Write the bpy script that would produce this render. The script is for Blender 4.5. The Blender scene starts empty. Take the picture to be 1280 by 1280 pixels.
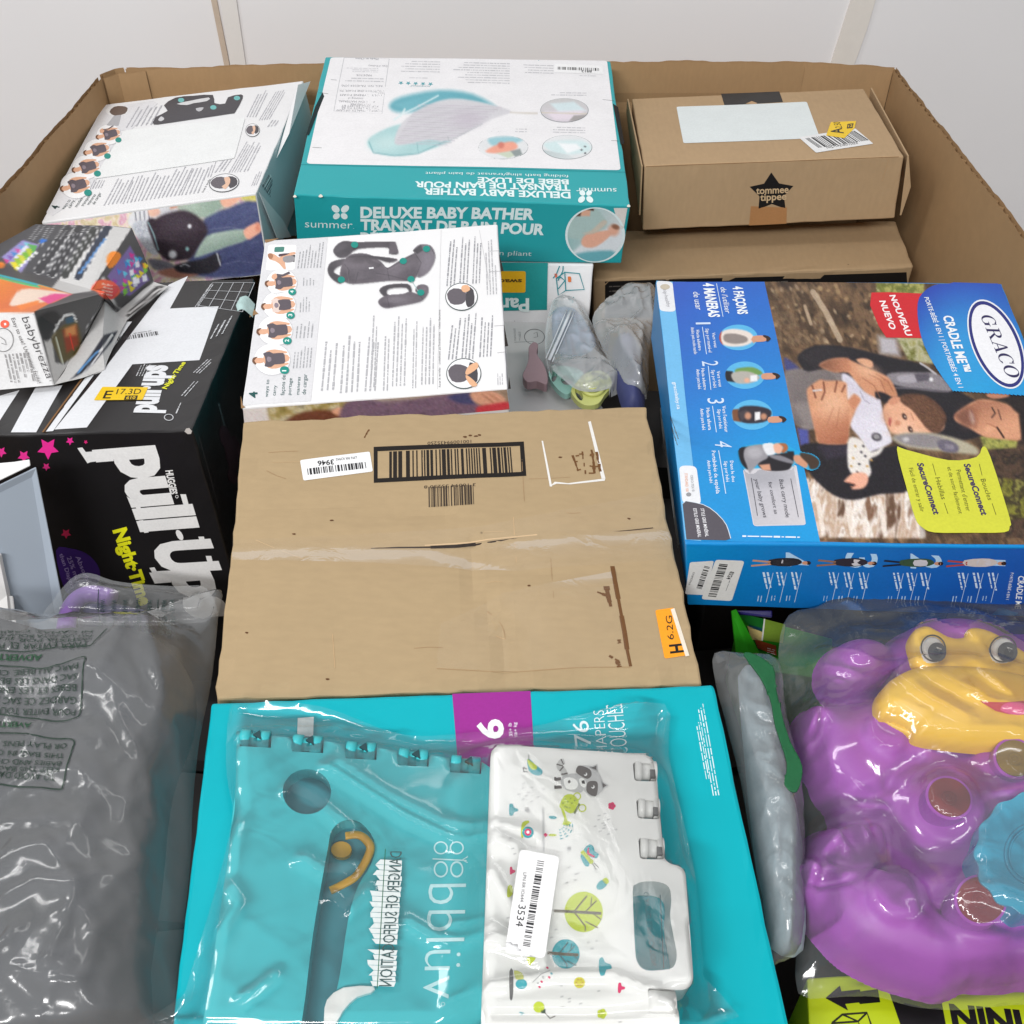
import bpy, bmesh, math, random
import numpy as np
from mathutils import Vector, Matrix, noise
from mathutils.geometry import tessellate_polygon
random.seed(4)
scene = bpy.context.scene
COL = scene.collection
# ------------------------------------------------------------------ camera, light, exposure
CAMZ = 1.5
FPX = 1282.0
PITCH = math.radians(41.9)
cam_data = bpy.data.cameras.new('camera'); cam = bpy.data.objects.new('camera', cam_data)
COL.objects.link(cam); scene.camera = cam
cam.location = (0, 0, CAMZ); cam.rotation_euler = (math.pi/2 - PITCH, 0, 0)
cam_data.sensor_width = 36.0; cam_data.sensor_fit = 'HORIZONTAL'; cam_data.lens = 36.0*FPX/1280.0
cam_data.clip_start = 0.02; cam_data.clip_end = 60
scene.view_settings.view_transform = 'Standard'; scene.view_settings.look = 'None'
scene.view_settings.exposure = 0.07; scene.view_settings.gamma = 1.0
scene.render.resolution_x = scene.render.resolution_y = 1024
world = bpy.data.worlds.new('World'); scene.world = world; world.use_nodes = True
world.node_tree.nodes['Background'].inputs[0].default_value = (0.96, 0.98, 1.0, 1)
world.node_tree.nodes['Background'].inputs[1].default_value = 0.25
scene.cycles.transparent_max_bounces = 24; scene.cycles.max_bounces = 10
scene.cycles.use_denoising = True

def lamp(name, loc, target, sx, sy, power, col=(1, .99, .98)):
    d = bpy.data.lights.new(name, 'AREA'); d.shape = 'RECTANGLE'; d.size = sx; d.size_y = sy; d.energy = power; d.color = col
    o = bpy.data.objects.new(name, d); COL.objects.link(o); o.location = loc
    o.rotation_euler = (Vector(target) - Vector(loc)).to_track_quat('-Z', 'Y').to_euler()
    o['kind'] = 'helper'
    return o
lamp('ceiling_tube_lamp', (-0.95, -1.75, 3.0), (0, .7, .9), 1.5, 0.24, 78)
lamp('ceiling_tube_lamp', (0.9, -1.3, 3.2), (0, .8, .9), 1.5, 0.24, 18)
lamp('ceiling_tube_lamp', (-1.6, 0.6, 3.1), (0, .7, .9), 0.24, 1.5, 18)
lamp('ceiling_tube_lamp', (0.35, 0.9, 3.4), (0, .6, .9), 1.4, 0.2, 4.5)

# ------------------------------------------------------------------ maths helpers
SP, CP = math.sin(PITCH), math.cos(PITCH)
CAM = Vector((0, 0, CAMZ))
def ray(px, py):
    u, v = (px-640)/FPX, (py-640)/FPX
    return Vector((u, CP - SP*v, -SP - CP*v))
def project(p):
    x, y, z = p[0], p[1], p[2]-CAMZ
    d = CP*y - SP*z
    return 640 + FPX*x/d, 640 - FPX*(SP*y + CP*z)/d
def at_depth(px, py, drop):           # point on the sight line, `drop` metres below the lens
    r = ray(px, py); return CAM + r*(drop/-r.z)
def at_y(px, py, y):
    r = ray(px, py); return CAM + r*(y/r.y)
def Zm(x0, y0, s):                    # coordinates read in an enlarged view -> photograph coordinates
    return lambda *q: [(x0 + q[i]/s, y0 + q[i+1]/s) for i in range(0, len(q), 2)]
def lin1(c):
    c = c/255.0
    return c/12.92 if c <= .04045 else ((c+.055)/1.055)**2.4
def lin(c, k=1.0):
    return tuple(min(.92, lin1(x)*k) for x in c[:3])

# ------------------------------------------------------------------ materials
MATS = {}
def newmat(name):
    m = bpy.data.materials.new(name); m.use_nodes = True
    return m, m.node_tree.nodes, m.node_tree.links, m.node_tree.nodes['Principled BSDF']
def N(nt, t, **kw):
    n = nt.new(t)
    for k, v in kw.items(): setattr(n, k, v)
    return n
def plain(name, col, rough=.5, spec=.5, noise_amt=.06, bump=.15, scale=60, coat=0, sss=0):
    if name in MATS: return MATS[name]
    m, nt, lk, b = newmat(name)
    tc = N(nt, 'ShaderNodeTexCoord')
    nz = N(nt, 'ShaderNodeTexNoise'); nz.inputs['Scale'].default_value = scale; nz.inputs['Detail'].default_value = 4
    lk.new(tc.outputs['Object'], nz.inputs['Vector'])
    r = N(nt, 'ShaderNodeMapRange'); r.inputs[3].default_value = 1-noise_amt; r.inputs[4].default_value = 1+noise_amt
    lk.new(nz.outputs['Fac'], r.inputs[0])
    mx = N(nt, 'ShaderNodeMix', data_type='RGBA', blend_type='MULTIPLY'); mx.inputs[0].default_value = 1
    mx.inputs[6].default_value = (*col, 1); lk.new(r.outputs[0], mx.inputs[7])
    lk.new(mx.outputs[2], b.inputs['Base Color'])
    b.inputs['Roughness'].default_value = rough; b.inputs['Specular IOR Level'].default_value = spec
    if coat: b.inputs['Coat Weight'].default_value = coat; b.inputs['Coat Roughness'].default_value = .08
    if bump:
        bp = N(nt, 'ShaderNodeBump'); bp.inputs['Strength'].default_value = bump; bp.inputs['Distance'].default_value = .002
        lk.new(nz.outputs['Fac'], bp.inputs['Height']); lk.new(bp.outputs[0], b.inputs['Normal'])
    MATS[name] = m
    return m
def print_mat(name, rough=.42, spec=.4):
    """Ink: colour per face from the mesh, with paper grain and faint scuffs."""
    if name in MATS: return MATS[name]
    m, nt, lk, b = newmat(name)
    at = N(nt, 'ShaderNodeAttribute', attribute_name='ink')
    tc = N(nt, 'ShaderNodeTexCoord')
    n1 = N(nt, 'ShaderNodeTexNoise'); n1.inputs['Scale'].default_value = 420; n1.inputs['Detail'].default_value = 2
    n2 = N(nt, 'ShaderNodeTexNoise'); n2.inputs['Scale'].default_value = 26; n2.inputs['Detail'].default_value = 6; n2.inputs['Roughness'].default_value = .7
    lk.new(tc.outputs['Object'], n1.inputs['Vector']); lk.new(tc.outputs['Object'], n2.inputs['Vector'])
    ad = N(nt, 'ShaderNodeMath', operation='ADD'); lk.new(n1.outputs['Fac'], ad.inputs[0]); lk.new(n2.outputs['Fac'], ad.inputs[1])
    r = N(nt, 'ShaderNodeMapRange'); r.inputs[1].default_value = .5; r.inputs[2].default_value = 1.5; r.inputs[3].default_value = .90; r.inputs[4].default_value = 1.08
    lk.new(ad.outputs[0], r.inputs[0])
    mx = N(nt, 'ShaderNodeMix', data_type='RGBA', blend_type='MULTIPLY'); mx.inputs[0].default_value = 1
    lk.new(at.outputs['Color'], mx.inputs[6]); lk.new(r.outputs[0], mx.inputs[7]); lk.new(mx.outputs[2], b.inputs['Base Color'])
    r2 = N(nt, 'ShaderNodeMapRange'); r2.inputs[3].default_value = rough-.1; r2.inputs[4].default_value = rough+.12
    lk.new(n2.outputs['Fac'], r2.inputs[0]); lk.new(r2.outputs[0], b.inputs['Roughness'])
    b.inputs['Specular IOR Level'].default_value = spec
    MATS[name] = m
    return m
def kraft(name, col, axis=0, dark=.55):
    """Corrugated board: fibres, faint flute lines along one axis, specks and broad stains."""
    if name in MATS: return MATS[name]
    m, nt, lk, b = newmat(name)
    tc = N(nt, 'ShaderNodeTexCoord')
    mp = N(nt, 'ShaderNodeMapping'); sc = [70, 70, 70]; sc[axis] = 190; mp.inputs['Scale'].default_value = sc
    lk.new(tc.outputs['Object'], mp.inputs['Vector'])
    fib = N(nt, 'ShaderNodeTexNoise'); fib.inputs['Scale'].default_value = 1; fib.inputs['Detail'].default_value = 5; lk.new(mp.outputs[0], fib.inputs['Vector'])
    br = N(nt, 'ShaderNodeTexNoise'); br.inputs['Scale'].default_value = 9; br.inputs['Detail'].default_value = 7; br.inputs['Roughness'].default_value = .65
    lk.new(tc.outputs['Object'], br.inputs['Vector'])
    sp = N(nt, 'ShaderNodeTexVoronoi'); sp.inputs['Scale'].default_value = 42; lk.new(tc.outputs['Object'], sp.inputs['Vector'])
    w = N(nt, 'ShaderNodeTexWave', bands_direction='XYZ'[axis]); w.inputs['Scale'].default_value = 38; w.inputs['Distortion'].default_value = 2; w.inputs['Detail'].default_value = 2
    lk.new(tc.outputs['Object'], w.inputs['Vector'])
    cr = N(nt, 'ShaderNodeValToRGB'); e = cr.color_ramp.elements
    e[0].position = .25; e[0].color = (*[c*.88 for c in col], 1); e[1].position = .78; e[1].color = (*[min(.9, c*1.08) for c in col], 1)
    a1 = N(nt, 'ShaderNodeMath', operation='MULTIPLY_ADD'); a1.inputs[1].default_value = .38
    lk.new(fib.outputs['Fac'], a1.inputs[0])
    b2 = N(nt, 'ShaderNodeMath', operation='MULTIPLY'); b2.inputs[1].default_value = .5; lk.new(br.outputs['Fac'], b2.inputs[0])
    lk.new(b2.outputs[0], a1.inputs[2])
    wv = N(nt, 'ShaderNodeMath', operation='MULTIPLY_ADD'); wv.inputs[1].default_value = .025; lk.new(w.outputs['Fac'], wv.inputs[0]); lk.new(a1.outputs[0], wv.inputs[2])
    lk.new(wv.outputs[0], cr.inputs[0])
    spk = N(nt, 'ShaderNodeMapRange'); spk.inputs[1].default_value = .035; spk.inputs[2].default_value = .07; lk.new(sp.outputs['Distance'], spk.inputs[0])
    sel = N(nt, 'ShaderNodeMath', operation='GREATER_THAN'); sel.inputs[1].default_value = .80
    sr = N(nt, 'ShaderNodeSeparateColor'); lk.new(sp.outputs['Color'], sr.inputs[0]); lk.new(sr.outputs[0], sel.inputs[0])
    inv = N(nt, 'ShaderNodeMath', operation='SUBTRACT'); inv.inputs[0].default_value = 1; lk.new(spk.outputs[0], inv.inputs[1])
    mm = N(nt, 'ShaderNodeMath', operation='MULTIPLY'); lk.new(inv.outputs[0], mm.inputs[0]); lk.new(sel.outputs[0], mm.inputs[1])
    mx = N(nt, 'ShaderNodeMix', data_type='RGBA'); lk.new(mm.outputs[0], mx.inputs[0]); lk.new(cr.outputs[0], mx.inputs[6]); mx.inputs[7].default_value = (*[c*dark for c in col], 1)
    lk.new(mx.outputs[2], b.inputs['Base Color'])
    b.inputs['Roughness'].default_value = .72; b.inputs['Specular IOR Level'].default_value = .25
    bp = N(nt, 'ShaderNodeBump'); bp.inputs['Strength'].default_value = .16; bp.inputs['Distance'].default_value = .0012
    lk.new(wv.outputs[0], bp.inputs['Height']); lk.new(bp.outputs[0], b.inputs['Normal'])
    MATS[name] = m
    return m
def film_mat(name, tint=(1, 1, 1), haze=.07, gloss=1.0, rough=.09, bscale=38, bstr=.5):
    """Thin clear plastic film: mostly see-through, a little milky, mirror-like on the creases."""
    if name in MATS: return MATS[name]
    m, nt, lk, b = newmat(name); nt.remove(b); out = nt['Material Output']
    tc = N(nt, 'ShaderNodeTexCoord')
    nz = N(nt, 'ShaderNodeTexNoise'); nz.inputs['Scale'].default_value = bscale; nz.inputs['Detail'].default_value = 3; nz.inputs['Distortion'].default_value = 1.2
    vo = N(nt, 'ShaderNodeTexVoronoi', feature='DISTANCE_TO_EDGE'); vo.inputs['Scale'].default_value = bscale*.5
    mpn = N(nt, 'ShaderNodeMix', data_type='VECTOR'); mpn.inputs[0].default_value = .12
    lk.new(tc.outputs['Object'], mpn.inputs[4]); lk.new(nz.outputs['Color'], mpn.inputs[5])
    lk.new(tc.outputs['Object'], nz.inputs['Vector']); lk.new(mpn.outputs[1], vo.inputs['Vector'])
    mr = N(nt, 'ShaderNodeMapRange'); mr.inputs[2].default_value = .12; lk.new(vo.outputs['Distance'], mr.inputs[0])
    ad = N(nt, 'ShaderNodeMath', operation='MULTIPLY_ADD'); ad.inputs[1].default_value = .8; lk.new(nz.outputs['Fac'], ad.inputs[0]); lk.new(mr.outputs[0], ad.inputs[2])
    bp = N(nt, 'ShaderNodeBump'); bp.inputs['Strength'].default_value = bstr; bp.inputs['Distance'].default_value = .004; lk.new(ad.outputs[0], bp.inputs['Height'])
    tr = N(nt, 'ShaderNodeBsdfTransparent'); tr.inputs[0].default_value = (*tint, 1)
    df = N(nt, 'ShaderNodeBsdfDiffuse'); df.inputs[0].default_value = (.85, .88, .9, 1); lk.new(bp.outputs[0], df.inputs['Normal'])
    gl = N(nt, 'ShaderNodeBsdfGlossy'); gl.inputs['Roughness'].default_value = rough; gl.inputs[0].default_value = (1, 1, 1, 1); lk.new(bp.outputs[0], gl.inputs['Normal'])
    m1 = N(nt, 'ShaderNodeMixShader'); m1.inputs[0].default_value = haze; lk.new(tr.outputs[0], m1.inputs[1]); lk.new(df.outputs[0], m1.inputs[2])
    fr = N(nt, 'ShaderNodeFresnel'); fr.inputs[0].default_value = 1.5; lk.new(bp.outputs[0], fr.inputs['Normal'])
    fm = N(nt, 'ShaderNodeMath', operation='MULTIPLY', use_clamp=True); fm.inputs[1].default_value = gloss*1.5; lk.new(fr.outputs[0], fm.inputs[0])
    m2 = N(nt, 'ShaderNodeMixShader'); lk.new(fm.outputs[0], m2.inputs[0]); lk.new(m1.outputs[0], m2.inputs[1]); lk.new(gl.outputs[0], m2.inputs[2])
    lk.new(m2.outputs[0], out.inputs[0])
    MATS[name] = m
    return m

# ------------------------------------------------------------------ object helpers
def tag(o, label=None, cat=None, group=None, kind=None):
    for k, v in (('label', label), ('category', cat), ('group', group), ('kind', kind)):
        if v: o[k] = v
    return o
def wloc(o):
    p = Vector(o.location)
    while o.parent: o = o.parent; p += o.location
    return p
def warp(p, a=.0009, f=7.0):
    n = noise.noise_vector(Vector(p)*f)
    return Vector(p) + n*a
def link_mesh(name, me, mats, parent=None, origin=None, smooth=False):
    o = bpy.data.objects.new(name, me); COL.objects.link(o)
    for m in (mats if isinstance(mats, (list, tuple)) else [mats]): me.materials.append(m)
    off = Vector(origin) if origin is not None else Vector((0, 0, 0))
    if parent is not None: o.parent = parent; off = wloc(parent)
    elif origin is not None: o.location = off
    if off.length > 0: me.transform(Matrix.Translation(-off))
    if smooth: me.polygons.foreach_set('use_smooth', [True]*len(me.polygons))
    return o
def from_bm(name, bm, mats, parent=None, origin=None, smooth=False):
    me = bpy.data.meshes.new(name); bm.to_mesh(me); bm.free()
    return link_mesh(name, me, mats, parent, origin, smooth)
def from_vf(name, v, f, mats, parent=None, origin=None, smooth=False):
    me = bpy.data.meshes.new(name); me.from_pydata([tuple(p) for p in v], [], f); me.update()
    return link_mesh(name, me, mats, parent, origin, smooth)
def empty(name, loc):
    o = bpy.data.objects.new(name, None); COL.objects.link(o); o.location = loc; o.empty_display_size = .05
    return o

class Face:
    """A flat face of a thing: a point, an outward normal and in-plane axes."""
    def __init__(s, o, n, ex):
        s.o = Vector(o); s.n = Vector(n).normalized(); s.ex = (Vector(ex) - s.n*Vector(ex).dot(s.n)).normalized(); s.ey = s.n.cross(s.ex)
    def hit(s, px, py):
        r = ray(px, py); return CAM + r*((s.o - CAM).dot(s.n)/r.dot(s.n))
    def uv(s, px, py):
        d = s.hit(px, py) - s.o; return Vector((d.dot(s.ex), d.dot(s.ey)))
    def P(s, u, v, h=0.0):
        return s.o + s.ex*u + s.ey*v + s.n*h
def quad_face(a, b, c, flip=False):   # a,b along ex; c the third point
    n = (b-a).cross(c-a)
    return Face(a, -n if flip else n, b-a)

class HexBox:
    """A carton as a hexahedron: top corners sit on the fitted top plane, side edges run down the fitted axis."""
    def __init__(s, fit, px, h=None, z0=CAMZ):
        x, y, z, rx, ry, rz, w, d, hh = fit
        Rm = Matrix.Rotation(rz, 3, 'Z') @ Matrix.Rotation(ry, 3, 'Y') @ Matrix.Rotation(rx, 3, 'X')
        s.o = Vector((x, y, z + z0)); s.X, s.Y, s.Z = Rm.col[0], Rm.col[1], Rm.col[2]; h = h or hh; s.h = h
        c = {k: s.o + s.X*(w*i) + s.Y*(d*j) for k, (i, j) in dict(FL=(0, 0), FR=(1, 0), BR=(1, 1), BL=(0, 1)).items()}
        topf = Face(s.o, s.Z, s.X)
        for k in c:
            if 'T'+k in px: c[k] = topf.hit(*px['T'+k])
        s.T = c
        s.D = {k: -s.Z*h for k in c}
        s.B = {k: c[k] + s.D[k] for k in c}
        s.top = Face(c['FL'], s.Z, c['FR'] - c['FL'])
        fn = (c['FR'] - c['FL']).cross(s.Z)
        if 'BFR' in px or 'BFL' in px:
            # lean of the front face is kept from the fit, the bottom corners slide within it
            f = Face(c['FL'], fn, c['FR'] - c['FL'])
            for k in ('FL', 'FR'):
                if 'B'+k in px: s.B[k] = f.hit(*px['B'+k])
        s.front = Face(c['FL'], fn, c['FR'] - c['FL'])
        s.right = quad_face(c['FR'], c['BR'], s.B['FR'], True)
        s.left = quad_face(c['FL'], c['BL'], s.B['FL'])
    def verts(s):
        return [s.B[k] for k in ('FL', 'FR', 'BR', 'BL')] + [s.T[k] for k in ('FL', 'FR', 'BR', 'BL')]
    def base(s):
        return sum((s.B[k] for k in s.B), Vector())/4
FACES6 = [(3, 2, 1, 0), (4, 5, 6, 7), (0, 1, 5, 4), (1, 2, 6, 5), (2, 3, 7, 6), (3, 0, 4, 7)]   # bottom top front right back left
def box_mesh(name, verts, mats, slots=(0, 0, 0, 0, 0, 0), bevel=.0018, step=.02, wamp=.0009, parent=None, origin=None, rough_edges=.0006, deform=None):
    bm = bmesh.new(); vs = [bm.verts.new(v) for v in verts]
    for f, m in zip(FACES6, slots):
        fc = bm.faces.new([vs[i] for i in f]); fc.material_index = m
    bmesh.ops.recalc_face_normals(bm, faces=bm.faces[:])
    if bevel: bmesh.ops.bevel(bm, geom=bm.edges[:], offset=bevel, segments=2, profile=.5, affect='EDGES')
    ax = [(Vector(verts[1])-Vector(verts[0])), (Vector(verts[3])-Vector(verts[0])), (Vector(verts[4])-Vector(verts[0]))]
    o = Vector(verts[0])
    for a in ax:
        L = a.length; n = max(1, int(L/step)); a = a.normalized()
        for i in range(1, n):
            bmesh.ops.bisect_plane(bm, geom=bm.verts[:]+bm.edges[:]+bm.faces[:], plane_co=o + a*(L*i/n), plane_no=a)
    for v in bm.verts:
        if rough_edges and not v.is_boundary:
            ns = [f.normal for f in v.link_faces]
            if any(ns[0].dot(q) < .93 for q in ns):     # wear along the folded edges only
                v.co += noise.noise_vector(v.co*95)*rough_edges
    for v in bm.verts:
        v.co = warp(v.co, wamp)
        if deform: v.co = deform(v.co)
    return from_bm(name, bm, mats, parent, origin, smooth=False)

# ------------------------------------------------------------------ printing on faces
_GL = {}
def glyphs(txt, weight=0.0, res=3):
    k = (txt, weight, res)
    if k in _GL: return _GL[k]
    cu = bpy.data.curves.new('lettering', 'FONT'); cu.body = txt; cu.resolution_u = res; cu.offset = weight; cu.fill_mode = 'FRONT'
    ob = bpy.data.objects.new('lettering', cu)
    me = ob.to_mesh()
    v = [(p.co.x, p.co.y) for p in me.vertices]; f = [tuple(p.vertices) for p in me.polygons]
    ob.to_mesh_clear(); bpy.data.objects.remove(ob); bpy.data.curves.remove(cu)
    _GL[k] = (v, f); return _GL[k]
CAPH = None
def in_poly(X, Y, pts):
    ins = np.zeros(X.shape, bool); n = len(pts)
    for i in range(n):
        x1, y1 = pts[i]; x2, y2 = pts[(i+1) % n]
        if y1 == y2: continue
        c = ((y1 > Y) != (y2 > Y)) & (X < (x2-x1)*(Y-y1)/(y2-y1)+x1); ins ^= c
    return ins
def edge_dist(X, Y, pts):
    d = np.full(X.shape, 1e9); n = len(pts)
    for i in range(n):
        x1, y1 = pts[i]; x2, y2 = pts[(i+1) % n]; dx, dy = x2-x1, y2-y1; q = dx*dx+dy*dy or 1e-9
        t = np.clip(((X-x1)*dx+(Y-y1)*dy)/q, 0, 1); d = np.minimum(d, np.hypot(X-x1-t*dx, Y-y1-t*dy))
    return d
def smooth_poly(pts, n=4):           # rounded closed outline through the points
    out = []; m = len(pts)
    for i in range(m):
        p0, p1, p2, p3 = (pts[(i+k-1) % m] for k in range(4))
        for j in range(n):
            t = j/n
            out.append(tuple(.5*((2*p1[a]) + (-p0[a]+p2[a])*t + (2*p0[a]-5*p1[a]+4*p2[a]-p3[a])*t*t + (-p0[a]+3*p1[a]-3*p2[a]+p3[a])*t**3) for a in (0, 1)))
    return out
def smooth_line(pts, n=4):
    out = []; m = len(pts)
    for i in range(m-1):
        p0, p1, p2, p3 = pts[max(0, i-1)], pts[i], pts[i+1], pts[min(m-1, i+2)]
        for j in range(n):
            t = j/n
            out.append(tuple(.5*((2*p1[a]) + (-p0[a]+p2[a])*t + (2*p0[a]-5*p1[a]+4*p2[a]-p3[a])*t*t + (-p0[a]+3*p1[a]-3*p2[a]+p3[a])*t**3) for a in (0, 1)))
    return out + [pts[-1]]
def ell(cx, cy, rx, ry, rot=0, n=28):
    c, s = math.cos(math.radians(rot)), math.sin(math.radians(rot))
    return [(cx + rx*math.cos(a)*c - ry*math.sin(a)*s, cy + rx*math.cos(a)*s + ry*math.sin(a)*c) for a in (2*math.pi*i/n for i in range(n))]
def vnoise(X, Y, seed=0):
    r = np.random.RandomState(seed); G = r.rand(64, 64)
    xi = np.floor(X).astype(int); yi = np.floor(Y).astype(int); fx = X-xi; fy = Y-yi; fx = fx*fx*(3-2*fx); fy = fy*fy*(3-2*fy)
    g = lambda a, b: G[a % 64, b % 64]
    return (g(xi, yi)*(1-fx)+g(xi+1, yi)*fx)*(1-fy) + (g(xi, yi+1)*(1-fx)+g(xi+1, yi+1)*fx)*fy

class Print:
    """Flat print on one face: text, shapes and pictures laid on the board a fraction of a millimetre up."""
    BASE, STEP = .0003, .00015
    def __init__(s, face, k=1.0, base=0.0):
        s.f = face; s.v = []; s.fc = []; s.c = []; s.vc = {}; s.L = 0; s.k = k; s.b0 = base; s.pc = []; s.piece = 0; s.auto = True
    def new(s): s.piece += 1; s.auto = False; return s
    def h(s): return s.b0 + s.BASE + s.STEP*s.L
    def _add(s, uv, faces, col):
        b = len(s.v); h = s.h()
        s.v += [s.f.P(p[0], p[1], h) for p in uv]
        c = lin(col, s.k)
        for q in faces: s.fc.append(tuple(b+i for i in q)); s.c.append(c); s.pc.append(s.piece)
    def uvpoly(s, uv, col, holes=()):
        loops = [[Vector((p[0], p[1], 0)) for p in uv]] + [[Vector((p[0], p[1], 0)) for p in hh] for hh in holes]
        flat = [p for l in loops for p in l]
        s._add([(p.x, p.y) for p in flat], tessellate_polygon(loops), col); return s
    def poly(s, pts, col, holes=()):
        return s.uvpoly([s.f.uv(*p) for p in pts], col, [[s.f.uv(*p) for p in hh] for hh in holes])
    def rpoly(s, pts, col, r=.004, n=4):   # polygon with rounded corners, radius in metres
        uv = [s.f.uv(*p) for p in pts]; out = []; m = len(uv)
        for i in range(m):
            a, b, c = uv[i-1], uv[i], uv[(i+1) % m]; d1 = (a-b); d2 = (c-b); rr = min(r, d1.length*.45, d2.length*.45)
            p, q = b + d1.normalized()*rr, b + d2.normalized()*rr
            for j in range(n+1):
                t = j/n; out.append((p*(1-t)**2 + b*(2*t*(1-t)) + q*t*t))
        return s.uvpoly(out, col)
    def ell(s, cx, cy, rx, ry, col, rot=0, n=24): return s.poly(ell(cx, cy, rx, ry, rot, n), col)
    def ring(s, cx, cy, rx, ry, w, col, rot=0, n=32):
        return s.poly(ell(cx, cy, rx, ry, rot, n), col, [ell(cx, cy, rx-w, ry-w*ry/rx, rot, n)])
    def line(s, pts, w, col):             # w = width in metres
        uv = [s.f.uv(*p) for p in pts]; vs = []; n = len(uv)
        for i in range(n):
            t = (uv[min(n-1, i+1)] - uv[max(0, i-1)]); t = t.normalized() if t.length > 0 else Vector((1, 0)); q = Vector((-t.y, t.x))*(w/2)
            vs += [uv[i]+q, uv[i]-q]
        s._add(vs, [(2*i, 2*i+1, 2*i+3, 2*i+2) for i in range(n-1)], col); return s
    def text(s, txt, a, b, c, col, weight=0.0, res=3, shear=0.0):
        """baseline from a to b, c above a at capital height (photograph coordinates)"""
        global CAPH
        if CAPH is None: CAPH = max(p[1] for p in glyphs('H')[0])
        v, f = glyphs(txt, weight, res)
        if not v: return s
        x0 = min(p[0] for p in v); x1 = max(p[0] for p in v)
        if s.auto: s.piece += 1
        A, B, C = s.f.uv(*a), s.f.uv(*b), s.f.uv(*c); U = (B-A)/(x1-x0); V = (C-A)/CAPH
        s._add([A + U*(p[0]-x0+shear*p[1]) + V*p[1] for p in v], f, col); return s
    def greek(s, a, b, c, n, col, fill=.4, seed=1, ragged=.3):
        """n lines of print too small to read: word-long dashes filling the parallelogram a-b (line direction), a-c (across the lines)"""
        rnd = random.Random(seed); A, B, C = s.f.uv(*a), s.f.uv(*b), s.f.uv(*c); U, V = B-A, C-A
        for i in range(n):
            t0 = (i+.5-fill/2)/n; t1 = (i+.5+fill/2)/n; x = 0; end = 1-rnd.random()*ragged; L = U.length
            while x < end:
                w = min(end-x, (rnd.randint(2, 9)*.0011)/L)
                if w > .0008/L:
                    j = rnd.random()*.25*(t1-t0)
                    q = [A+U*x+V*(t0+j), A+U*(x+w)+V*(t0+j), A+U*(x+w)+V*(t1-j), A+U*x+V*(t1-j)]
                    s._add(q, [(0, 1, 2, 3)], col)
                x += w + .0011/L
        return s
    def barcode(s, a, b, c, col=(25, 25, 28), n=42, seed=3):
        """bars spread from a to b, each as long as a-c"""
        rnd = random.Random(seed); A, B, C = s.f.uv(*a), s.f.uv(*b), s.f.uv(*c); U, V = B-A, C-A
        w = [rnd.choice((1, 1, 1, 2, 2, 3)) for _ in range(n)]; tot = sum(w); x = 0
        for i, k in enumerate(w):
            if i % 2 == 0: s._add([A+U*(x/tot), A+U*((x+k)/tot), A+U*((x+k)/tot)+V, A+U*(x/tot)+V], [(0, 1, 2, 3)], col)
            x += k
        return s
    def picture(s, quad, nx, ny, paint, disc=False, clip=None, soft=1, grain=0, only=False):
        """a printed photograph: a fine sheet of small faces, coloured by paint(canvas); quad = 4 corners in the photograph"""
        uv = [s.f.uv(*p) for p in quad]
        src = np.array([[0, 0], [1, 0], [1, 1], [0, 1]], float); dst = np.array([[p.x, p.y] for p in uv])
        M = []; r = []
        for (x, y), (X, Y) in zip(src, dst):
            M += [[x, y, 1, 0, 0, 0, -x*X, -y*X], [0, 0, 0, x, y, 1, -x*Y, -y*Y]]; r += [X, Y]
        H = np.linalg.solve(np.array(M), np.array(r))
        g = np.stack(np.meshgrid(np.linspace(0, 1, nx+1), np.linspace(0, 1, ny+1)), -1).reshape(-1, 2)
        if disc:
            q = g*2-1; g = np.stack([q[:, 0]*np.sqrt(1-q[:, 1]**2/2), q[:, 1]*np.sqrt(1-q[:, 0]**2/2)], -1)*.5+.5
        w = H[6]*g[:, 0]+H[7]*g[:, 1]+1; UVx = (H[0]*g[:, 0]+H[1]*g[:, 1]+H[2])/w; UVy = (H[3]*g[:, 0]+H[4]*g[:, 1]+H[5])/w
        h = s.h(); b = len(s.v); pts = [s.f.P(x, y, h) for x, y in zip(UVx, UVy)]; s.v += pts
        px = np.array([project(p) for p in pts]); cv = Canvas(px[:, 0], px[:, 1]); paint(cv)
        if soft and not disc:
            q = cv.a.reshape(ny+1, nx+1, 3); rs = np.random.RandomState(7)
            for _ in range(soft):
                p = np.pad(q, ((1, 1), (1, 1), (0, 0)), mode='edge'); q = (p[:-2, 1:-1]+p[2:, 1:-1]+p[1:-1, :-2]+p[1:-1, 2:]+4*q)/8
            g = rs.normal(0, 1, q.shape[:2])[..., None]*grain+rs.normal(0, .4, q.shape)*grain; cv.a = (q+g).reshape(-1, 3)
        L = np.clip(cv.a/255.0, 0, 1); L = np.where(L <= .04045, L/12.92, ((L+.055)/1.055)**2.4)*s.k
        keep = in_poly(px[:, 0], px[:, 1], clip) if clip else (cv.m > .45 if only else None)
        for j in range(ny):
            for i in range(nx):
                q = (j*(nx+1)+i, j*(nx+1)+i+1, (j+1)*(nx+1)+i+1, (j+1)*(nx+1)+i)
                if keep is not None and not keep[list(q)].any(): continue
                s.fc.append(tuple(b+t for t in q)); s.c.append(None); s.pc.append(s.piece)
                s.vc[len(s.fc)-1] = [tuple(L[t]) for t in q]
        return s
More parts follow.
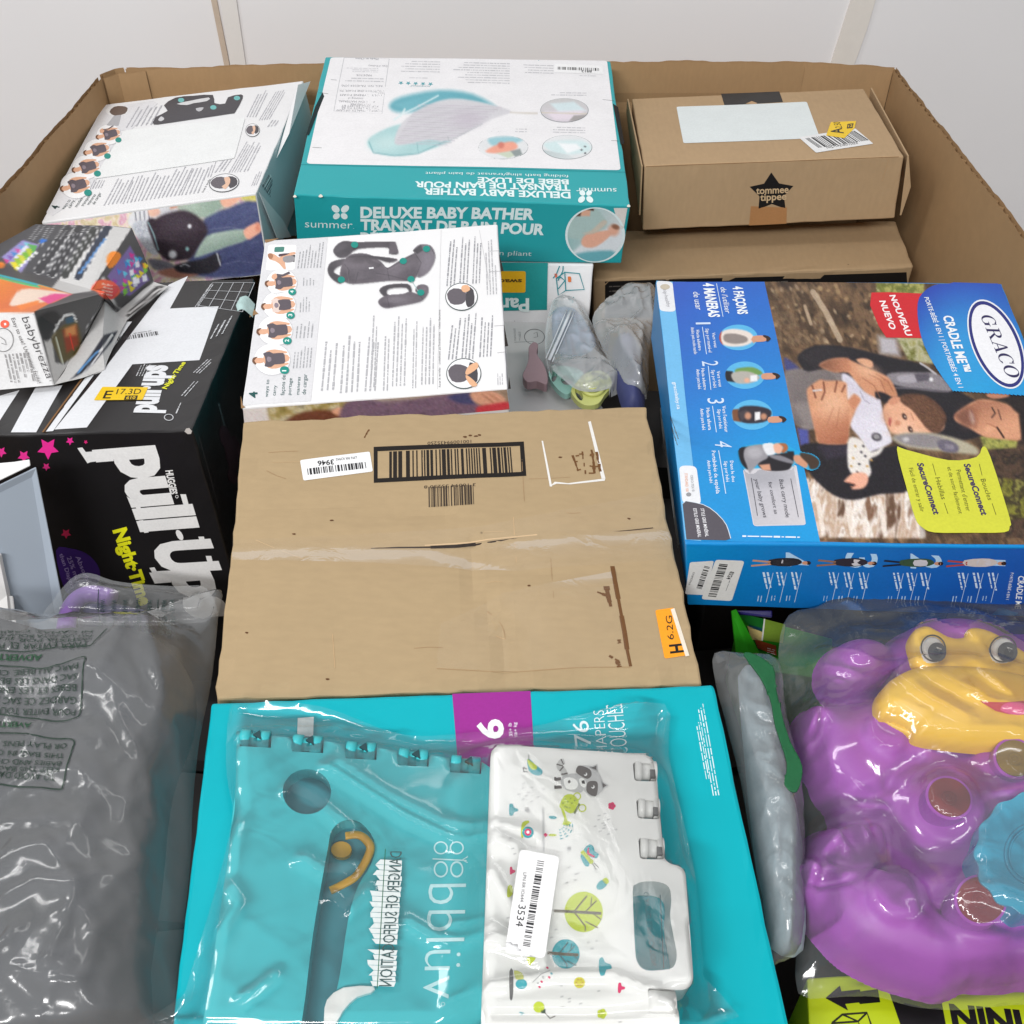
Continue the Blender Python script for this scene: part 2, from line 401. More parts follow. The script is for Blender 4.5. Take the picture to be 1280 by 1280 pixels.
    def build(s, name, parent, mat=None, label=None, cut=.02, deform=None, wamp=.0009):
        if len(set(s.pc)) > 1 and (name == 'lettering' or not s.auto):
            out = None
            for k in sorted(set(s.pc)):
                q = Print(s.f); ix = [i for i in range(len(s.fc)) if s.pc[i] == k]; used = sorted({v for i in ix for v in s.fc[i]}); mp = {v: j for j, v in enumerate(used)}
                q.v = [s.v[v] for v in used]; q.fc = [tuple(mp[v] for v in s.fc[i]) for i in ix]; q.c = [s.c[i] for i in ix]; q.vc = {j: s.vc[i] for j, i in enumerate(ix) if i in s.vc}; q.pc = [0]*len(ix)
                out = q.build(name, parent, mat, label, cut, deform, wamp)
            return out
        me = bpy.data.meshes.new(name)
        me.from_pydata([tuple(p) for p in s.v], [], s.fc)
        ca = me.color_attributes.new('ink', 'FLOAT_COLOR', 'CORNER'); arr = []
        for p in range(len(s.fc)):
            if s.c[p] is None:
                for q in s.vc[p]: arr += [*q, 1]
            else: arr += [*s.c[p], 1]*len(s.fc[p])
        ca.data.foreach_set('color', arr); me.update()
        bm = bmesh.new(); bm.from_mesh(me)
        big = [f for f in bm.faces if max((e.calc_length() for e in f.edges)) > cut*1.2]
        if big and cut:
            for ax in (s.f.ex, s.f.ey):
                d = [(p - s.f.o).dot(ax) for p in s.v]; lo, hi = min(d), max(d); n = int((hi-lo)/cut)
                for i in range(1, n):
                    big = [f for f in bm.faces if max((e.calc_length() for e in f.edges)) > cut*1.2]
                    gm = list({e for f in big for e in f.edges}) + list({v for f in big for v in f.verts}) + big
                    if big: bmesh.ops.bisect_plane(bm, geom=gm, plane_co=s.f.o + ax*(lo+(hi-lo)*i/n), plane_no=ax)
        nrm = s.f.n
        for f in bm.faces:
            f.normal_update()
            if f.normal.dot(nrm) < 0: f.normal_flip()
        for v in bm.verts:
            v.co = warp(v.co, wamp)
            if deform: v.co = deform(v.co)
        bm.to_mesh(me); bm.free()
        o = link_mesh(name, me, mat or print_mat('printed_ink'), parent)
        if label: o['label'] = label
        if name in ('small_print', 'torn_paper_scar', 'worn_corner', 'worn_edge', 'line_drawing', 'rain_dash_print', 'side_print', 'edge_print', 'tag_text'): o['kind'] = 'stuff'
        return o

class Canvas:
    """Colours of a printed picture, painted with soft-edged shapes in photograph coordinates."""
    def __init__(s, X, Y): s.X, s.Y = X, Y; s.a = np.full((len(X), 3), 255.0); s.m = np.zeros(len(X))
    def mix(s, w, col):
        s.m = np.maximum(s.m, w); s.a = s.a*(1-w[:, None]) + np.array(col, float)*w[:, None] if np.ndim(col) == 1 else s.a*(1-w[:, None]) + col*w[:, None]
    def fill(s, pts, col, f=1.0, op=1.0, smooth=True):
        if smooth and len(pts) > 4: pts = smooth_poly(pts, 3)
        d = edge_dist(s.X, s.Y, pts); ins = in_poly(s.X, s.Y, pts); sd = np.where(ins, d, -d)
        s.mix(np.clip(.5+sd/(2*f), 0, 1)*op, col); return s
    def blob(s, cx, cy, rx, ry, col, rot=0, soft=.5, op=1.0):
        c, q = math.cos(math.radians(rot)), math.sin(math.radians(rot)); dx, dy = s.X-cx, s.Y-cy
        r = np.sqrt(((dx*c+dy*q)/rx)**2 + ((-dx*q+dy*c)/ry)**2); w = np.clip((1+soft-r)/(2*soft+1e-6), 0, 1); w = w*w*(3-2*w)
        s.mix(w*op, col); return s
    def line(s, pts, w, col, op=1.0):
        d = np.full(s.X.shape, 1e9)
        for (x1, y1), (x2, y2) in zip(pts[:-1], pts[1:]):
            dx, dy = x2-x1, y2-y1; t = np.clip(((s.X-x1)*dx+(s.Y-y1)*dy)/(dx*dx+dy*dy+1e-9), 0, 1); d = np.minimum(d, np.hypot(s.X-x1-t*dx, s.Y-y1-t*dy))
        s.mix(np.clip(.5+(w/2-d)/.9, 0, 1)*op, col); return s
    def mottle(s, cols, scale, seed=0, region=None, op=1.0, stretch=(1, 1), rot=0, sharp=1.7):
        c, q = math.cos(math.radians(rot)), math.sin(math.radians(rot)); U = (s.X*c+s.Y*q)/scale/stretch[0]; V = (-s.X*q+s.Y*c)/scale/stretch[1]
        n = .46*vnoise(U, V, seed)+.27*vnoise(U*.6*2.1+V*.8*2.1, V*.6*2.1-U*.8*2.1, seed+1)+.17*vnoise(U*4.3, V*4.3, seed+2)+.10*vnoise(U*8.1-V*3, V*8.1+U*3, seed+3)
        n = np.clip((n-.5)*sharp+.5, 0, 1)*(len(cols)-1); i = np.minimum(n.astype(int), len(cols)-2); t = (n-i)[:, None]; cc = np.array(cols, float)
        col = cc[i]*(1-t)+cc[i+1]*t
        w = np.ones(s.X.shape)*op
        if region is not None:
            d = edge_dist(s.X, s.Y, region); ins = in_poly(s.X, s.Y, region); w *= np.clip(.5+np.where(ins, d, -d)/3, 0, 1)
        s.mix(w, col); return s
    def grad(s, a, b, ca, cb, region=None, op=1.0, f=1.0):
        dx, dy = b[0]-a[0], b[1]-a[1]; t = np.clip(((s.X-a[0])*dx+(s.Y-a[1])*dy)/(dx*dx+dy*dy), 0, 1)[:, None]
        col = np.array(ca, float)*(1-t)+np.array(cb, float)*t; w = np.ones(s.X.shape)*op
        if region is not None:
            d = edge_dist(s.X, s.Y, region); ins = in_poly(s.X, s.Y, region); w *= np.clip(.5+np.where(ins, d, -d)/(2*f), 0, 1)
        s.mix(w, col); return s
# ================================================================== the setting
plain('painted_wall', (.80, .79, .80), rough=.55, spec=.3, noise_amt=.03, bump=.06, scale=4)
plain('wall_batten', (.78, .70, .62), rough=.5, noise_amt=.03, bump=.1, scale=20)
plain('concrete', (.33, .32, .31), rough=.7, noise_amt=.15, bump=.3, scale=9)
def quad(name, pts, mat, parent=None, kind=None):
    o = from_vf(name, pts, [(0, 1, 2, 3)], mat, parent)
    if kind: o['kind'] = kind
    return o
quad('floor', [(-6, -4, 0), (6, -4, 0), (6, 4, 0), (-6, 4, 0)], MATS['concrete'], kind='structure')
WY = 1.80
quad('wall', [(-5, WY, 0), (5, WY, 0), (5, WY, 4.2), (-5, WY, 4.2)], MATS['painted_wall'], kind='structure')
def batten(name, a, b, w, mat, thick=.004, jag=.0):
    p, q = at_y(*a, WY), at_y(*b, WY); d = (p-q)/(p.z-q.z); lo, hi = q - d*(q.z-.3), p + d*(3.6-p.z); v = []; n = 40
    for i in range(n+1):
        c = lo.lerp(hi, i/n); j = noise.noise(Vector((c.z*9, w*90, 2)))*jag
        v += [(c.x-w/2, WY-thick, c.z), (c.x+w/2+j, WY-thick, c.z), (c.x-w/2, WY+.001, c.z), (c.x+w/2+j, WY+.001, c.z)]
    f = []
    for i in range(n):
        k = 4*i
        f += [(k, k+1, k+5, k+4), (k+2, k, k+4, k+6), (k+1, k+3, k+7, k+5)]
    o = from_vf(name, v, f, mat); o['kind'] = 'structure'; return o
batten('wall_seam', (268, 0), (284, 80), .009, plain('seam_tan', (.55, .45, .36), noise_amt=.1))
batten('wall_batten', (286, 0), (298, 80), .026, plain('batten_white', (.76, .735, .71), noise_amt=.02))
batten('wall_tape', (1079, 0), (1053, 80), .042, plain('tape_pale', (.76, .72, .67), noise_amt=.05), jag=.014)

# ---- the big corrugated bin that holds everything
RIM = CAMZ - .54
BINK = kraft('bin_kraft', (.42, .265, .135), axis=0)
bin_ = empty('shipping_bin', (0, .85, .0))
tag(bin_, 'huge open brown corrugated bin with raised rim holding all the goods', 'shipping bin')
def wall_panel(name, path, z0, z1, thick=.007, crease=None, mat=BINK, jag=.0018, flute=True):
    """corrugated sheet standing along a floor path: inner liner, outer liner and the wavy flute between, open at the top edge"""
    pts = []
    for (x1, y1), (x2, y2) in zip(path[:-1], path[1:]):
        L = math.hypot(x2-x1, y2-y1); n = max(2, int(L/.006))
        pts += [(x1+(x2-x1)*i/n, y1+(y2-y1)*i/n, (x2-x1)/L, (y2-y1)/L) for i in range(n)]
    pts.append((*path[-1], *pts[-1][2:])); zs = [z0, z0+.3, z0+.6, z1-.2, z1-.12, z1-.075, z1-.06, z1-.045, z1-.02, z1-.006, z1]
    v, f = [], []
    for layer, (o0, t) in enumerate(((0, 0), (thick, 0), (thick/2, 1))):
        b = len(v)
        for i, (x, y, dx, dy) in enumerate(pts):
            nx, ny = -dy, dx
            for k, z in enumerate(zs):
                off = o0 + (math.sin(i*1.9)*thick*.42 if t else 0)
                bow = .004*noise.noise(Vector((x*3, y*3, z*2)))
                if crease and abs(z-(z1-.06)) < .001: bow += crease
                zz = z
                if k >= len(zs)-2: zz += jag*noise.noise(Vector((x*60, y*60, layer*1.3))) + jag*1.4*noise.noise(Vector((x*9, y*9, 5)))
                if t and k == len(zs)-1: zz -= .0025
                v.append((x+nx*(off+bow), y+ny*(off+bow), zz))
        m = len(zs)
        for i in range(len(pts)-1):
            for k in range(m-1):
                a = b+i*m+k; f.append((a, a+m, a+m+1, a+1))
    return from_vf(name, v, f, mat, bin_, smooth=False)
wall_panel('back_panel', [(.583, 1.612), (.45, 1.634), (.10, 1.637), (-.288, 1.627), (-.586, 1.606)][::-1], .02, RIM, crease=.0022)
wall_panel('right_panel', [(.5815, 1.624), (.5805, 1.606), (.574, 1.054), (.578, .10)], .02, RIM-.001)
wall_panel('left_panel', [(-.618, .10), (-.617, 1.17), (-.613, 1.577)], .02, RIM-.001)
wall_panel('front_panel', [(.578, .10), (-.618, .10)], .02, RIM-.02)
wall_panel('corner_panel', [(-.6125, 1.579), (-.6005, 1.600), (-.588, 1.6055)], .02, RIM+.0005)
wall_panel('glue_flap', [(.4515, 1.6315), (.5795, 1.6095)], .02, RIM-.004, thick=.004)
wall_panel('corner_fold', [(-.6105, 1.574), (-.594, 1.592), (-.556, 1.6045)], .02, RIM-.002, thick=.003)
v = [(-.62, .10, .02), (.58, .10, .02), (.58, 1.63, .02), (-.62, 1.63, .02)]
from_vf('bin_floor', v, [(0, 1, 2, 3)], BINK, bin_)

def label_patch(P, q, col=(232, 233, 232), r=.003): P.rpoly(q, col, r)
CARD = (.42, .308, .176)
WHITEB = plain('white_board', (.80, .80, .81), rough=.42, spec=.4, noise_amt=.03, bump=.05, scale=14)
TEALB = plain('teal_board', lin((38, 172, 178), .86), rough=.42, spec=.4, noise_amt=.05, bump=.06, scale=16)
FIT = {
    'rear': (-0.59688, 1.20967, -0.59200, 0.04362, -0.09972, 0.04731, 0.28720, 0.36290, 0.10160),
    'bather': (-0.27476, 1.21412, -0.56066, 0.13707, 0.02841, 0.00698, 0.42285, 0.37090, 0.09055),
    'tommee': (0.17736, 1.33158, -0.57340, 0.00507, -0.05339, -0.02001, 0.34472, 0.24324, 0.09027),
    'graco': (0.14958, 0.62486, -0.59662, 0.06803, -0.01881, -0.03320, 0.37039, 0.39175, 0.07862),
    'front': (-0.26748, 0.82155, -0.59803, 0.18637, -0.05488, 0.04312, 0.26449, 0.25958, 0.09000),
    'carton': (-0.22869, 0.48997, -0.63522, 0.20887, 0.03511, 0.08214, 0.38163, 0.29059, 0.25000),
    'teal': (-0.21267, 0.25521, -0.65969, 0.14843, 0.03664, 0.04457, 0.38588, 0.23475, 0.25000),
    'pull': (-0.45775, 0.78585, -0.60479, -0.04373, -0.03184, 0.00699, 0.15033, 0.31609, 0.16853),
    'brown': (0.11613, 1.28222, -0.71237, 0.10050, -0.05109, -0.01833, 0.43806, 0.11612, 0.20000),
}
# ================================================================== plain brown carton in the middle
KC = kraft('carton_kraft', CARD, axis=1)
hb = HexBox(FIT['carton'], {'TBL': (304, 525), 'TBR': (807, 508), 'TFR': (877.6, 857), 'TFL': (269.7, 874)}, h=.40)
tf = hb.top
# the two top flaps meet along a seam; they sag a little towards it and the near one is creased
SEAM = [tf.uv(*p) for p in ((288, 681), (420, 681), (560, 680), (640, 674), (760, 662), (842, 655))]
CRE = [tf.uv(*p) for p in ((588, 680), (592, 725), (607, 760), (632, 800), (634, 850))]
CRE2 = [tf.uv(*p) for p in ((300, 640), (420, 634), (560, 640))]
CRE3 = [tf.uv(*p) for p in ((560, 690), (700, 720), (860, 700))]
def dist_line(u, v, L):
    best = 9
    for a, b in zip(L[:-1], L[1:]):
        d = b-a; t = max(0, min(1, ((u-a.x)*d.x+(v-a.y)*d.y)/d.length_squared)); q = a+d*t; best = min(best, math.hypot(u-q.x, v-q.y))
    return best
def dent(p):
    d = p - tf.o; h = d.dot(tf.n)
    if h < -.012: return p
    u, v = d.dot(tf.ex), d.dot(tf.ey)
    ds = dist_line(u, v, SEAM); dc = dist_line(u, v, CRE)
    z = -.0050*math.exp(-ds/.03) - .0030*math.exp(-dist_line(u, v, CRE2)/.008) - .0034*math.exp(-dc/.009) - .0024*math.exp(-dist_line(u, v, CRE3)/.010) + .0022*noise.noise(Vector((u*13, v*13, 1)))
    return p + tf.n*z
carton = box_mesh('cardboard_carton', hb.verts(), KC, bevel=.002, step=.011, origin=hb.base(), rough_edges=.0019, deform=dent)
tag(carton, 'plain brown corrugated carton with framed barcode on its taped dented top', 'carton')
INKM = print_mat('printed_ink'); ROUGHP = print_mat('board_ink', .65, .25)
z5 = Zm(260, 470, 2.0645)
P = Print(tf)
P.poly(z5(428, 184, 814, 169, 821, 256, 428, 274), (28, 24, 22), [z5(438, 195, 804, 180, 808, 246, 438, 263)])
P.barcode(*z5(468, 196, 780, 183, 468, 262), n=63, col=(34, 29, 26), seed=5)
P.barcode(*z5(569, 284, 684, 279, 570, 333), n=45, col=(60, 50, 42), seed=9)
P.text('10010099435250', *z5(678, 165, 566, 171, 678, 173), (52, 42, 34))
P.text('3 10094 35250 8', *z5(690, 275, 558, 281, 690, 282), (52, 42, 34))
P.build('barcode_print', carton, ROUGHP, deform=dent)
# torn label marks: white paper rests and brown scars where stickers were pulled off
P = Print(tf)
for q in (z5(981, 119, 988, 117, 1026, 262, 1016, 263), z5(860, 168, 864, 168, 888, 284, 882, 284), z5(882, 284, 895, 272, 930, 276, 1026, 262, 1024, 268, 935, 279, 900, 277)):
    P.poly(q, (226, 224, 220))
P.build('label_remnant', carton, ROUGHP, deform=dent)
P = Print(tf, k=.9)
rnd = random.Random(5)
for (x0, y0, x1, y1, w) in ((940, 205, 955, 245, 4), (965, 195, 975, 252, 3), (990, 190, 998, 250, 6), (1003, 195, 1015, 255, 5), (1043, 486, 1090, 750, 7), (1028, 540, 1040, 605, 9), (1005, 556, 1030, 566, 5), (402, 165, 416, 140, 3), (1060, 680, 1062, 690, 6), (1035, 722, 1065, 740, 4), (1055, 735, 1062, 752, 8)):
    n = 6; pts = [z5(x0+(x1-x0)*i/n+rnd.uniform(-1, 1), y0+(y1-y0)*i/n)[0] for i in range(n+1)]
    for i in range(n):
        if rnd.random() < .88: P.line(pts[i:i+2], w*.00045*rnd.uniform(.6, 1.3), (112, 76, 44))
for i in range(9):
    x, y = rnd.uniform(945, 1010), rnd.uniform(200, 252); P.line(z5(x, y, x+rnd.uniform(6, 16), y+rnd.uniform(-3, 3)), .0016, (120, 84, 50))
for x, y in ((662, 157), (675, 153), (690, 155), (700, 152), (220, 403), (318, 368), (100, 662), (830, 540), (307, 782), (908, 210), (1088, 362)):
    P.poly(smooth_poly([z5(x+rnd.uniform(3, 7)*math.cos(a), y+rnd.uniform(1.5, 3)*math.sin(a))[0] for a in (0, 1.3, 2.5, 3.8, 5)], 2), (96, 62, 36))
P.build('torn_paper_scar', carton, ROUGHP, deform=dent)
# fold lines, rub marks and faint flute lines in the old board
P = Print(tf)
for i in range(16):
    x, y = rnd.uniform(120, 960), rnd.uniform(130, 740); L = rnd.uniform(30, 150); a = rnd.choice((-.03, -.03, 1.5, .4)); P.line(z5(x, y, x+L*.5*math.cos(a), y+L*.5*math.sin(a)+rnd.uniform(-3, 3), x+L*math.cos(a), y+L*math.sin(a)), rnd.uniform(.0003, .0008), rnd.choice(((164, 134, 98), (196, 168, 130), (158, 128, 94), (190, 160, 122))))
for pts in (((585, 735, 600, 660, 680, 600, 770, 560), (590, 755, 800, 762, 960, 752, 1090, 752)), ((680, 440, 684, 520, 700, 560, 722, 600), (722, 600, 760, 640, 772, 700, 780, 760))):
    P.line(smooth_line(z5(*pts[1]), 4), .0005, (160, 130, 94))
o = P.build('rub_mark', carton, ROUGHP, deform=dent); o['kind'] = 'stuff'
# open slit of the seam
P = Print(tf)
sl = z5(64, 434, 180, 434, 300, 436, 420, 437, 540, 435, 632, 432, 690, 425, 790, 414, 900, 405, 1010, 398, 1100, 389, 1150, 384)
P.line(sl[3:8], .0016, (46, 30, 18)); P.line(sl[7:], .0010, (62, 42, 26)); P.line(sl[:4], .0006, (120, 88, 58))
P.line(z5(575, 434, 640, 430, 692, 424), .0030, (36, 24, 15))
P.L = 1
P.line(z5(560, 430, 640, 424, 720, 415, 850, 404), .0012, (205, 176, 138))
P.build('flap_seam', carton, ROUGHP, deform=dent)
# barcode sticker and price sticker
P = Print(tf, base=.0002); P.rpoly(z5(238, 218, 418, 196, 426, 246, 246, 270), (232, 233, 234), .002); P.L = 1
P.barcode(*z5(256, 240, 410, 222, 258, 256), n=50, col=(30, 30, 34), seed=21)
P.text('3946', *z5(325, 217, 283, 221, 326, 229), (30, 30, 34), weight=.02); P.text('LPN RR IO942', *z5(384, 208, 330, 214, 385, 214), (50, 50, 54))
P.build('barcode_sticker', carton, INKM, deform=dent)
P = Print(tf, base=.0002); P.rpoly(z5(1153, 604, 1202, 597, 1240, 720, 1178, 730), (245, 158, 28), .002); P.L = 1
P.poly(z5(1193, 602, 1203, 599, 1242, 722, 1232, 724), (232, 222, 205))
P.text('H', *z5(1228, 713, 1224, 690, 1194, 717), (20, 16, 14), weight=.03); P.text('6.2G', *z5(1202, 680, 1196, 618, 1186, 683), (40, 30, 20), shear=.1)
P.build('price_sticker', carton, INKM, deform=dent)
# clear parcel tape across the seam: shiny film band with wrinkles
tape = film_mat('clear_tape', haze=.006, gloss=.16, rough=.26, bscale=22, bstr=.05)
def sheet(face, outline_px, step, h=.0006, hf=None):
    uv = [face.uv(*p) for p in outline_px]; bm = bmesh.new()
    vs = [bm.verts.new((p.x, p.y, 0)) for p in uv]
    for t in tessellate_polygon([[Vector((p.x, p.y, 0)) for p in uv]]): bm.faces.new([vs[i] for i in t])
    for ax in (Vector((1, 0, 0)), Vector((0, 1, 0))):
        d = [ax.dot(Vector((p.x, p.y, 0))) for p in uv]; lo, hi = min(d), max(d); n = max(2, int((hi-lo)/step))
        for i in range(1, n): bmesh.ops.bisect_plane(bm, geom=bm.verts[:]+bm.edges[:]+bm.faces[:], plane_co=ax*(lo+(hi-lo)*i/n), plane_no=ax)
    for v in bm.verts:
        u, w = v.co.x, v.co.y; v.co = face.P(u, w, h + (hf(u, w) if hf else 0))
    return bm
bm = sheet(tf, z5(60, 418, 400, 405, 700, 385, 1160, 300, 1196, 420, 1190, 470, 800, 500, 400, 480, 60, 470), .006, .0012, lambda u, v: .0012*max(0, noise.noise(Vector((u*14, v*60, 3))))**2)
for v in bm.verts: v.co = dent(warp(v.co))
from_bm('clear_tape', bm, tape, carton, smooth=True)
bm = sheet(tf, z5(600, 640, 760, 560, 1040, 500, 1090, 750, 800, 760, 590, 755), .006, .0010, lambda u, v: .0005*max(0, noise.noise(Vector((u*16, v*40, 8))))**2)
for v in bm.verts: v.co = dent(warp(v.co))
from_bm('clear_tape', bm, tape, carton, smooth=True)

# ================================================================== teal diaper case in front
TB = plain('diaper_teal', lin((0, 186, 200), .80), rough=.4, spec=.22, noise_amt=.05, bump=.05, scale=18)
hb = HexBox(FIT['teal'], {'TBL': (264, 877), 'TBR': (893, 855.5), 'TFR': (997, 1330), 'TFL': (209, 1330)}, h=.36)
def sag(p):
    d = p - hb_t.top.o
    if d.dot(hb_t.top.n) < -.01: return p
    u, v = d.dot(hb_t.top.ex), d.dot(hb_t.top.ey)
    return p + hb_t.top.n*(.0016*noise.noise(Vector((u*11, v*11, 4))) - .0012*math.exp(-abs(u-.012)/.02))
hb_t = hb
teal = box_mesh('diaper_box', hb.verts(), TB, bevel=.003, step=.014, origin=hb.base(), rough_edges=.0009, deform=sag)
tag(teal, 'bright teal diaper box with purple size square lying under the clear bag', 'diaper box')
z9 = Zm(560, 840, 2.909)
P = Print(hb.top)
P.poly(z9(15, 80, 300, 70, 312, 300, 360, 640, 60, 640), (150, 34, 140)); P.L = 1
P.text('6', *z9(200, 243, 196, 172, 112, 243), (240, 240, 242), weight=.03)
P.text('35+ lb', *z9(234, 234, 230, 186, 222, 234), (235, 225, 240), weight=.01); P.text('16+ kg', *z9(252, 234, 248, 184, 240, 234), (235, 225, 240), weight=.01)
P.text('76', *z9(520, 270, 508, 178, 462, 272), (225, 240, 242), weight=.0)
P.text('DIAPERS', *z9(580, 310, 566, 140, 540, 312), (225, 240, 242), weight=-.012); P.text('COUCHES', *z9(655, 300, 634, 118, 592, 304), (225, 240, 242), weight=-.012)
P.build('lettering', teal, deform=sag)
P = Print(hb.top)
P.greek(*z9(992, 450, 930, 110, 962, 452), 3, (215, 236, 238), fill=.45, seed=3, ragged=.1); P.greek(*z9(955, 390, 915, 180, 937, 392), 2, (215, 236, 238), fill=.45, seed=4, ragged=.1)
P.build('small_print', teal, deform=sag)
# ================================================================== small printed figures for the carrier boxes
GREY = (92, 84, 92); SKIN = (222, 172, 142); HAIR = (112, 76, 54); TEAL = (10, 140, 128)
def fig(P, cx, cy, r, kind=1, up=(-1, .12), num=None, badge=True):
    """woman with a carrier in a round vignette; `up` is the direction of her head on the paper"""
    ux, uy = up; l = math.hypot(ux, uy); ux, uy = ux/l, uy/l; sx, sy = -uy, ux
    T = lambda a, b: (cx + r*(a*ux + b*sx)*1.0, cy + r*(a*uy + b*sy)*.86)
    Q = lambda *q: [T(q[i], q[i+1]) for i in range(0, len(q), 2)]
    L0 = P.L
    P.ell(cx, cy, r*1.04, r*.90, (206, 206, 209), n=28); P.L += 1
    P.ell(cx, cy, r, r*.86, (242, 242, 243), n=28); P.L += 1
    P.poly(smooth_poly(Q(-.85, .42, -.2, .62, .25, .55, .42, .3, .5, 0, .42, -.3, .25, -.55, -.2, -.62, -.85, -.42, -.8, -.3, -.2, -.38, -.9, -.2, -.9, .2, -.2, .38, -.8, .3), 2), SKIN)
    P.poly(smooth_poly(Q(.66, .16, .98, .14, 1.02, -.12, .68, -.2, .48, -.12, .48, .12), 2), SKIN)
    P.L += 1
    P.poly(smooth_poly(Q(.80, .24, 1.05, .18, 1.12, -.06, .98, -.26, .90, -.2, 1.0, 0, .84, .18), 2), HAIR)
    P.poly(smooth_poly(Q(.46, .42, .40, .22, .38, 0, .40, -.22, .46, -.42, .1, -.5, -.1, -.36, -.65, -.34, -.72, 0, -.65, .34, -.1, .36, .1, .5), 2), GREY if kind != 3 else (225, 205, 196))
    P.L += 1
    if kind == 3: P.poly(smooth_poly(Q(.05, .34, -.65, .34, -.72, 0, -.65, -.34, .05, -.34, -.05, 0), 2), GREY)
    if kind == 4:
        P.poly(smooth_poly(Q(.3, .7, .55, .62, .62, .4, .45, .25, .25, .4), 2), SKIN); P.line(Q(.3, .6, -.1, .5, -.6, .7), r*.0002, GREY)
    P.poly(smooth_poly(Q(.22, .18, .30, 0, .22, -.18, .05, -.1, .05, .1), 2), (140, 128, 138))
    if badge:
        bx, by = T(-.62, .86 if False else -.78); P.ell(bx, by, r*.26, r*.22, TEAL, n=16); P.L += 1
        if num: P.text(num, *[(bx+r*.10, by+r*.08), (bx+r*.10, by-(r*.08 if num != '1' else -r*.01)), (bx-r*.13, by+r*.08)], (235, 245, 243), weight=.02)
    P.L = L0
def carrier_art(P, Z, pts_list):
    for pts, col, dl in pts_list:
        P.L += dl; P.poly(smooth_poly(Z(*pts), 2), col); P.L -= dl

# ------------------------------------------------------------------ near white carrier box
hb = HexBox(FIT['front'], {'TBL': (331, 301.5), 'TBR': (622, 279.3), 'TFR': (634.5, 486), 'TFL': (301.3, 510)})
box = box_mesh('carrier_box', hb.verts(), [WHITEB, TEALB, CARDM if 'CARDM' in globals() else WHITEB], slots=(0, 0, 0, 0, 0, 1), bevel=.0016, step=.016, origin=hb.base())
tag(box, 'white baby carrier box with grey carrier printed large, tilted behind the brown carton', 'carrier box', 'white carrier boxes')
near_carrier = box
za = Zm(290, 270, 3.5556); zb = Zm(300, 280, 5.3333); zc = Zm(460, 275, 5.3333)
P = Print(hb.top)
P.poly(za(152, 112, 425, 95, 352, 822, 48, 842), (216, 216, 219)); P.L = 1
P.line(za(930, 60, 912, 770), .0006, (215, 215, 216)); P.line(za(1100, 60, 1150, 330), .0004, (200, 200, 202))
P.rpoly(zb(190, 142, 378, 142, 364, 310, 172, 314), (244, 244, 245), .004)
P.build('tinted_panel', box)
P = Print(hb.top); P.L = 2
P.rpoly(zb(232, 158, 298, 155, 292, 190, 228, 192), (70, 130, 118), .002)
P.poly(smooth_poly(zb(190, 215, 210, 200, 240, 212, 262, 228, 300, 205, 362, 190, 368, 205, 320, 222, 300, 262, 306, 300, 290, 302, 262, 270, 230, 250, 196, 240), 2), SKIN)
P.L = 3; P.poly(smooth_poly(zb(186, 208, 205, 200, 222, 215, 212, 238, 192, 232), 2), (170, 120, 90)); P.poly(smooth_poly(zb(290, 225, 330, 215, 365, 225, 355, 255, 310, 262, 288, 250), 2), (150, 148, 152)); P.poly(zb(340, 215, 368, 210, 362, 260, 345, 250), (50, 46, 50))
P.poly(smooth_poly(zb(262, 205, 330, 200, 300, 214, 262, 222), 2), (80, 60, 70))
for (x, y, r, k, n) in ((278, 395, 19, 4, '4'), (262, 545, 20.5, 3, '3'), (236, 712, 21.5, 2, '2'), (214, 905, 22.5, 1, '1')):
    P.new(); q = zb(x, y)[0]; P.L = 2; fig(P, q[0], q[1], r, k, (-1, .10), n)
P.build('carrying_position_vignette', box)
P = Print(hb.top); P.L = 2
P.poly(za(80, 786, 92, 780, 128, 790, 126, 804, 118, 803, 116, 812, 104, 810, 106, 800, 90, 792, 96, 808, 86, 806), (18, 76, 74)) if False else None
P.text('4', *zb(118, 1160, 112, 1118, 66, 1164), (18, 78, 76), weight=.03)
for t, x, y0, y1, cap in (('ways to', 186, 1156, 1040, 22), ('carry', 236, 1146, 1078, 22), ('façons de', 296, 1144, 1010, 26), ('portage', 340, 1142, 1030, 22), ('maneras', 396, 1140, 1022, 22), ('de cargar', 440, 1138, 1002, 26)):
    P.text(t, *zb(x, y0, x+8, y1, x-cap, y0-1), (28, 82, 82))
P.text('how it works · comment ça fonctionne · cómo funciona', *zc(484, 1115, 482, 600, 470, 1115), (60, 66, 70), res=1)
P.build('lettering', box)
P = Print(hb.top); P.L = 2
gc = (176, 177, 181)
for a, b, c, n, s, rg in (((528, 1115), (560, 770), (640, 1105), 3, 1, .25), ((655, 1130), (682, 720), (800, 1118), 4, 2, .25), ((820, 1118), (850, 740), (915, 1112), 3, 3, .2)):
    P.greek(*zb(*a, *b, *c), n, gc, seed=s, ragged=rg)
for a, b, c, n, s in (((5, 1118), (30, 615), (52, 1115), 2, 4), ((92, 1140), (106, 770), (140, 1138), 2, 14), ((150, 1112), (170, 620), (255, 1105), 4, 5), ((288, 1125), (300, 630), (326, 1120), 2, 15), ((345, 1100), (358, 640), (445, 1095), 4, 6)):
    P.greek(*zc(*a, *b, *c), n, gc, seed=s, ragged=.22)
gd = (150, 151, 157)
for a, b, c, n, s in (((515, 440), (545, 110), (585, 440), 3, 7), ((600, 440), (625, 90), (670, 436), 3, 8), ((688, 425), (708, 60), (752, 420), 3, 9), ((525, 935), (555, 660), (600, 930), 3, 10), ((615, 935), (640, 615), (710, 930), 4, 11), ((735, 918), (750, 610), (830, 912), 4, 12)):
    P.greek(*zc(*a, *b, *c), n, gd, seed=s, ragged=.3)
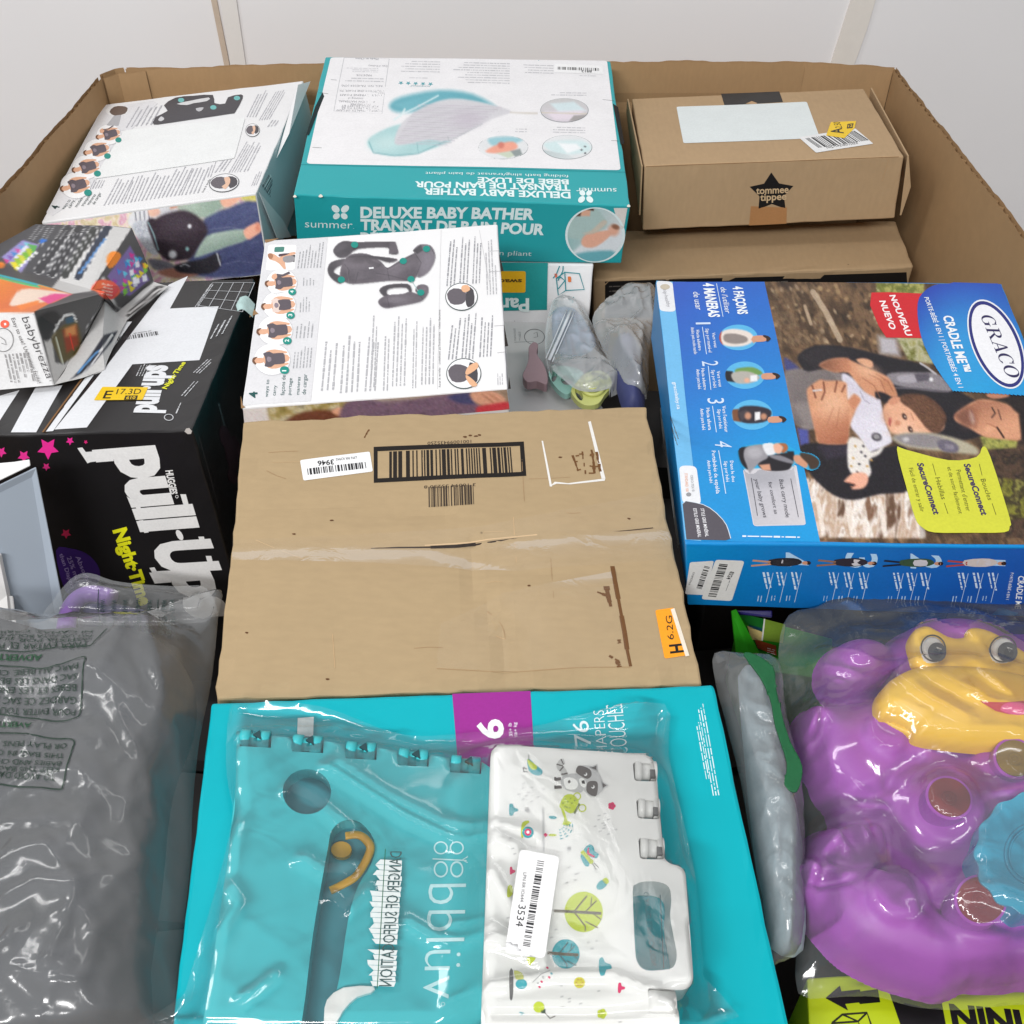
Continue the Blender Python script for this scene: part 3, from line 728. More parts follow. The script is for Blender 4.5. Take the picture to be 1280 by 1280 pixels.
for a, b, c, n, s in (((785, 500), (775, 120), (865, 495), 4, 17), ((860, 1105), (858, 1020), (905, 1100), 3, 18)):
    P.greek(*zc(*a, *b, *c), n, (180, 180, 184), seed=s, ragged=.5)
for a, b, c, n, s in (((375, 300), (400, 130), (545, 292), 8, 20), ((412, 415), (414, 358), (500, 410), 4, 21), ((392, 590), (396, 490), (470, 584), 4, 22), ((362, 765), (376, 645), (490, 758), 5, 23), ((345, 965), (360, 820), (478, 958), 6, 24)):
    P.greek(*zb(*a, *b, *c), n, (165, 166, 170), seed=s, ragged=.35)
P.build('small_print', box)
# the printed grey carrier, large and small
P = Print(hb.top); P.L = 2
G0, G1, G2 = (98, 92, 99), (70, 67, 72), (118, 112, 120)
ca = [((450, 150, 490, 112, 560, 115, 700, 112, 724, 120, 738, 165, 700, 165, 690, 138, 560, 145, 510, 180, 470, 182), G1, 0),
      ((700, 112, 726, 114, 740, 160, 698, 166), G0, 1),
      ((424, 240, 440, 205, 500, 190, 520, 205, 470, 225, 452, 250, 490, 272, 480, 300, 440, 275), G1, 0),
      ((490, 210, 520, 175, 560, 165, 610, 170, 660, 200, 690, 230, 740, 200, 800, 168, 830, 160, 845, 200, 820, 265, 790, 285, 700, 285, 560, 300, 510, 295, 480, 270), G0, 1),
      ((806, 150, 835, 125, 880, 128, 902, 160, 900, 200, 870, 250, 825, 268, 838, 200, 820, 165), G2, 1),
      ((806, 150, 840, 126, 850, 150, 822, 168), G1, 2),
      ((520, 180, 560, 172, 650, 178, 735, 190, 700, 205, 640, 190, 560, 188), G1, 2), ((595, 185, 640, 205, 665, 215, 640, 230, 600, 205), G1, 3),
      ((520, 255, 545, 240, 590, 248, 640, 245, 700, 262, 640, 262, 590, 275, 540, 280), G2, 2),
      ((655, 330, 690, 305, 780, 300, 800, 330, 790, 345, 775, 318, 700, 322, 690, 345, 720, 360, 690, 365), G1, 0),
      ((650, 380, 665, 362, 700, 350, 760, 345, 790, 335, 826, 345, 815, 330, 830, 305, 868, 308, 872, 340, 850, 372, 820, 385, 740, 400, 690, 408, 665, 400), G0, 1),
      ((690, 365, 730, 360, 770, 372, 730, 385, 700, 382), G2, 2)]
def shade_art(c):
    c.a[:] = (236, 236, 237)
    for pts, col, dl in ca: c.fill(za(*pts), col, .9)
    m = c.m.copy(); a0 = c.a.copy()
    for x, y, rx, ry, col, rot in ((560, 215, 22, 9, (126, 119, 127), 10), (640, 255, 26, 8, (82, 77, 84), 0), (730, 240, 20, 9, (124, 117, 126), -20), (790, 260, 12, 8, (84, 78, 86), -20), (870, 200, 8, 14, (136, 130, 140), 20), (520, 270, 9, 6, (80, 75, 82), 0), (480, 140, 9, 4, (96, 92, 99), -30), (620, 128, 24, 3, (88, 84, 90), 0), (560, 190, 12, 5, (80, 75, 80), 0), (740, 370, 14, 6, (122, 116, 124), 0), (690, 395, 9, 3, (78, 72, 80), 0), (850, 330, 5, 7, (122, 114, 124), 0)):
        c.blob(*za(x, y)[0], rx, ry, col, rot, .9, .75)
    for q in ((500, 215, 520, 240, 510, 290), (660, 205, 690, 232, 745, 203), (745, 203, 800, 172), (640, 252, 700, 262, 780, 282), (820, 265, 842, 205, 806, 152), (560, 248, 548, 296), (690, 232, 700, 284), (880, 130, 900, 165), (520, 182, 600, 176, 700, 186), (690, 362, 700, 406), (830, 345, 850, 370)): c.line(za(*q), .8, (62, 58, 64), .7)
    for q in ((505, 218, 515, 290), (662, 210, 690, 238, 742, 210), (812, 155, 846, 205)): c.line([(x+.8, y+.8) for x, y in za(*q)], .5, (150, 144, 150), .5)
    c.mottle([(70, 66, 72), (120, 114, 122)], 2.2, 9, None, .16)
    c.a = np.where(m[:, None] > .02, c.a, a0); c.m = m
P.picture(za(412, 100, 912, 100, 912, 420, 412, 420), 190, 120, shade_art, only=True, soft=0)
P.L = 5
for x, y in ((545, 130), (762, 201), (866, 147), (486, 285), (797, 282), (840, 342)): P.ell(*za(x, y)[0], 4.6, 4.0, TEAL, n=14)
P.poly(za(608, 230, 630, 228, 630, 236, 610, 238), (225, 225, 228)); P.line(za(800, 290, 828, 335), .0006, (160, 190, 190))
P.build('product_picture', box)
# two round close-ups of hands on the buckle
P = Print(hb.top)
for cx, cy, r in ((1020, 360, 70), (1031, 703, 76)):
    P.new(); q = za(cx, cy)[0]; rr = r/3.5556; P.L = 2; P.ell(*q, rr*1.03, rr*.90, (70, 84, 84), n=32); P.L = 3; P.ell(*q, rr*.98, rr*.84, (238, 238, 240), n=32); P.L = 4
    T = lambda *k: [(q[0]+k[i]*rr, q[1]+k[i+1]*rr*.86) for i in range(0, len(k), 2)]
    P.poly(smooth_poly(T(-.92, -.2, -.5, -.62, .1, -.5, .3, -.2, .2, .4, -.2, .6, -.7, .5), 2), G0); P.poly(smooth_poly(T(.35, -.75, .75, -.5, .8, .5, .4, .8, .25, .3, .3, -.3), 2), G1)
    P.L = 5
    if cy > 500: P.poly(smooth_poly(T(.1, -.1, .3, -.5, .75, -.75, .85, -.4, .4, .0, .15, .1), 2), (226, 176, 138)); P.poly(smooth_poly(T(.1, .15, .3, .2, .8, .75, .5, .9, .2, .5), 2), (226, 176, 138))
    else: P.poly(smooth_poly(T(.05, -.8, .4, -.85, .55, -.5, .2, -.3, .0, -.5), 2), (226, 176, 138))
P.build('buckle_vignette', box)
# photo strip on the front edge
def strip(c):
    c.grad(*za(40, 880, 1230, 800), (205, 196, 190), (150, 128, 110)); c.mottle([(120, 110, 60), (170, 150, 92), (210, 200, 170), (96, 88, 60)], 9, 3, za(160, 840, 520, 820, 520, 920, 150, 920))
    c.fill(za(45, 850, 150, 845, 170, 920, 50, 925), (224, 216, 214), 2)
    c.fill(za(250, 925, 290, 880, 380, 862, 470, 868, 520, 885, 540, 925), (112, 66, 48), 2); c.fill(za(440, 868, 480, 850, 522, 868, 525, 890, 480, 890), (228, 168, 138), 1)
    c.fill(za(505, 830, 620, 815, 700, 835, 900, 800, 1050, 790, 1085, 830, 1100, 860, 1000, 925, 520, 925), (116, 92, 112), 2); c.mottle([(88, 70, 88), (130, 104, 124), (104, 84, 100)], 6, 8, za(520, 830, 1060, 800, 1040, 920, 530, 925), .7)
    c.fill(za(960, 800, 1060, 785, 1085, 820, 1070, 838, 1000, 830), (72, 72, 110), 1.5)
    c.fill(za(1060, 785, 1150, 778, 1200, 800, 1215, 830, 1150, 842, 1080, 830), (214, 158, 132), 1.5); c.line(za(1110, 792, 1160, 830), 1.4, (160, 104, 84)); c.line(za(1140, 788, 1185, 822), 1.2, (170, 112, 90))
    c.fill(za(1090, 850, 1150, 838, 1228, 828, 1228, 860, 1100, 885), (196, 62, 72), 1.5)
P = Print(hb.front, k=1.35); fq = [(303.5, 511.5), (633.5, 487), (637, 512), (306, 540)]
P.picture(fq, 150, 14, strip, grain=4); P.build('front_photo', box)
# torn and worn corners
P = Print(hb.top); P.L = 1
for q in (((146, 108), (210, 101), (180, 114), (150, 122)), ((80, 398), (118, 436), (100, 440), (78, 452)), ((38, 800), (48, 842), (60, 850), (40, 856))):
    P.poly([za(*t)[0] for t in q], (150, 118, 84))
for q in (((1186, 160), (1200, 215), (1207, 245), (1196, 246)), ((1208, 480), (1228, 580), (1214, 582)), ((1232, 715), (1240, 770), (1228, 772))):
    P.poly([za(*t)[0] for t in q], (40, 34, 32))
for a, b in (((1140, 155), (1192, 153)), ((1145, 247), (1200, 244)), ((1165, 490), (1210, 486)), ((1180, 610), (1222, 605))): P.line(za(*a, *b), .0005, (150, 150, 152))
o = P.build('worn_corner', box, ROUGHP); o['kind'] = 'stuff'
# loose torn curl of printed paper at the left edge
c0 = hb.top.hit(*za(96, 430)[0])
bm = bmesh.new(); U, V, W = hb.top.ex, hb.top.ey, hb.top.n
g = [[bm.verts.new(c0 + V*(.022*(j/6-.35)) - U*(.017*i/6)*(1-.4*abs(j/6-.5)) + W*(.013*math.sin(i/6*2.3) + .002*noise.noise(Vector((i*.7, j*.9, 1))))) for j in range(7)] for i in range(7)]
for i in range(6):
    for j in range(6): bm.faces.new([g[i][j], g[i+1][j], g[i+1][j+1], g[i][j+1]])
from_bm('torn_paper_curl', bm, plain('paper_curl', lin((178, 206, 204)), noise_amt=.3, scale=90), box, smooth=True)

# ------------------------------------------------------------------ far white carrier box
hb = HexBox(FIT['rear'], {'TBL': (131, 130.5), 'TBR': (379, 100.5), 'TFL': (51, 278), 'TFR': (320, 242), 'BFR': (338, 344)}, h=.102)
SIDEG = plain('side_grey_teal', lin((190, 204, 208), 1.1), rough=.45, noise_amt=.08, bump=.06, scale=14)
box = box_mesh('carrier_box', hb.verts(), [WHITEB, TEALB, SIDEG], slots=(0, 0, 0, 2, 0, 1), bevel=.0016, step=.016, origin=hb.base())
tag(box, 'white baby carrier box with large blank sticker, leaning in the back corner of the bin', 'carrier box', 'white carrier boxes')
zA = Zm(40, 90, 3.5556)
P = Print(hb.top)
P.poly(zA(312, 160, 540, 128, 560, 140, 440, 260, 395, 262, 265, 520, 90, 640, 62, 625), (222, 222, 225)); P.L = 1
for (x, y, r, k) in ((342, 280, 15, 4), (290, 350, 16, 2), (242, 425, 17, 2), (194, 506, 18.5, 1)):
    P.new(); q = zA(x, y)[0]; P.L = 1; fig(P, q[0], q[1], r, k, (-1, .3))
P.new(); P.L = 1; P.ell(*zA(378, 172)[0], 14, 7, (236, 236, 236)); P.L = 2; P.poly(smooth_poly(zA(345, 178, 365, 155, 400, 152, 425, 160, 415, 185, 370, 195), 2), (104, 88, 80)); P.poly(zA(365, 195, 398, 190, 385, 240, 330, 240), (176, 176, 180))
P.build('carrying_position_vignette', box)
P = Print(hb.top); P.L = 2
DK = (66, 64, 70)
P.poly(smooth_poly(zA(535, 225, 545, 205, 605, 175, 588, 150, 640, 116, 720, 108, 805, 104, 812, 140, 860, 142, 872, 114, 930, 101, 936, 120, 905, 178, 880, 187, 720, 212, 560, 236, 542, 232), 2), DK)
P.L = 3
P.poly(smooth_poly(zA(645, 145, 700, 132, 788, 116, 780, 132, 720, 142, 690, 150), 2), (214, 214, 216)); P.poly(smooth_poly(zA(562, 216, 576, 200, 590, 212, 575, 222), 2), (205, 205, 208)); P.poly(smooth_poly(zA(730, 165, 765, 160, 755, 175, 740, 178), 2), (190, 190, 194))
for x, y in ((665, 128), (912, 118), (808, 160)): P.ell(*zA(x, y)[0], 4, 2.8, (110, 186, 184), n=12)
P.build('product_picture', box)
P = Print(hb.top, base=.0002); P.L = 2
P.rpoly(zA(412, 262, 948, 205, 900, 385, 272, 478), (234, 236, 236), .003); P.build('blank_sticker', box)
P = Print(hb.top); P.L = 2
for a, b, c, n, s in (((310, 595), (378, 470), (400, 582), 5, 1), ((395, 588), (455, 455), (480, 574), 5, 2), ((478, 575), (545, 440), (570, 562), 5, 3), ((568, 562), (640, 425), (660, 550), 5, 4), ((655, 552), (720, 410), (745, 540), 5, 5), ((775, 470), (800, 400), (800, 468), 2, 6), ((805, 450), (850, 385), (860, 440), 3, 7), ((870, 450), (955, 300), (930, 445), 5, 8), ((935, 445), (1010, 300), (965, 440), 2, 9), ((950, 200), (1010, 80), (1000, 200), 4, 10), ((1005, 215), (1090, 70), (1060, 210), 5, 11), ((1040, 245), (1066, 210), (1085, 240), 3, 12), ((410, 250), (470, 150), (540, 235), 6, 13), ((250, 522), (272, 482), (310, 515), 5, 14), ((970, 510), (1000, 440), (1000, 505), 3, 15)):
    P.greek(*zA(*a, *b, *c), n, (184, 184, 190), seed=s, ragged=.25)
P.build('small_print', box)
P = Print(hb.top); P.L = 2
P.text('4', *zA(112, 612, 122, 598, 80, 606), (30, 60, 62), weight=.03)
for t, x0, y0, x1, y1 in (('ways to', 140, 612, 172, 570), ('carry', 168, 606, 190, 572), ('modes de', 198, 602, 238, 544), ('transport', 226, 598, 262, 546), ('maneras', 252, 592, 284, 546), ('de cargar', 276, 590, 308, 538)):
    P.text(t, *zA(x0, y0, x1, y1, x0-13, y0-4), (80, 92, 94), res=2)
P.text('how it works', *zA(762, 538, 795, 478, 752, 537), (60, 62, 66), res=1)
P.build('lettering', box)
P = Print(hb.top)
for cx, cy, rx, ry in ((854, 496, 19, 11.8), (980, 259, 9, 8.4)):
    P.new(); q = zA(cx, cy)[0]; P.L = 2; P.ell(*q, rx, ry, (70, 74, 78), n=28, rot=-8); P.L = 3; P.ell(*q, rx*.95, ry*.93, (232, 232, 234), n=28, rot=-8); P.L = 4
    P.poly(smooth_poly([(q[0]+rx*x, q[1]+ry*y) for x, y in ((-.9, 0), (-.5, -.6), (.1, -.55), (.2, .1), (0, .6), (-.6, .55))], 2), G0); P.poly(smooth_poly([(q[0]+rx*x, q[1]+ry*y) for x, y in ((.3, -.7), (.8, -.5), (.85, .2), (.4, .6), (.25, 0))], 2), G1)
    P.L = 5; P.poly(smooth_poly([(q[0]+rx*x, q[1]+ry*y) for x, y in ((0, -.5), (.35, -.6), (.4, 0), (.1, .7), (-.15, .4), (.1, .1))], 2), (226, 186, 160))
P.build('buckle_vignette', box)
# big photograph on the front face: blossom, grey carrier, jeans, small foot
def jeans(c):
    c.mottle([(236, 205, 214), (214, 160, 184), (246, 232, 214), (206, 192, 150), (240, 214, 222)], 9, 11)
    c.fill(zA(770, 640, 860, 610, 1000, 575, 1060, 750, 1075, 900, 700, 905, 720, 780), (74, 80, 116), 3); c.mottle([(58, 62, 98), (86, 94, 132), (70, 76, 112), (100, 106, 140)], 7, 5, zA(780, 640, 1000, 580, 1060, 760, 1070, 900, 830, 900), .75, (1, 3), 60)
    c.grad(*zA(900, 600, 960, 900), (90, 96, 132), (48, 50, 80), zA(770, 640, 1000, 580, 1075, 890, 830, 900), .45)
    c.line(zA(790, 700, 880, 690, 930, 700), .9, (120, 124, 150), .7); c.line(zA(830, 860, 920, 840, 1000, 850), .9, (110, 114, 144), .6)
    c.fill(zA(925, 545, 1000, 540, 998, 575, 930, 570), (205, 196, 110), 2)
    c.fill(zA(640, 605, 700, 585, 840, 555, 850, 600, 780, 645, 720, 650), (166, 184, 170), 2.5); c.grad(*zA(660, 610, 800, 640), (190, 204, 190), (140, 160, 146), zA(640, 605, 840, 560, 850, 600, 760, 645), .6)
    c.fill(zA(836, 560, 870, 545, 918, 545, 925, 565, 880, 600, 845, 596), (232, 176, 152), 1.5)
    c.fill(zA(425, 655, 470, 600, 560, 592, 640, 600, 640, 625, 560, 650, 480, 690, 440, 690), (228, 228, 232), 1.5)
    for x in (455, 475, 495, 515): c.line(zA(x, 605, x+6, 660), 1.0, (70, 72, 84))
    c.fill(zA(515, 605, 545, 592, 570, 625, 545, 645, 520, 638), (236, 190, 170), 1.5); c.fill(zA(605, 590, 640, 582, 645, 605, 615, 612), (214, 160, 134), 1.5)
    c.fill(zA(440, 690, 500, 660, 530, 700, 560, 780, 560, 810, 520, 800), (196, 200, 208), 1.5); c.mottle([(214, 218, 224), (160, 164, 176), (224, 226, 230), (120, 124, 140)], 2.2, 9, zA(450, 690, 500, 665, 555, 780, 550, 808, 515, 795), .8)
    c.fill(zA(540, 660, 600, 630, 680, 618, 750, 655, 780, 710, 740, 780, 700, 830, 600, 835, 560, 790, 520, 700), (62, 52, 60), 2); c.fill(zA(510, 665, 545, 655, 570, 740, 590, 800, 560, 800, 530, 730), (60, 50, 58), 1.5); c.line(zA(515, 668, 540, 720, 562, 790), 1.5, (150, 186, 192))
    c.blob(*zA(660, 680)[0], 22, 14, (84, 74, 84), 20, .9, .6); c.grad(*zA(560, 700, 600, 830), (70, 60, 68), (38, 32, 38), zA(560, 700, 780, 710, 700, 830, 600, 835), .5)
    c.fill(zA(725, 815, 760, 750, 800, 720, 940, 700, 955, 745, 870, 775, 800, 800, 735, 822), (158, 176, 164), 1.5); c.grad(*zA(800, 715, 830, 800), (186, 200, 190), (116, 138, 126), zA(730, 815, 800, 720, 940, 705, 950, 745, 800, 795), .7)
    c.fill(zA(940, 705, 985, 675, 1012, 672, 1020, 705, 990, 730, 958, 745), (234, 172, 148), 1.2); c.blob(*zA(1003, 690)[0], 3, 5, (214, 138, 116), 0, .8)
    c.fill(zA(520, 830, 600, 840, 640, 870, 560, 880, 530, 860), (120, 118, 128), 1.5); c.fill(zA(560, 890, 620, 870, 700, 885, 740, 900, 640, 915), (172, 120, 104), 1.5)
    c.fill(zA(640, 855, 760, 830, 825, 805, 840, 860, 790, 895, 660, 890), (46, 44, 50), 1.5); c.line(zA(822, 805, 838, 858), 1.5, (200, 204, 210)); c.blob(*zA(700, 686)[0], 2.4, 2.6, (224, 226, 230)); c.blob(*zA(690, 786)[0], 2.2, 2.6, (130, 170, 172)); c.blob(*zA(625, 810)[0], 5, 5, (206, 206, 212)); c.line(zA(660, 862, 680, 852, 700, 862), 1.2, (180, 184, 190))
    for dx in (560, 540): c.line(zA(dx, 850, dx+40, 866), 1, (70, 70, 80), .6)
P = Print(hb.front, k=1.5)
bl = hb.front.hit(70, 372); 
P.picture([(53, 281), (319, 244.5), (335.5, 342), (66, 372)], 230, 70, jeans, grain=4); P.build('front_photo', box)
P = Print(hb.right, k=2.0)  # side inks brightened as a whole to offset the shade on this face
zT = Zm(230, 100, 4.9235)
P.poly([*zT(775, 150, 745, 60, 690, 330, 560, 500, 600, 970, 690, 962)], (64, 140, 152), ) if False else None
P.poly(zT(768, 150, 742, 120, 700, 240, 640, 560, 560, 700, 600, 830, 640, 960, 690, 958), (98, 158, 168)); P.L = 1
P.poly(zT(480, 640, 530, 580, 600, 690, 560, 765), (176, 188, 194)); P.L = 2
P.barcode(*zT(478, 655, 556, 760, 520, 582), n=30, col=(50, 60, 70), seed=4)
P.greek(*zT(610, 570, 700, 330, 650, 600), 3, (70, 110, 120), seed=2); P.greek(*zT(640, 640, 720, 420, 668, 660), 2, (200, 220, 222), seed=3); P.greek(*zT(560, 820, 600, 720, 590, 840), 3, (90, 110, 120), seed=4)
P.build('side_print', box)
# opened end flap, white inner board bent out at the near corner
a, b, c_, d = hb.T['FR'], hb.T['BR'], hb.B['FR'], hb.B['BR']
zz = -hb.Z
def flap(name, pts, mat, parent, th=.0008):
    n = (pts[1]-pts[0]).cross(pts[2]-pts[0]).normalized()*th; v = list(pts)+[p-n for p in pts]; k = len(pts)
    f = [tuple(range(k)), tuple(range(2*k-1, k-1, -1))]+[(i, i+k, (i+1) % k+k, (i+1) % k) for i in range(k)]
    return from_vf(name, v, f, mat, parent)
n = hb.right.n
flap('open_flap', [hb.right.hit(*zT(445, 690)[0])+n*.003, hb.right.hit(*zT(560, 860)[0])+n*.010, hb.right.hit(*zT(605, 965)[0])+n*.012, hb.right.hit(*zT(545, 975)[0])+n*.006], WHITEB, box)
flap('open_flap', [hb.right.hit(*zT(560, 480)[0])+n*.002, hb.right.hit(*zT(690, 30)[0])+n*.002, hb.right.hit(*zT(735, 8)[0])+n*.010, hb.right.hit(*zT(600, 330)[0])+n*.010], WHITEB, box)
# ================================================================== teal and white baby bather box
zS = Zm(395, 60, 3.3684); zs = Zm(340, 40, 2.7826)
hb = HexBox(FIT['bather'], {'TBL': (406.5, 70.5), 'TBR': (763.5, 76), 'TFR': (787.5, 257.5), 'TFL': (367, 243), 'BFR': (776.6, 329.3), 'BFL': (373, 323)})
box = box_mesh('bather_box', hb.verts(), TEALB, bevel=.0016, step=.018, origin=hb.base(), rough_edges=.0008)
tag(box, 'flat teal and white baby bather box lying highest at the back of the bin', 'bather box')
P = Print(hb.top); P.rpoly(zs(204, 88, 1166, 100, 1212, 482, 119, 458), (232, 231, 233), .006)
P.build('white_panel', box, cut=.02)
P = Print(hb.top); P.L = 1
P.line(zs(95, 461, 1228, 489), .0007, (20, 116, 124))
for a, b in (((205, 166), (226, 168)), ((166, 212), (196, 216)), ((1150, 236), (1190, 240)), ((140, 402), (172, 404)), ((1180, 380), (1206, 381))): P.line(zs(*a, *b), .0008, (88, 90, 92))
P.poly(zs(150, 262, 176, 210, 182, 225, 128, 360, 118, 360), (20, 40, 42)); P.poly(zs(1186, 250, 1204, 262, 1226, 390, 1212, 392), (30, 26, 22))
for x, y, r in ((170, 570, 7), (80, 572, 6), (1240, 606, 6)): P.poly([zs(x+r*math.cos(t)*(1+.3*math.sin(3*t)), y+r*.8*math.sin(t))[0] for t in (i*.6283 for i in range(10))], (226, 220, 208))
o = P.build('worn_edge', box, ROUGHP); o['kind'] = 'stuff'
W = (224, 240, 240)
P = Print(hb.top); P.L = 1
P.text('DELUXE BABY BATHER', *zs(1036, 558, 527, 545, 1038, 579), W, weight=.035)
P.text('TRANSAT DE BAIN POUR', *zs(1035, 534, 497, 521, 1037, 553), W, weight=.035)
P.text('BÉBÉ DE LUXE', *zs(1030, 515, 716, 508, 1031, 531), W, weight=.035)
P.text('folding bath sling/transat de bain pliant', *zs(1030, 499, 534, 488, 1030, 508), W)
P.text('summer', *zs(1197, 545, 1057, 543, 1198, 562), W)
P.build('lettering', box)
def butterfly(P, x, y, s, Z, col, flip=1):
    for dx, dy, rx, ry, rot in ((-.55, -.42, .52, .38, 40), (.55, -.42, .52, .38, -40), (-.45, .42, .42, .34, -35), (.45, .42, .42, .34, 35)):
        q = Z(x+dx*s, y+dy*s*flip)[0]; sc = Z(1, 0)[0][0]-Z(0, 0)[0][0]; P.ell(q[0], q[1], rx*s*sc, ry*s*sc, col, rot*flip, 16)
P = Print(hb.top); P.L = 1; butterfly(P, 1090, 572, 26, zs, W, -1); P.build('butterfly_logo', box)
P = Print(hb.front); butterfly(P, 238, 626, 30, zs, W); P.build('butterfly_logo', box)
P = Print(hb.front)
P.text('DELUXE BABY BATHER', *zs(308, 644, 910, 652, 308, 608), W, weight=.04); P.text('TRANSAT DE BAIN POUR', *zs(308, 686, 945, 704, 308, 651), W, weight=.04)
P.text('BÉBÉ DE LUXE', *zs(308, 728, 690, 738, 308, 697), W, weight=.04); P.text('folding bath sling/transat de bain pliant', *zs(310, 768, 902, 778, 310, 752), W, res=2)
P.text('summer', *zs(115, 678, 280, 682, 115, 652), W, weight=-.005); P.text('.', *zs(282, 682, 286, 682, 282, 676), W)
P.build('lettering', box)
def bath(c):
    z = zs; c.a[:] = (196, 212, 214); c.grad(*z(1040, 640, 1230, 700), (150, 190, 190), (226, 226, 226))
    c.fill(z(1035, 600, 1110, 600, 1150, 640, 1165, 670, 1130, 720, 1060, 720, 1020, 700), (176, 200, 196), 1.5); c.fill(z(1060, 605, 1110, 605, 1105, 640, 1075, 640), (226, 176, 150), 1); c.fill(z(1050, 600, 1080, 600, 1072, 640, 1052, 640), (96, 60, 44), 1.2)
    c.fill(z(1090, 600, 1120, 606, 1118, 622, 1095, 618), (80, 50, 36), 1)
    c.fill(z(1040, 770, 1150, 690, 1225, 680, 1228, 760, 1150, 800, 1060, 800), (226, 232, 236), 2); c.fill(z(1060, 770, 1180, 760, 1190, 785, 1130, 800, 1070, 800), (110, 178, 188), 2)
    c.fill(z(1075, 730, 1090, 705, 1130, 695, 1170, 690, 1180, 705, 1130, 745, 1090, 748), (236, 178, 152), 1.2); c.blob(*z(1188, 690)[0], 7, 7, (232, 176, 150)); c.blob(*z(1195, 678)[0], 5, 3, (150, 104, 80), 20)
    c.fill(z(1080, 700, 1110, 690, 1150, 655, 1165, 665, 1120, 700), (206, 196, 180), 1)
P = Print(hb.front)
q = zs(1028, 612, 1230, 612, 1228, 800, 1022, 796); P.L = 0; P.ell(*zs(1124, 705)[0], 37.5, 34.5, (226, 240, 240), n=40); P.L = 1
P.picture([*zs(1030, 612, 1222, 614, 1214, 800, 1026, 794)], 60, 50, bath, disc=True); P.build('round_photo', box)
P = Print(hb.front); P.poly(zs(1188, 612, 1236, 612, 1214, 740, 1210, 690), (224, 218, 212)); P.build('photo_edge', box)
# printed picture of the sling on the white face
def sling(c):
    z = zS; c.a[:] = (232, 231, 233)
    c.fill(z(310, 240, 360, 205, 520, 178, 660, 195, 760, 250, 700, 240, 560, 215, 430, 262, 340, 268), (96, 168, 182), 3); c.grad(*z(330, 230, 700, 230), (120, 186, 198), (80, 156, 172), z(330, 238, 520, 185, 660, 205, 560, 215, 400, 265), .6, 2)
    c.fill(z(215, 405, 235, 370, 330, 325, 420, 320, 560, 380, 540, 405, 420, 445, 330, 455, 250, 440), (168, 206, 208), 1.5); c.blob(*z(300, 400)[0], 20, 9, (196, 222, 222), -5, .9, .8); c.line(z(222, 395, 240, 440, 330, 453, 430, 444, 550, 390), 1.2, (110, 166, 172))
    c.fill(z(330, 400, 350, 330, 400, 280, 480, 235, 560, 215, 650, 220, 760, 245, 825, 270, 740, 300, 560, 390, 480, 385, 380, 405), (206, 205, 210), 1.2)
    for i in range(17):
        y = 232+i*10; c.line(z(430-i*6, y+5, 780-i*14, y+18), 1.0, (176, 172, 180) if i % 2 else (186, 178, 190), .8)
    c.blob(*z(640, 300)[0], 18, 10, (186, 176, 190), 0, .9, .5)
    c.line(z(365, 275, 420, 250, 515, 200), 1.6, (226, 238, 240)); c.line(z(820, 272, 900, 275, 1130, 280), 2.0, (206, 200, 192)); c.line(z(330, 300, 360, 280, 375, 255), 2.2, (214, 230, 232))
    c.line(z(425, 400, 430, 440), .8, (120, 170, 176)); c.line(z(555, 372, 560, 392, 700, 320), .8, (140, 150, 156), .6)
P = Print(hb.top); P.L = 1
P.picture([*zS(200, 165, 935, 165, 935, 470, 200, 470)], 220, 70, sling); P.build('sling_picture', box)
P = Print(hb.top)
for cx, cy, rx, ry, k in ((1047, 264, 99, 50, 0), (790, 420, 103, 50, 1), (1058, 420, 103, 50, 2)):
    def vign(c, k=k, cx=cx, cy=cy):
        z = zS; o = lambda *p: z(*[p[i]+(cx if i % 2 == 0 else cy) for i in range(len(p))])
        c.a[:] = (222, 224, 226)
        if k == 0: c.grad(*o(0, -50, 0, 50), (196, 196, 196), (206, 200, 208)); c.fill(o(-60, -30, 40, -38, 90, 0, -20, 10), (206, 222, 226), 1.5); c.fill(o(-80, 5, 80, 0, 60, 40, -40, 40), (224, 214, 224), 2); c.line(o(-100, 8, 100, 14), 1.6, (206, 198, 186)); c.fill(o(40, 20, 95, 18, 60, 46, 20, 44), (160, 156, 156), 1)
        if k == 1: c.fill(o(-60, -40, 40, -46, 80, -30, 0, -5, -50, -10), (150, 196, 206), 2); c.fill(o(-75, 15, -20, -15, 40, -25, 60, 0, 20, 20, -40, 25), (232, 160, 138), 1.5); c.blob(*o(-10, -10)[0], 4, 4, (206, 120, 104)); c.fill(o(-30, 25, 30, 15, 60, 30, 20, 45), (196, 206, 186), 1); c.fill(o(30, 15, 70, 5, 80, 30, 50, 40), (140, 150, 150), 1)
        if k == 2: c.fill(o(-95, -20, 60, -30, 100, 10, 20, 30, -60, 20), (206, 226, 228), 2); c.fill(o(-40, -20, 40, -15, 60, 5, 0, 25), (236, 240, 242), 1.5); c.grad(*o(-100, 20, 60, 50), (170, 186, 188), (214, 220, 222), o(-100, 10, 0, 30, 40, 50, -80, 50), .7); [c.blob(*o(a, b)[0], 1.3, 1.1, (60, 66, 70)) for a, b in ((75, -4), (60, 10), (75, 24))]
    P.new(); P.L = 1 if k else 2; P.ell(*zS(cx, cy)[0], rx/3.3684*1.02, ry/3.3684*1.02, (96, 112, 116), n=40); P.L += 1
    P.picture([*zS(cx-rx, cy-ry, cx+rx, cy-ry, cx+rx, cy+ry, cx-rx, cy+ry)], 44, 24, vign, disc=True)
P.build('round_vignette', box)
gy = (192, 192, 196)
P = Print(hb.top); P.L = 1
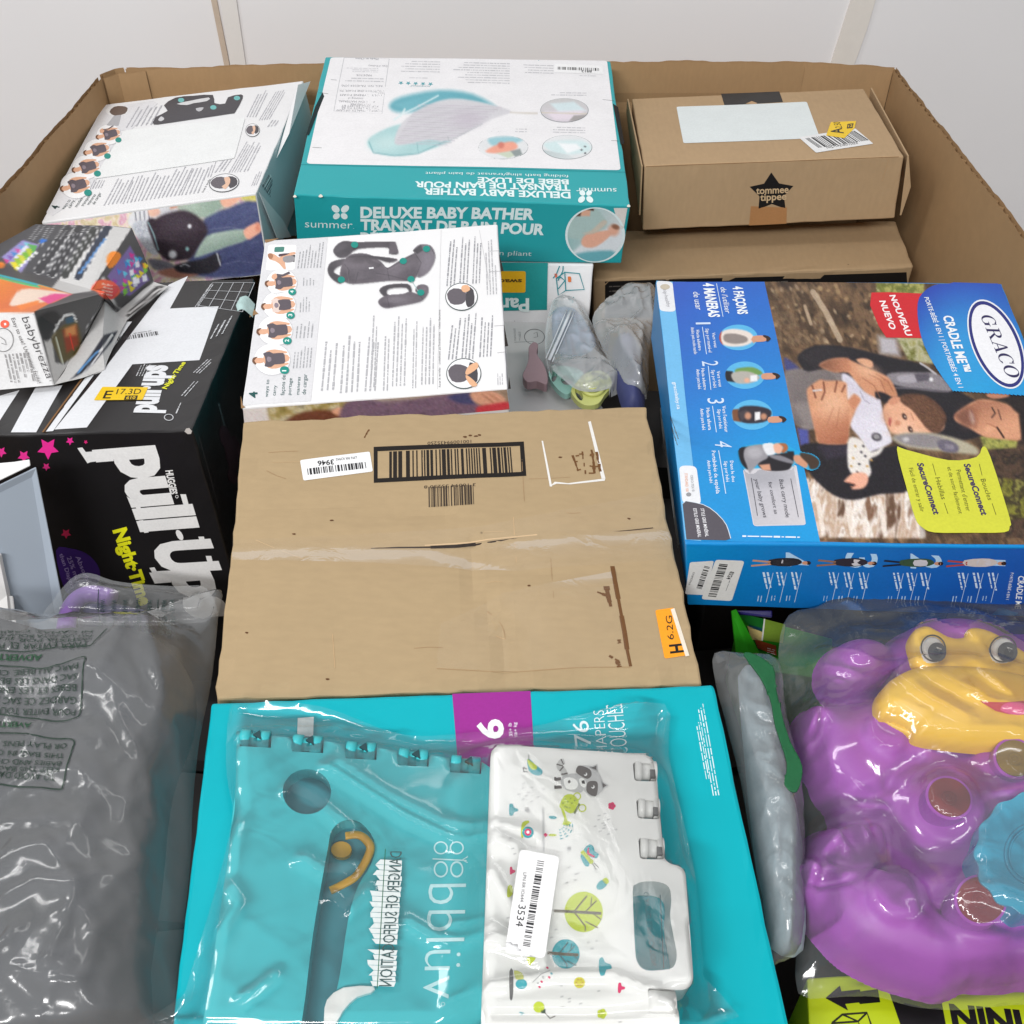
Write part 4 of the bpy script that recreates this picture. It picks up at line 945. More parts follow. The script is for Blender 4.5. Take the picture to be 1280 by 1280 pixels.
for a, b, c, n, s in (((520, 108), (345, 104), (522, 55), 5, 1), ((815, 155), (560, 150), (815, 62), 9, 2), ((1000, 112), (870, 108), (1000, 70), 4, 3), ((1140, 205), (980, 203), (1140, 186), 2, 4), ((1135, 365), (965, 360), (1135, 334), 3, 5), ((890, 360), (690, 357), (890, 338), 2, 6), ((1180, 122), (1105, 120), (1180, 116), 1, 8), ((470, 132), (380, 130), (470, 124), 1, 9), ((480, 165), (390, 163), (480, 157), 1, 10)):
    P.greek(*zS(*a, *b, *c), n, gy, seed=s)
for i in range(5):
    x, y = 358+i*31, 148+i*1.2; P.poly([zS(x+(12 if j % 2 == 0 else 5)*math.cos(j*math.pi/5+math.pi/2), y+(9 if j % 2 == 0 else 3.8)*math.sin(j*math.pi/5+math.pi/2))[0] for j in range(10)], (86, 160, 170))
P.text('summer', *zS(480, 160, 395, 158, 480, 167), (120, 170, 176), res=1)
P.build('small_print', box)
P = Print(hb.top); P.L = 1
P.line(zS(118, 40, 308, 46, 278, 278, 75, 268, 118, 40), .0006, (170, 172, 176))
gt = (138, 138, 144)
for t, x0, x1, y in (('UNDER PENALTY OF LAW', 275, 85, 262), ('THIS TAG NOT TO BE', 268, 108, 252), ('REMOVED EXCEPT BY', 262, 108, 243), ('THE CONSUMER', 232, 145, 236), ('ALL NEW MATERIAL', 250, 95, 224), ('consisting of', 205, 135, 211), ('POLYSTYRENE FOAM', 278, 102, 197), ('BEADS', 285, 240, 187), ('POLYETHYLENE FOAM, 7%', 285, 100, 179), ('REG. NO. PA-43354 (CN)', 280, 108, 158), ('MADE FOR', 235, 170, 113), ('Made in China', 262, 165, 43), ('Date of Delivery', 300, 220, 74)):
    P.text(t, *zS(x0, y, x1, y-2, x0, y+8), gt, res=1)
P.greek(*zS(285, 148, 105, 144, 285, 126), 2, gy, seed=4); P.greek(*zS(262, 106, 128, 103, 262, 84), 3, gy, seed=5)
P.build('tag_text', box)
P = Print(hb.top, base=.0002); P.L = 1; P.rpoly(zS(1005, 68, 1208, 76, 1212, 112, 1002, 104), (238, 238, 239), .001); P.L = 2
P.barcode(*zS(1018, 80, 1195, 87, 1018, 92), n=56, seed=8); P.text('8912', *zS(1162, 96, 1118, 95, 1162, 105), (40, 40, 44), weight=.02)
P.build('barcode_sticker', box)

# ================================================================== brown star box
zt = Zm(740, 60, 2.3704)
KT = kraft('star_box_kraft', (.46, .315, .18), axis=0)
hb = HexBox(FIT['tommee'], {'TBL': (789.8, 123.3), 'TBR': (1079.6, 110.6), 'TFR': (1130.2, 195), 'TFL': (805.4, 207.6), 'BFL': (803.3, 287.8), 'BFR': (1118.4, 273)})
box = box_mesh('star_box', hb.verts(), KT, bevel=.002, step=.02, origin=hb.base(), rough_edges=.0007)
tag(box, 'brown mailer box with black star logo and yellow sticker in the back corner', 'mailer box')
BK = (30, 28, 28)
P = Print(hb.front)
star = lambda cx, cy, R, r, rot, sq=1: [zt(cx+(R if i % 2 == 0 else r)*math.cos(rot+i*math.pi/5), cy+sq*(R if i % 2 == 0 else r)*math.sin(rot+i*math.pi/5))[0] for i in range(10)]
P.uvpoly([P.f.uv(*q) for q in star(533, 428, 68, 38, -math.pi/2-.02, .88)], BK); P.L = 1
P.text('tommee', *zt(487, 432, 583, 428, 487, 412), (206, 178, 140), weight=.022); P.text('tippee', *zt(499, 452, 577, 448, 499, 432), (206, 178, 140), weight=.022)
P.build('star_logo', box)
P = Print(hb.front); P.poly(zt(472, 468, 578, 472, 577, 520, 466, 525), (176, 128, 84)); P.build('tape_piece', box, print_mat('tape_gloss', .3, .5))
P = Print(hb.top); P.poly(zt(383, 136, 555, 129, 566, 160, 393, 170), BK); P.L = 1; P.poly(zt(455, 165, 474, 157, 490, 163, 486, 166), (186, 150, 110)); P.build('black_flap_print', box)
P = Print(hb.top, base=.0002); P.rpoly(zt(250, 175, 636, 160, 676, 268, 272, 284), (222, 229, 229), .004); P.build('blank_sticker', box)
P = Print(hb.top, base=.0004); P.rpoly(zt(612, 266, 780, 240, 834, 285, 664, 312), (232, 232, 232), .002); P.L = 1
P.barcode(*zt(632, 270, 782, 247, 672, 298), n=46, seed=2); P.text('X0010BG47Q00', *zt(790, 286, 695, 300, 789, 279), (40, 40, 40), res=2)
P.L = 3; P.rpoly(zt(708, 222, 782, 219, 778, 240, 748, 270, 694, 262), (240, 200, 30), .001); P.L = 4
P.text('A', *zt(746, 256, 739, 240, 712, 258), (30, 26, 14), weight=.02); P.text('2.50', *zt(742, 240, 734, 222, 722, 240), (50, 42, 20)); P.poly(zt(757, 228, 775, 226, 772, 240, 755, 242), (60, 48, 20)); P.text('12', *zt(759, 238, 771, 236, 760, 231), (240, 200, 30), weight=.02)
P.build('price_sticker', box)
n = hb.right.n
flap('lid_flap', [hb.T['FR']+n*.004, hb.T['BR']+n*.006+hb.X*.004, hb.T['BR']+n*.012-hb.Z*.05, hb.B['FR']*.5+hb.T['FR']*.5+n*.013, hb.B['FR']+n*.006-hb.Z*-.004], KT, box, .002)
flap('lid_flap', [hb.T['FL']-hb.X*.004, hb.T['BL']-hb.X*.007, hb.T['BL']-hb.X*.008-hb.Z*.02, hb.T['FL']-hb.X*.005-hb.Z*.07], KT, box, .002)
P = Print(hb.front, k=.9); P.L = 0
P.line(zt(860, 395, 880, 330), .0006, (196, 160, 118)); P.line(zt(160, 352, 910, 322), .0008, (150, 112, 74)); P.build('fold_crease', box, ROUGHP)

# ================================================================== long brown box below it
KL = kraft('long_box_kraft', (.40, .275, .155), axis=0)
hb = HexBox(FIT['brown'], {'TFR': (1142.5, 333), 'TBR': (1119, 275), 'TFL': (742, 350)}, h=.30)
box = box_mesh('long_box', hb.verts(), KL, bevel=.003, step=.02, origin=hb.base(), rough_edges=.0018)
tag(box, 'long battered brown box with black printed band, under the star box', 'carton')
P = Print(hb.front); P.poly(zt(38, 692, 932, 664, 934, 700, 900, 800, 38, 800), (26, 24, 24)); P.L = 1
for i in range(3): P.greek(*zt(50, 702+i*14, 640, 684+i*14, 50, 712+i*14), 1, (96, 90, 84), seed=i+3, ragged=.4)
P.build('black_band', box)
# ================================================================== blue baby carrier box
zG = Zm(960, 350, 4); zL = Zm(810, 340, 5.818); zF = Zm(830, 540, 5.818); zR = Zm(1040, 580, 5.333); z6 = Zm(800, 340, 2.6667)
BLUE = plain('blue_board', lin((12, 134, 204), 1.0), rough=.34, spec=.45, noise_amt=.06, bump=.04, scale=16)
hb = HexBox(FIT['graco'], {'TBL': (820.6, 351), 'TBR': (1252, 354), 'TFL': (856, 680), 'TFR': (1384, 684), 'BFL': (859, 756), 'BFR': (1372, 774)}, h=.078)
box = box_mesh('blue_carrier_box', hb.verts(), BLUE, bevel=.0014, step=.018, origin=hb.base())
tag(box, 'glossy blue baby carrier box with photo of a man carrying a baby', 'carrier box')
GL = print_mat('gloss_ink', .34, .3)
# gradient panel of the left part
def panel(c):
    c.grad((840, 350), (915, 590), (52, 92, 190), (24, 182, 230)); c.grad((835, 380), (905, 360), (46, 74, 176), (30, 92, 190), op=.35)
P = Print(hb.top)
P.picture([*zL(182, 70, 848, 72), *zF(1138, 802, 270, 795)], 60, 70, panel)
P.L = 1
P.poly([*zL(64, 62, 182, 70), *zF(268, 795, 150, 785)], (112, 184, 230)); P.build('gradient_panel', box, GL)
# the photograph
def man(c):
    z = zG; c.a[:] = (110, 84, 60)
    c.mottle([(52, 38, 28), (84, 62, 44), (108, 82, 58), (150, 116, 84), (80, 58, 40), (100, 76, 54)], 24, 21, None, 1, (1.5, .8), 60, 1.5)
    rb = np.random.RandomState(4)
    for k in range(90): c.blob(*z(rb.uniform(20, 560), rb.uniform(20, 330))[0], rb.uniform(1.5, 4.5), rb.uniform(1.2, 3), [(214, 178, 130), (170, 132, 92), (236, 206, 168), (60, 44, 32)][k % 4], 60, .6, .7)
    c.mottle([(70, 52, 40), (214, 190, 156), (96, 74, 54), (80, 58, 44)], 7, 5, z(20, 40, 240, 20, 330, 300, 60, 340), .25, (1.6, .7), 65, 1.6)
    c.line(z(225, 60, 290, 160, 360, 300), 7, (236, 210, 180), .8); c.line(z(185, 130, 215, 220), 4, (240, 210, 176), .8)
    c.mottle([(170, 164, 70), (214, 210, 120), (120, 128, 44), (228, 224, 170)], 11, 14, z(540, 15, 780, 15, 780, 75, 540, 70), 1); c.mottle([(196, 190, 100), (234, 230, 190), (130, 134, 50)], 10, 24, z(640, 285, 800, 285, 830, 420, 700, 400), .95)
    c.fill(z(550, 280, 640, 290, 660, 380, 560, 370), (226, 220, 226), 4)
    c.mottle([(104, 76, 58), (226, 210, 198), (190, 160, 136), (246, 240, 234), (130, 96, 74)], 26, 31, z(190, 990, 700, 1040, 790, 1290, 240, 1290), 1, (.6, 1.9), 10, 2.2)
    for x, w in ((400, 9), (470, 8), (560, 6), (740, 10), (250, 6)): c.line(z(x, 1100, x+30, 1270), w, (248, 240, 232), .65)
    c.mottle([(70, 52, 40), (104, 78, 60), (54, 42, 36), (120, 96, 66)], 14, 33, z(1020, 780, 1290, 780, 1290, 1290, 1190, 1290, 1100, 900), 1); c.mottle([(90, 84, 30), (170, 170, 60), (60, 50, 30), (200, 196, 96)], 12, 35, z(1150, 990, 1290, 1000, 1290, 1190, 1200, 1200), .9); c.mottle([(150, 160, 60), (220, 220, 110), (80, 90, 40)], 10, 36, z(1060, 785, 1250, 790, 1240, 840, 1080, 850), .9)
    c.a *= np.where((c.Y > 590) & (c.X < 1150), .97, .80)[:, None]
    BLK = (30, 27, 33)
    c.fill(z(80, 390, 120, 410, 160, 450, 120, 470, 90, 460), (64, 68, 120), 2); c.fill(z(150, 740, 205, 745, 210, 830, 165, 830), (74, 80, 150), 2)
    c.fill(z(88, 455, 300, 452, 420, 470, 430, 600, 260, 740, 140, 720, 110, 600), (128, 118, 116), 2); c.grad(*z(100, 470, 260, 720), (120, 112, 112), (92, 84, 84), z(88, 455, 300, 452, 400, 560, 260, 740, 140, 720), .7); c.fill(z(120, 620, 250, 610, 330, 720, 190, 740), (150, 140, 138), 4, .6)
    # sleeves and shirt
    c.fill(z(148, 385, 190, 345, 270, 325, 420, 340, 600, 385, 760, 420, 830, 470, 960, 560, 1100, 650, 1090, 760, 1000, 800, 880, 800, 700, 700, 560, 600, 330, 450, 200, 460, 160, 420), BLK, 1.5)
    c.fill(z(165, 830, 260, 815, 400, 815, 560, 840, 690, 840, 720, 1040, 560, 1070, 430, 1100, 330, 1075, 240, 1000, 190, 930), BLK, 1.5); c.fill(z(250, 830, 400, 820, 420, 870, 300, 900), (54, 46, 62), 3, .7)
    c.grad(*z(200, 350, 500, 420), (52, 46, 50), (26, 24, 30), z(160, 380, 270, 328, 520, 372, 700, 420, 500, 430, 240, 450), .55)
    # grey shoulder strap
    c.fill(z(590, 478, 640, 462, 760, 462, 850, 470, 930, 545, 850, 560, 700, 540, 620, 520), (134, 128, 134), 1.5); c.fill(z(650, 480, 740, 474, 760, 505, 700, 515, 650, 505), (166, 160, 168), 1); c.fill(z(730, 470, 800, 466, 818, 500, 745, 510), (88, 82, 92), 1.2); c.line(z(640, 540, 760, 545, 900, 560), 2, (94, 88, 96)); c.line(z(760, 415, 800, 440, 838, 470), 2.5, (180, 176, 182)); c.blob(*z(815, 497)[0], 2.5, 2.5, (226, 224, 228))
    # hands
    SK, SD, SH = (206, 146, 112), (150, 92, 66), (232, 184, 150)
    c.fill(z(255, 430, 300, 400, 380, 390, 450, 420, 520, 450, 580, 475, 610, 500, 640, 560, 640, 585, 560, 560, 500, 560, 440, 520, 400, 465, 330, 462), SK, 1.5); c.grad(*z(260, 430, 400, 440), (96, 58, 42), (190, 126, 94), z(255, 430, 300, 400, 400, 390, 420, 460, 330, 462), .8, 2)
    c.fill(z(440, 400, 480, 392, 520, 408, 520, 440, 480, 430), (214, 158, 124), 1.2)
    c.fill(z(470, 540, 500, 520, 530, 545, 535, 600, 520, 608, 495, 580), SK, 1.2); c.fill(z(560, 500, 610, 505, 640, 560, 638, 585, 600, 575), (192, 132, 98), 1.5)
    for a in ((500, 470, 560, 500, 590, 570), (470, 490, 530, 530, 560, 590), (540, 470, 600, 510, 625, 560)): c.line(z(*a), 1.4, SD, .7)
    c.blob(*z(500, 455)[0], 14, 8, SH, 20, .9, .6)
    # white bib
    c.fill(z(370, 470, 420, 490, 480, 560, 545, 600, 560, 600, 570, 640, 590, 720, 620, 790, 610, 820, 540, 850, 500, 860, 470, 800, 410, 720, 440, 650, 400, 600, 380, 540), (214, 210, 222), 1.5); c.grad(*z(400, 500, 600, 800), (196, 190, 204), (226, 222, 230), z(380, 480, 480, 560, 560, 600, 590, 720, 615, 800, 540, 845, 470, 800, 430, 640), .6)
    c.blob(*z(545, 785)[0], 6.5, 5, (70, 66, 74), 20, .3); c.blob(*z(545, 783)[0], 4, 3, (150, 146, 150), 20, .3); c.line(z(460, 555, 480, 600, 510, 620), 1.2, (170, 164, 178))
    # near hand
    c.fill(z(195, 560, 215, 530, 260, 500, 290, 505, 350, 505, 390, 515, 395, 540, 400, 600, 430, 570, 465, 600, 440, 650, 415, 720, 405, 790, 390, 820, 260, 815, 240, 760, 215, 660), SK, 1.5)
    c.grad(*z(250, 640, 330, 830), (214, 154, 120), (150, 84, 58), z(215, 640, 410, 640, 405, 790, 390, 820, 260, 815, 240, 760), .75); c.blob(*z(330, 620)[0], 18, 16, SH, 0, .9, .7)
    for a in ((222, 530, 240, 590), (278, 512, 285, 560, 270, 600), (345, 510, 335, 560), (385, 530, 370, 560)): c.line(z(*a), 2.2, (104, 56, 40), .8)
    c.line(z(228, 555, 268, 552), 2, (206, 206, 210)); c.line(z(330, 640, 300, 720), 1.2, SD, .5); c.line(z(360, 640, 345, 740), 1.2, SD, .5); c.fill(z(400, 610, 430, 575, 462, 602, 430, 655), (196, 132, 100), 1.2)
    # baby
    c.fill(z(575, 650, 600, 610, 640, 590, 720, 600, 800, 640, 870, 700, 880, 740, 840, 765, 720, 770, 640, 770, 600, 740), (224, 168, 136), 1.5)
    c.fill(z(650, 590, 690, 570, 780, 575, 850, 620, 890, 680, 885, 720, 850, 768, 800, 750, 760, 700, 720, 650, 680, 625), (88, 58, 44), 1.5); c.mottle([(70, 44, 34), (116, 80, 58), (88, 58, 42), (134, 94, 66)], 3, 41, z(655, 590, 780, 578, 885, 680, 850, 764, 790, 735, 720, 650), .8, (3, .6), 35)
    c.fill(z(600, 610, 625, 585, 660, 590, 650, 615, 620, 628), (204, 142, 112), 1); c.blob(*z(690, 760)[0], 18, 4, (236, 192, 164), -5, .9, .7); c.blob(*z(680, 730)[0], 12, 8, (236, 190, 160), 0, .9, .6)
    for e in ((682, 684), (712, 748)): c.blob(*z(*e)[0], 4.4, 2.6, (64, 40, 34), 60, .35); c.blob(*z(e[0]+3, e[1])[0], 1.2, 1.2, (214, 190, 176), 0, .5)
    c.line(z(715, 668, 728, 700), 1, (150, 96, 70), .7); c.blob(*z(648, 716)[0], 3.4, 3, (196, 130, 100), 0, .7); c.blob(*z(610, 708)[0], 2.2, 4.6, (188, 96, 88), 10, .6); c.line(z(606, 690, 612, 730), 1, (140, 64, 58)); c.blob(*z(590, 680)[0], 5, 8, (200, 146, 116), 0, .9, .6)
    c.fill(z(410, 790, 470, 800, 520, 860, 580, 830, 560, 870, 510, 900, 520, 960, 490, 990, 415, 960, 400, 880), (226, 220, 214), 1.5)
    for i, (x, y) in enumerate(((440, 830), (470, 860), (430, 890), (460, 920), (500, 930), (490, 880), (420, 930), (480, 830), (520, 900), (450, 960))): c.blob(*z(x, y)[0], 1.8, 1.4, (70, 66, 72) if i % 2 else (190, 150, 90), 20, .5)
    c.fill(z(388, 1000, 430, 965, 490, 965, 505, 1000, 480, 1040, 420, 1045, 440, 1022, 390, 1010), (232, 172, 146), 1.2); c.line(z(395, 1008, 440, 1020), 1.2, (180, 116, 92)); c.line(z(415, 1035, 450, 1025), 1, (180, 116, 92))
    # man's face
    c.fill(z(930, 680, 960, 650, 1050, 600, 1150, 610, 1240, 650, 1262, 720, 1265, 800, 1180, 800, 1080, 785, 1000, 740, 940, 710), (204, 144, 112), 1.5); c.grad(*z(1000, 620, 1060, 780), (132, 80, 60), (216, 158, 124), z(935, 680, 1050, 605, 1150, 612, 1250, 660, 1262, 795, 1080, 785), .55); c.grad(*z(930, 690, 1040, 660), (106, 66, 52), (160, 104, 80), z(932, 682, 1000, 630, 1060, 640, 1040, 740, 980, 730), .75, 3)
    c.fill(z(1130, 590, 1200, 572, 1290, 575, 1290, 680, 1240, 660, 1200, 620), (34, 26, 26), 2); c.fill(z(1255, 680, 1290, 650, 1290, 820, 1268, 800), (30, 24, 24), 2); c.fill(z(1090, 575, 1140, 558, 1200, 562, 1200, 585, 1130, 595), (190, 128, 100), 1.2)
    c.line(z(1120, 640, 1135, 668, 1118, 690), 1.6, (54, 34, 30)); c.line(z(1145, 740, 1165, 770, 1178, 790), 2.2, (50, 30, 26)); c.line(z(1095, 720, 1140, 740), 1.4, (150, 92, 68)); c.line(z(1016, 655, 1030, 700, 1012, 700), 1.6, (120, 60, 52)); c.blob(*z(1018, 690)[0], 3, 8, (226, 200, 188), -14, .6, .7); c.fill(z(1100, 720, 1080, 750, 1095, 765, 1140, 745), (226, 168, 132), 1.5, .7); c.blob(*z(990, 690)[0], 9, 12, (112, 72, 60), -20, .9, .5); c.line(z(1150, 650, 1165, 700), 1.6, (60, 36, 30), .7)
    # lower strap and buckle
    c.fill(z(620, 790, 700, 765, 830, 768, 960, 800, 1040, 840, 1048, 872, 1000, 872, 880, 858, 700, 836), (176, 168, 146), 2); c.fill(z(630, 790, 700, 770, 820, 775, 880, 800, 860, 840, 720, 830), (138, 132, 134), 2); c.fill(z(850, 805, 900, 800, 950, 830, 945, 862, 890, 862, 855, 840), (104, 98, 112), 1.5); c.fill(z(885, 820, 930, 828, 930, 850, 890, 846), (132, 126, 138), 1.5); c.fill(z(660, 785, 720, 785, 730, 815, 680, 815), (140, 134, 138), 1); c.blob(*z(690, 798)[0], 4, 3, (190, 186, 188))
P = Print(hb.top); P.L = 0
P.picture([*zL(848, 72), (1250, 356), (1380, 682), *zF(1138, 802)], 330, 270, man, grain=5); P.build('front_photo', box, GL)
P = Print(hb.top); P.L = 2
P.poly(smooth_poly(zG(510, 130, 516, 66, 600, 64, 772, 70, 772, 292, 590, 290, 552, 232), 1), (204, 34, 44)); P.L = 3
P.text('NOUVEAU', *zG(606, 80, 690, 282, 634, 78), (246, 238, 238), weight=.03); P.text('NUEVO', *zG(556, 108, 610, 250, 585, 107), (246, 238, 238), weight=.03)
P.build('red_flash', box, GL)
def blu(c): c.grad(*zG(800, 60, 1000, 560), (36, 62, 170), (30, 150, 214)); c.blob(*zG(960, 330)[0], 45, 60, (52, 178, 228), 0, .9, .55)
P = Print(hb.top); P.L = 4
bz = smooth_poly(zG(1150, 20, 900, 20, 830, 28, 780, 60, 750, 110, 752, 210, 780, 320, 850, 450, 965, 588, 1100, 585, 1260, 575), 3)[:-9] + zG(1286, 575, 1330, 420, 1160, 20)
P.picture([*zG(740, 10), (1251, 355), (1345, 600), *zG(700, 600)], 230, 190, blu, clip=bz)
P.L = 5
P.poly([zG(q[0], q[1])[0] for q in ell(1140, 325, 112, 232, -24, 48)], (38, 44, 120)); P.L = 6
P.poly([zG(q[0], q[1])[0] for q in ell(1140, 325, 119, 240, -24, 48)], (236, 238, 242), [[zG(q[0], q[1])[0] for q in ell(1140, 325, 112, 232, -24, 48)]])
P.poly([zG(q[0], q[1])[0] for q in ell(1140, 325, 97, 214, -24, 48)], (238, 239, 243)); P.build('brand_panel', box, GL)
# lettering
P = Print(hb.top); P.L = 7
def serif_letter(ch):
    """thick-and-thin serif capitals as outlines, capital height 1"""
    def arc(cx, cy, rx, ry, tx, ty, a0, a1, n=26):
        A = [math.radians(a0+(a1-a0)*k/n) for k in range(n+1)]
        return [(cx+rx*math.cos(a), cy+ry*math.sin(a)) for a in A] + [(cx+(rx-tx)*math.cos(a), cy+(ry-ty)*math.sin(a)) for a in reversed(A)]
    R = lambda x0, y0, x1, y1: [(x0, y0), (x1, y0), (x1, y1), (x0, y1)]
    if ch == 'O': return [arc(.42, .5, .42, .52, .17, .05, 0, 180), arc(.42, .5, .42, .52, .17, .05, 180, 360)], .9
    if ch == 'C': return [arc(.42, .5, .42, .52, .17, .05, 45, 318), R(.66, .62, .71, .98)], .84
    if ch == 'G': return [arc(.42, .5, .42, .52, .17, .05, 45, 325), R(.66, .64, .71, .98), R(.60, .06, .76, .42), R(.50, .40, .86, .45)], .96
    if ch == 'R': return [R(.10, .03, .26, .97), R(0, 0, .36, .05), R(0, .95, .42, 1), arc(.40, .735, .33, .265, .16, .055, -90, 90), R(.24, .47, .42, .53), R(.24, .945, .42, 1), [(.36, .50), (.52, .48), (.86, .03), (.68, .03)], R(.64, 0, .94, .05)], .95
    if ch == 'A': return [[(.40, 1.02), (.50, 1.02), (.80, .03), (.62, .03)], [(.40, 1.02), (.46, .95), (.16, .03), (.10, .03)], R(0, 0, .28, .05), R(.52, 0, .90, .05), R(.22, .30, .62, .36)], .9
def serif_word(P, txt, a, b, c, col):
    A, B, C = P.f.uv(*a), P.f.uv(*b), P.f.uv(*c); L = [serif_letter(t) for t in txt]; W = sum(l[1] for l in L); x = 0; V = C-A; U = (B-A)/W
    for polys, w in L:
        P.piece += 1
        for q in polys: P.uvpoly([A+U*(x+p[0])+V*p[1] for p in q], col)
        x += w
serif_word(P, 'GRACO', *zG(1056, 178, 1196, 496, 1122, 180), (40, 34, 84))
P.text('CRADLE ME"', *zG(960, 182, 1030, 462, 916, 182)[::1][:2], *zG(918, 182), (236, 240, 246)) if False else P.text('CRADLE ME™', *zG(872, 184, 962, 465, 918, 182), (238, 242, 248), weight=.03)
P.text('PORTE-BÉBÉ 4 EN 1 | PORTABEBÉS 4 EN 1', *zG(778, 92, 950, 545, 800, 91), (232, 238, 246), res=2, weight=.012)
P.L = 3; Wt = (236, 242, 248)
P.text('4 FAÇONS', *zL(618, 108, 655, 310, 685, 106), Wt, weight=.035); P.text("de l'utiliser", *zL(528, 112, 562, 300, 568, 112), Wt, shear=.15)
P.text('4 MANERAS', *zL(402, 82, 445, 330, 475, 82), Wt, weight=.035); P.text('de usar', *zL(330, 145, 350, 275, 375, 143), Wt, shear=.15)
for t, a, b, c in (('1', (343, 362, 343, 388), None, (454, 380)),): pass
P.text('1', *zL(346, 370, 348, 384, 452, 368), (206, 222, 242), weight=.0); P.text('2', *zL(390, 655, 396, 692, 505, 652), (206, 222, 242)); P.text('3', *zL(432, 925, 438, 965, 550, 922), (206, 222, 242)); P.text('4', *zF(366, 66, 372, 110, 486, 78), (206, 222, 242))
for lines in (((('Vers vous'), 462, 445, 480, 555, 24), ('Sigo por mamá-el', 416, 415, 440, 590, 24), ('Hacia adentro', 348, 425, 366, 578, 24), ('Ambio para recién nacido', 310, 405, 334, 605, 24)),
              (('Vers vous', 498, 728, 516, 842, 24), ('Sigo por bebé', 460, 720, 478, 850, 24), ('Hacia adentro', 386, 708, 406, 866, 24), ('Ambio para bebé', 350, 715, 366, 860, 24)),
              (("Vers l'extérieur", 540, 980, 560, 1170, 26), ('Sigo por bebé', 506, 1005, 520, 1145, 24), ('Hacia afuera', 424, 995, 440, 1155, 26), ('Ambio para bebé', 380, 1000, 396, 1155, 24))):
    for t, x0, y0, x1, y1, cp in lines: P.text(t, *zL(x0, y0, x1, y1, x0+cp, y0-1), Wt, res=1, weight=.01)
for t, x0, y0, x1, y1, cp in (('Dans le dos', 478, 215, 492, 370, 24), ('Sigo por bebé', 434, 218, 450, 370, 24), ('Portabebés de espalda', 344, 142, 376, 455, 28), ('Ambio para bebé', 310, 212, 330, 378, 24)): P.text(t, *zF(x0, y0, x1, y1, x0+cp, y0-1), Wt, res=1, weight=.01)
for q in (zL(500, 85, 545, 328), zL(394, 402, 424, 604), zL(437, 690, 458, 864), zL(470, 980, 498, 1170), zF(396, 138, 446, 455)): P.piece += 1; P.line(q, .0007, (206, 226, 244))
P.text('gracobaby.ca', *zL(182, 808, 214, 1005, 208, 806), Wt, res=2, weight=.01)
P.build('lettering', box, GL)
# figures in pale discs
def small_figs(k, cx, cy, rx, ry):
    def f(c):
        o = lambda *p: zL(*[p[i]+(cx if i % 2 == 0 else cy) for i in range(len(p))])
        c.a[:] = (88, 178, 226)
        if k == 1: c.fill(o(-165, -50, -120, -55, -110, 60, -150, 50), (160, 66, 56), 1); c.fill(o(-120, -40, -40, -65, 60, -50, 110, -10, 90, 40, 0, 65, -110, 50), (226, 214, 206), 1); c.fill(o(-100, -25, -20, -30, 60, -5, 60, 30, -20, 45, -100, 25), (140, 130, 126), 1); c.fill(o(90, 10, 130, -10, 140, 20, 110, 40), (214, 160, 130), .8)
        if k == 2: c.fill(o(-150, -35, -90, -30, -70, 50, -140, 40), (30, 30, 36), 1); c.fill(o(-60, -50, 60, -60, 130, -15, 60, 0, -60, -10), (110, 150, 80), 1); c.fill(o(-90, -20, 20, -30, 110, 10, 60, 50, -40, 60, -90, 30), (176, 172, 164), 1); c.fill(o(40, 0, 90, -5, 90, 40, 40, 45), (232, 232, 234), .8); c.blob(*o(15, 35)[0], 3.4, 3, (224, 172, 146))
        if k == 3: c.fill(o(-150, -40, -100, -45, -80, 50, -140, 40), (120, 76, 52), 1); c.fill(o(-90, -55, 40, -65, 140, -30, 110, 40, 0, 60, -90, 40), (48, 42, 52), 1); c.fill(o(-100, -20, -40, -40, -10, 10, -80, 40), (70, 62, 68), 1); c.fill(o(20, -20, 60, -25, 60, 30, 20, 40), (232, 230, 232), .8); c.blob(*o(-30, 5)[0], 4, 4.5, (196, 140, 112)); c.blob(*o(85, 10)[0], 4, 4, (190, 136, 108))
    return f
P = Print(hb.top)
for k, cx, cy, rx, ry, hx, hy in ((1, 655, 478, 140, 94, 830, 486), (2, 705, 755, 145, 100, 900, 762), (3, 760, 1042, 150, 108, 950, 1075)):
    P.new(); P.L = 1; P.picture(zL(cx-rx, cy-ry, cx+rx, cy-ry, cx+rx, cy+ry, cx-rx, cy+ry), 40, 26, small_figs(k, cx, cy, rx, ry), disc=True); P.L = 2
    P.poly(smooth_poly(zL(hx-70, hy-16, hx, hy-22, hx+30, hy-8, hx+30, hy+14, hx, hy+24, hx-70, hy+22), 2), (206, 150, 122)); P.L = 3
    P.poly(smooth_poly(zL(hx+5, hy-24, hx+40, hy-18, hx+62, hy+2, hx+45, hy+20, hx+30, hy+24, hx+28, hy, hx+10, hy-10), 2), (50, 34, 30))
P.build('figure_vignette', box, GL)
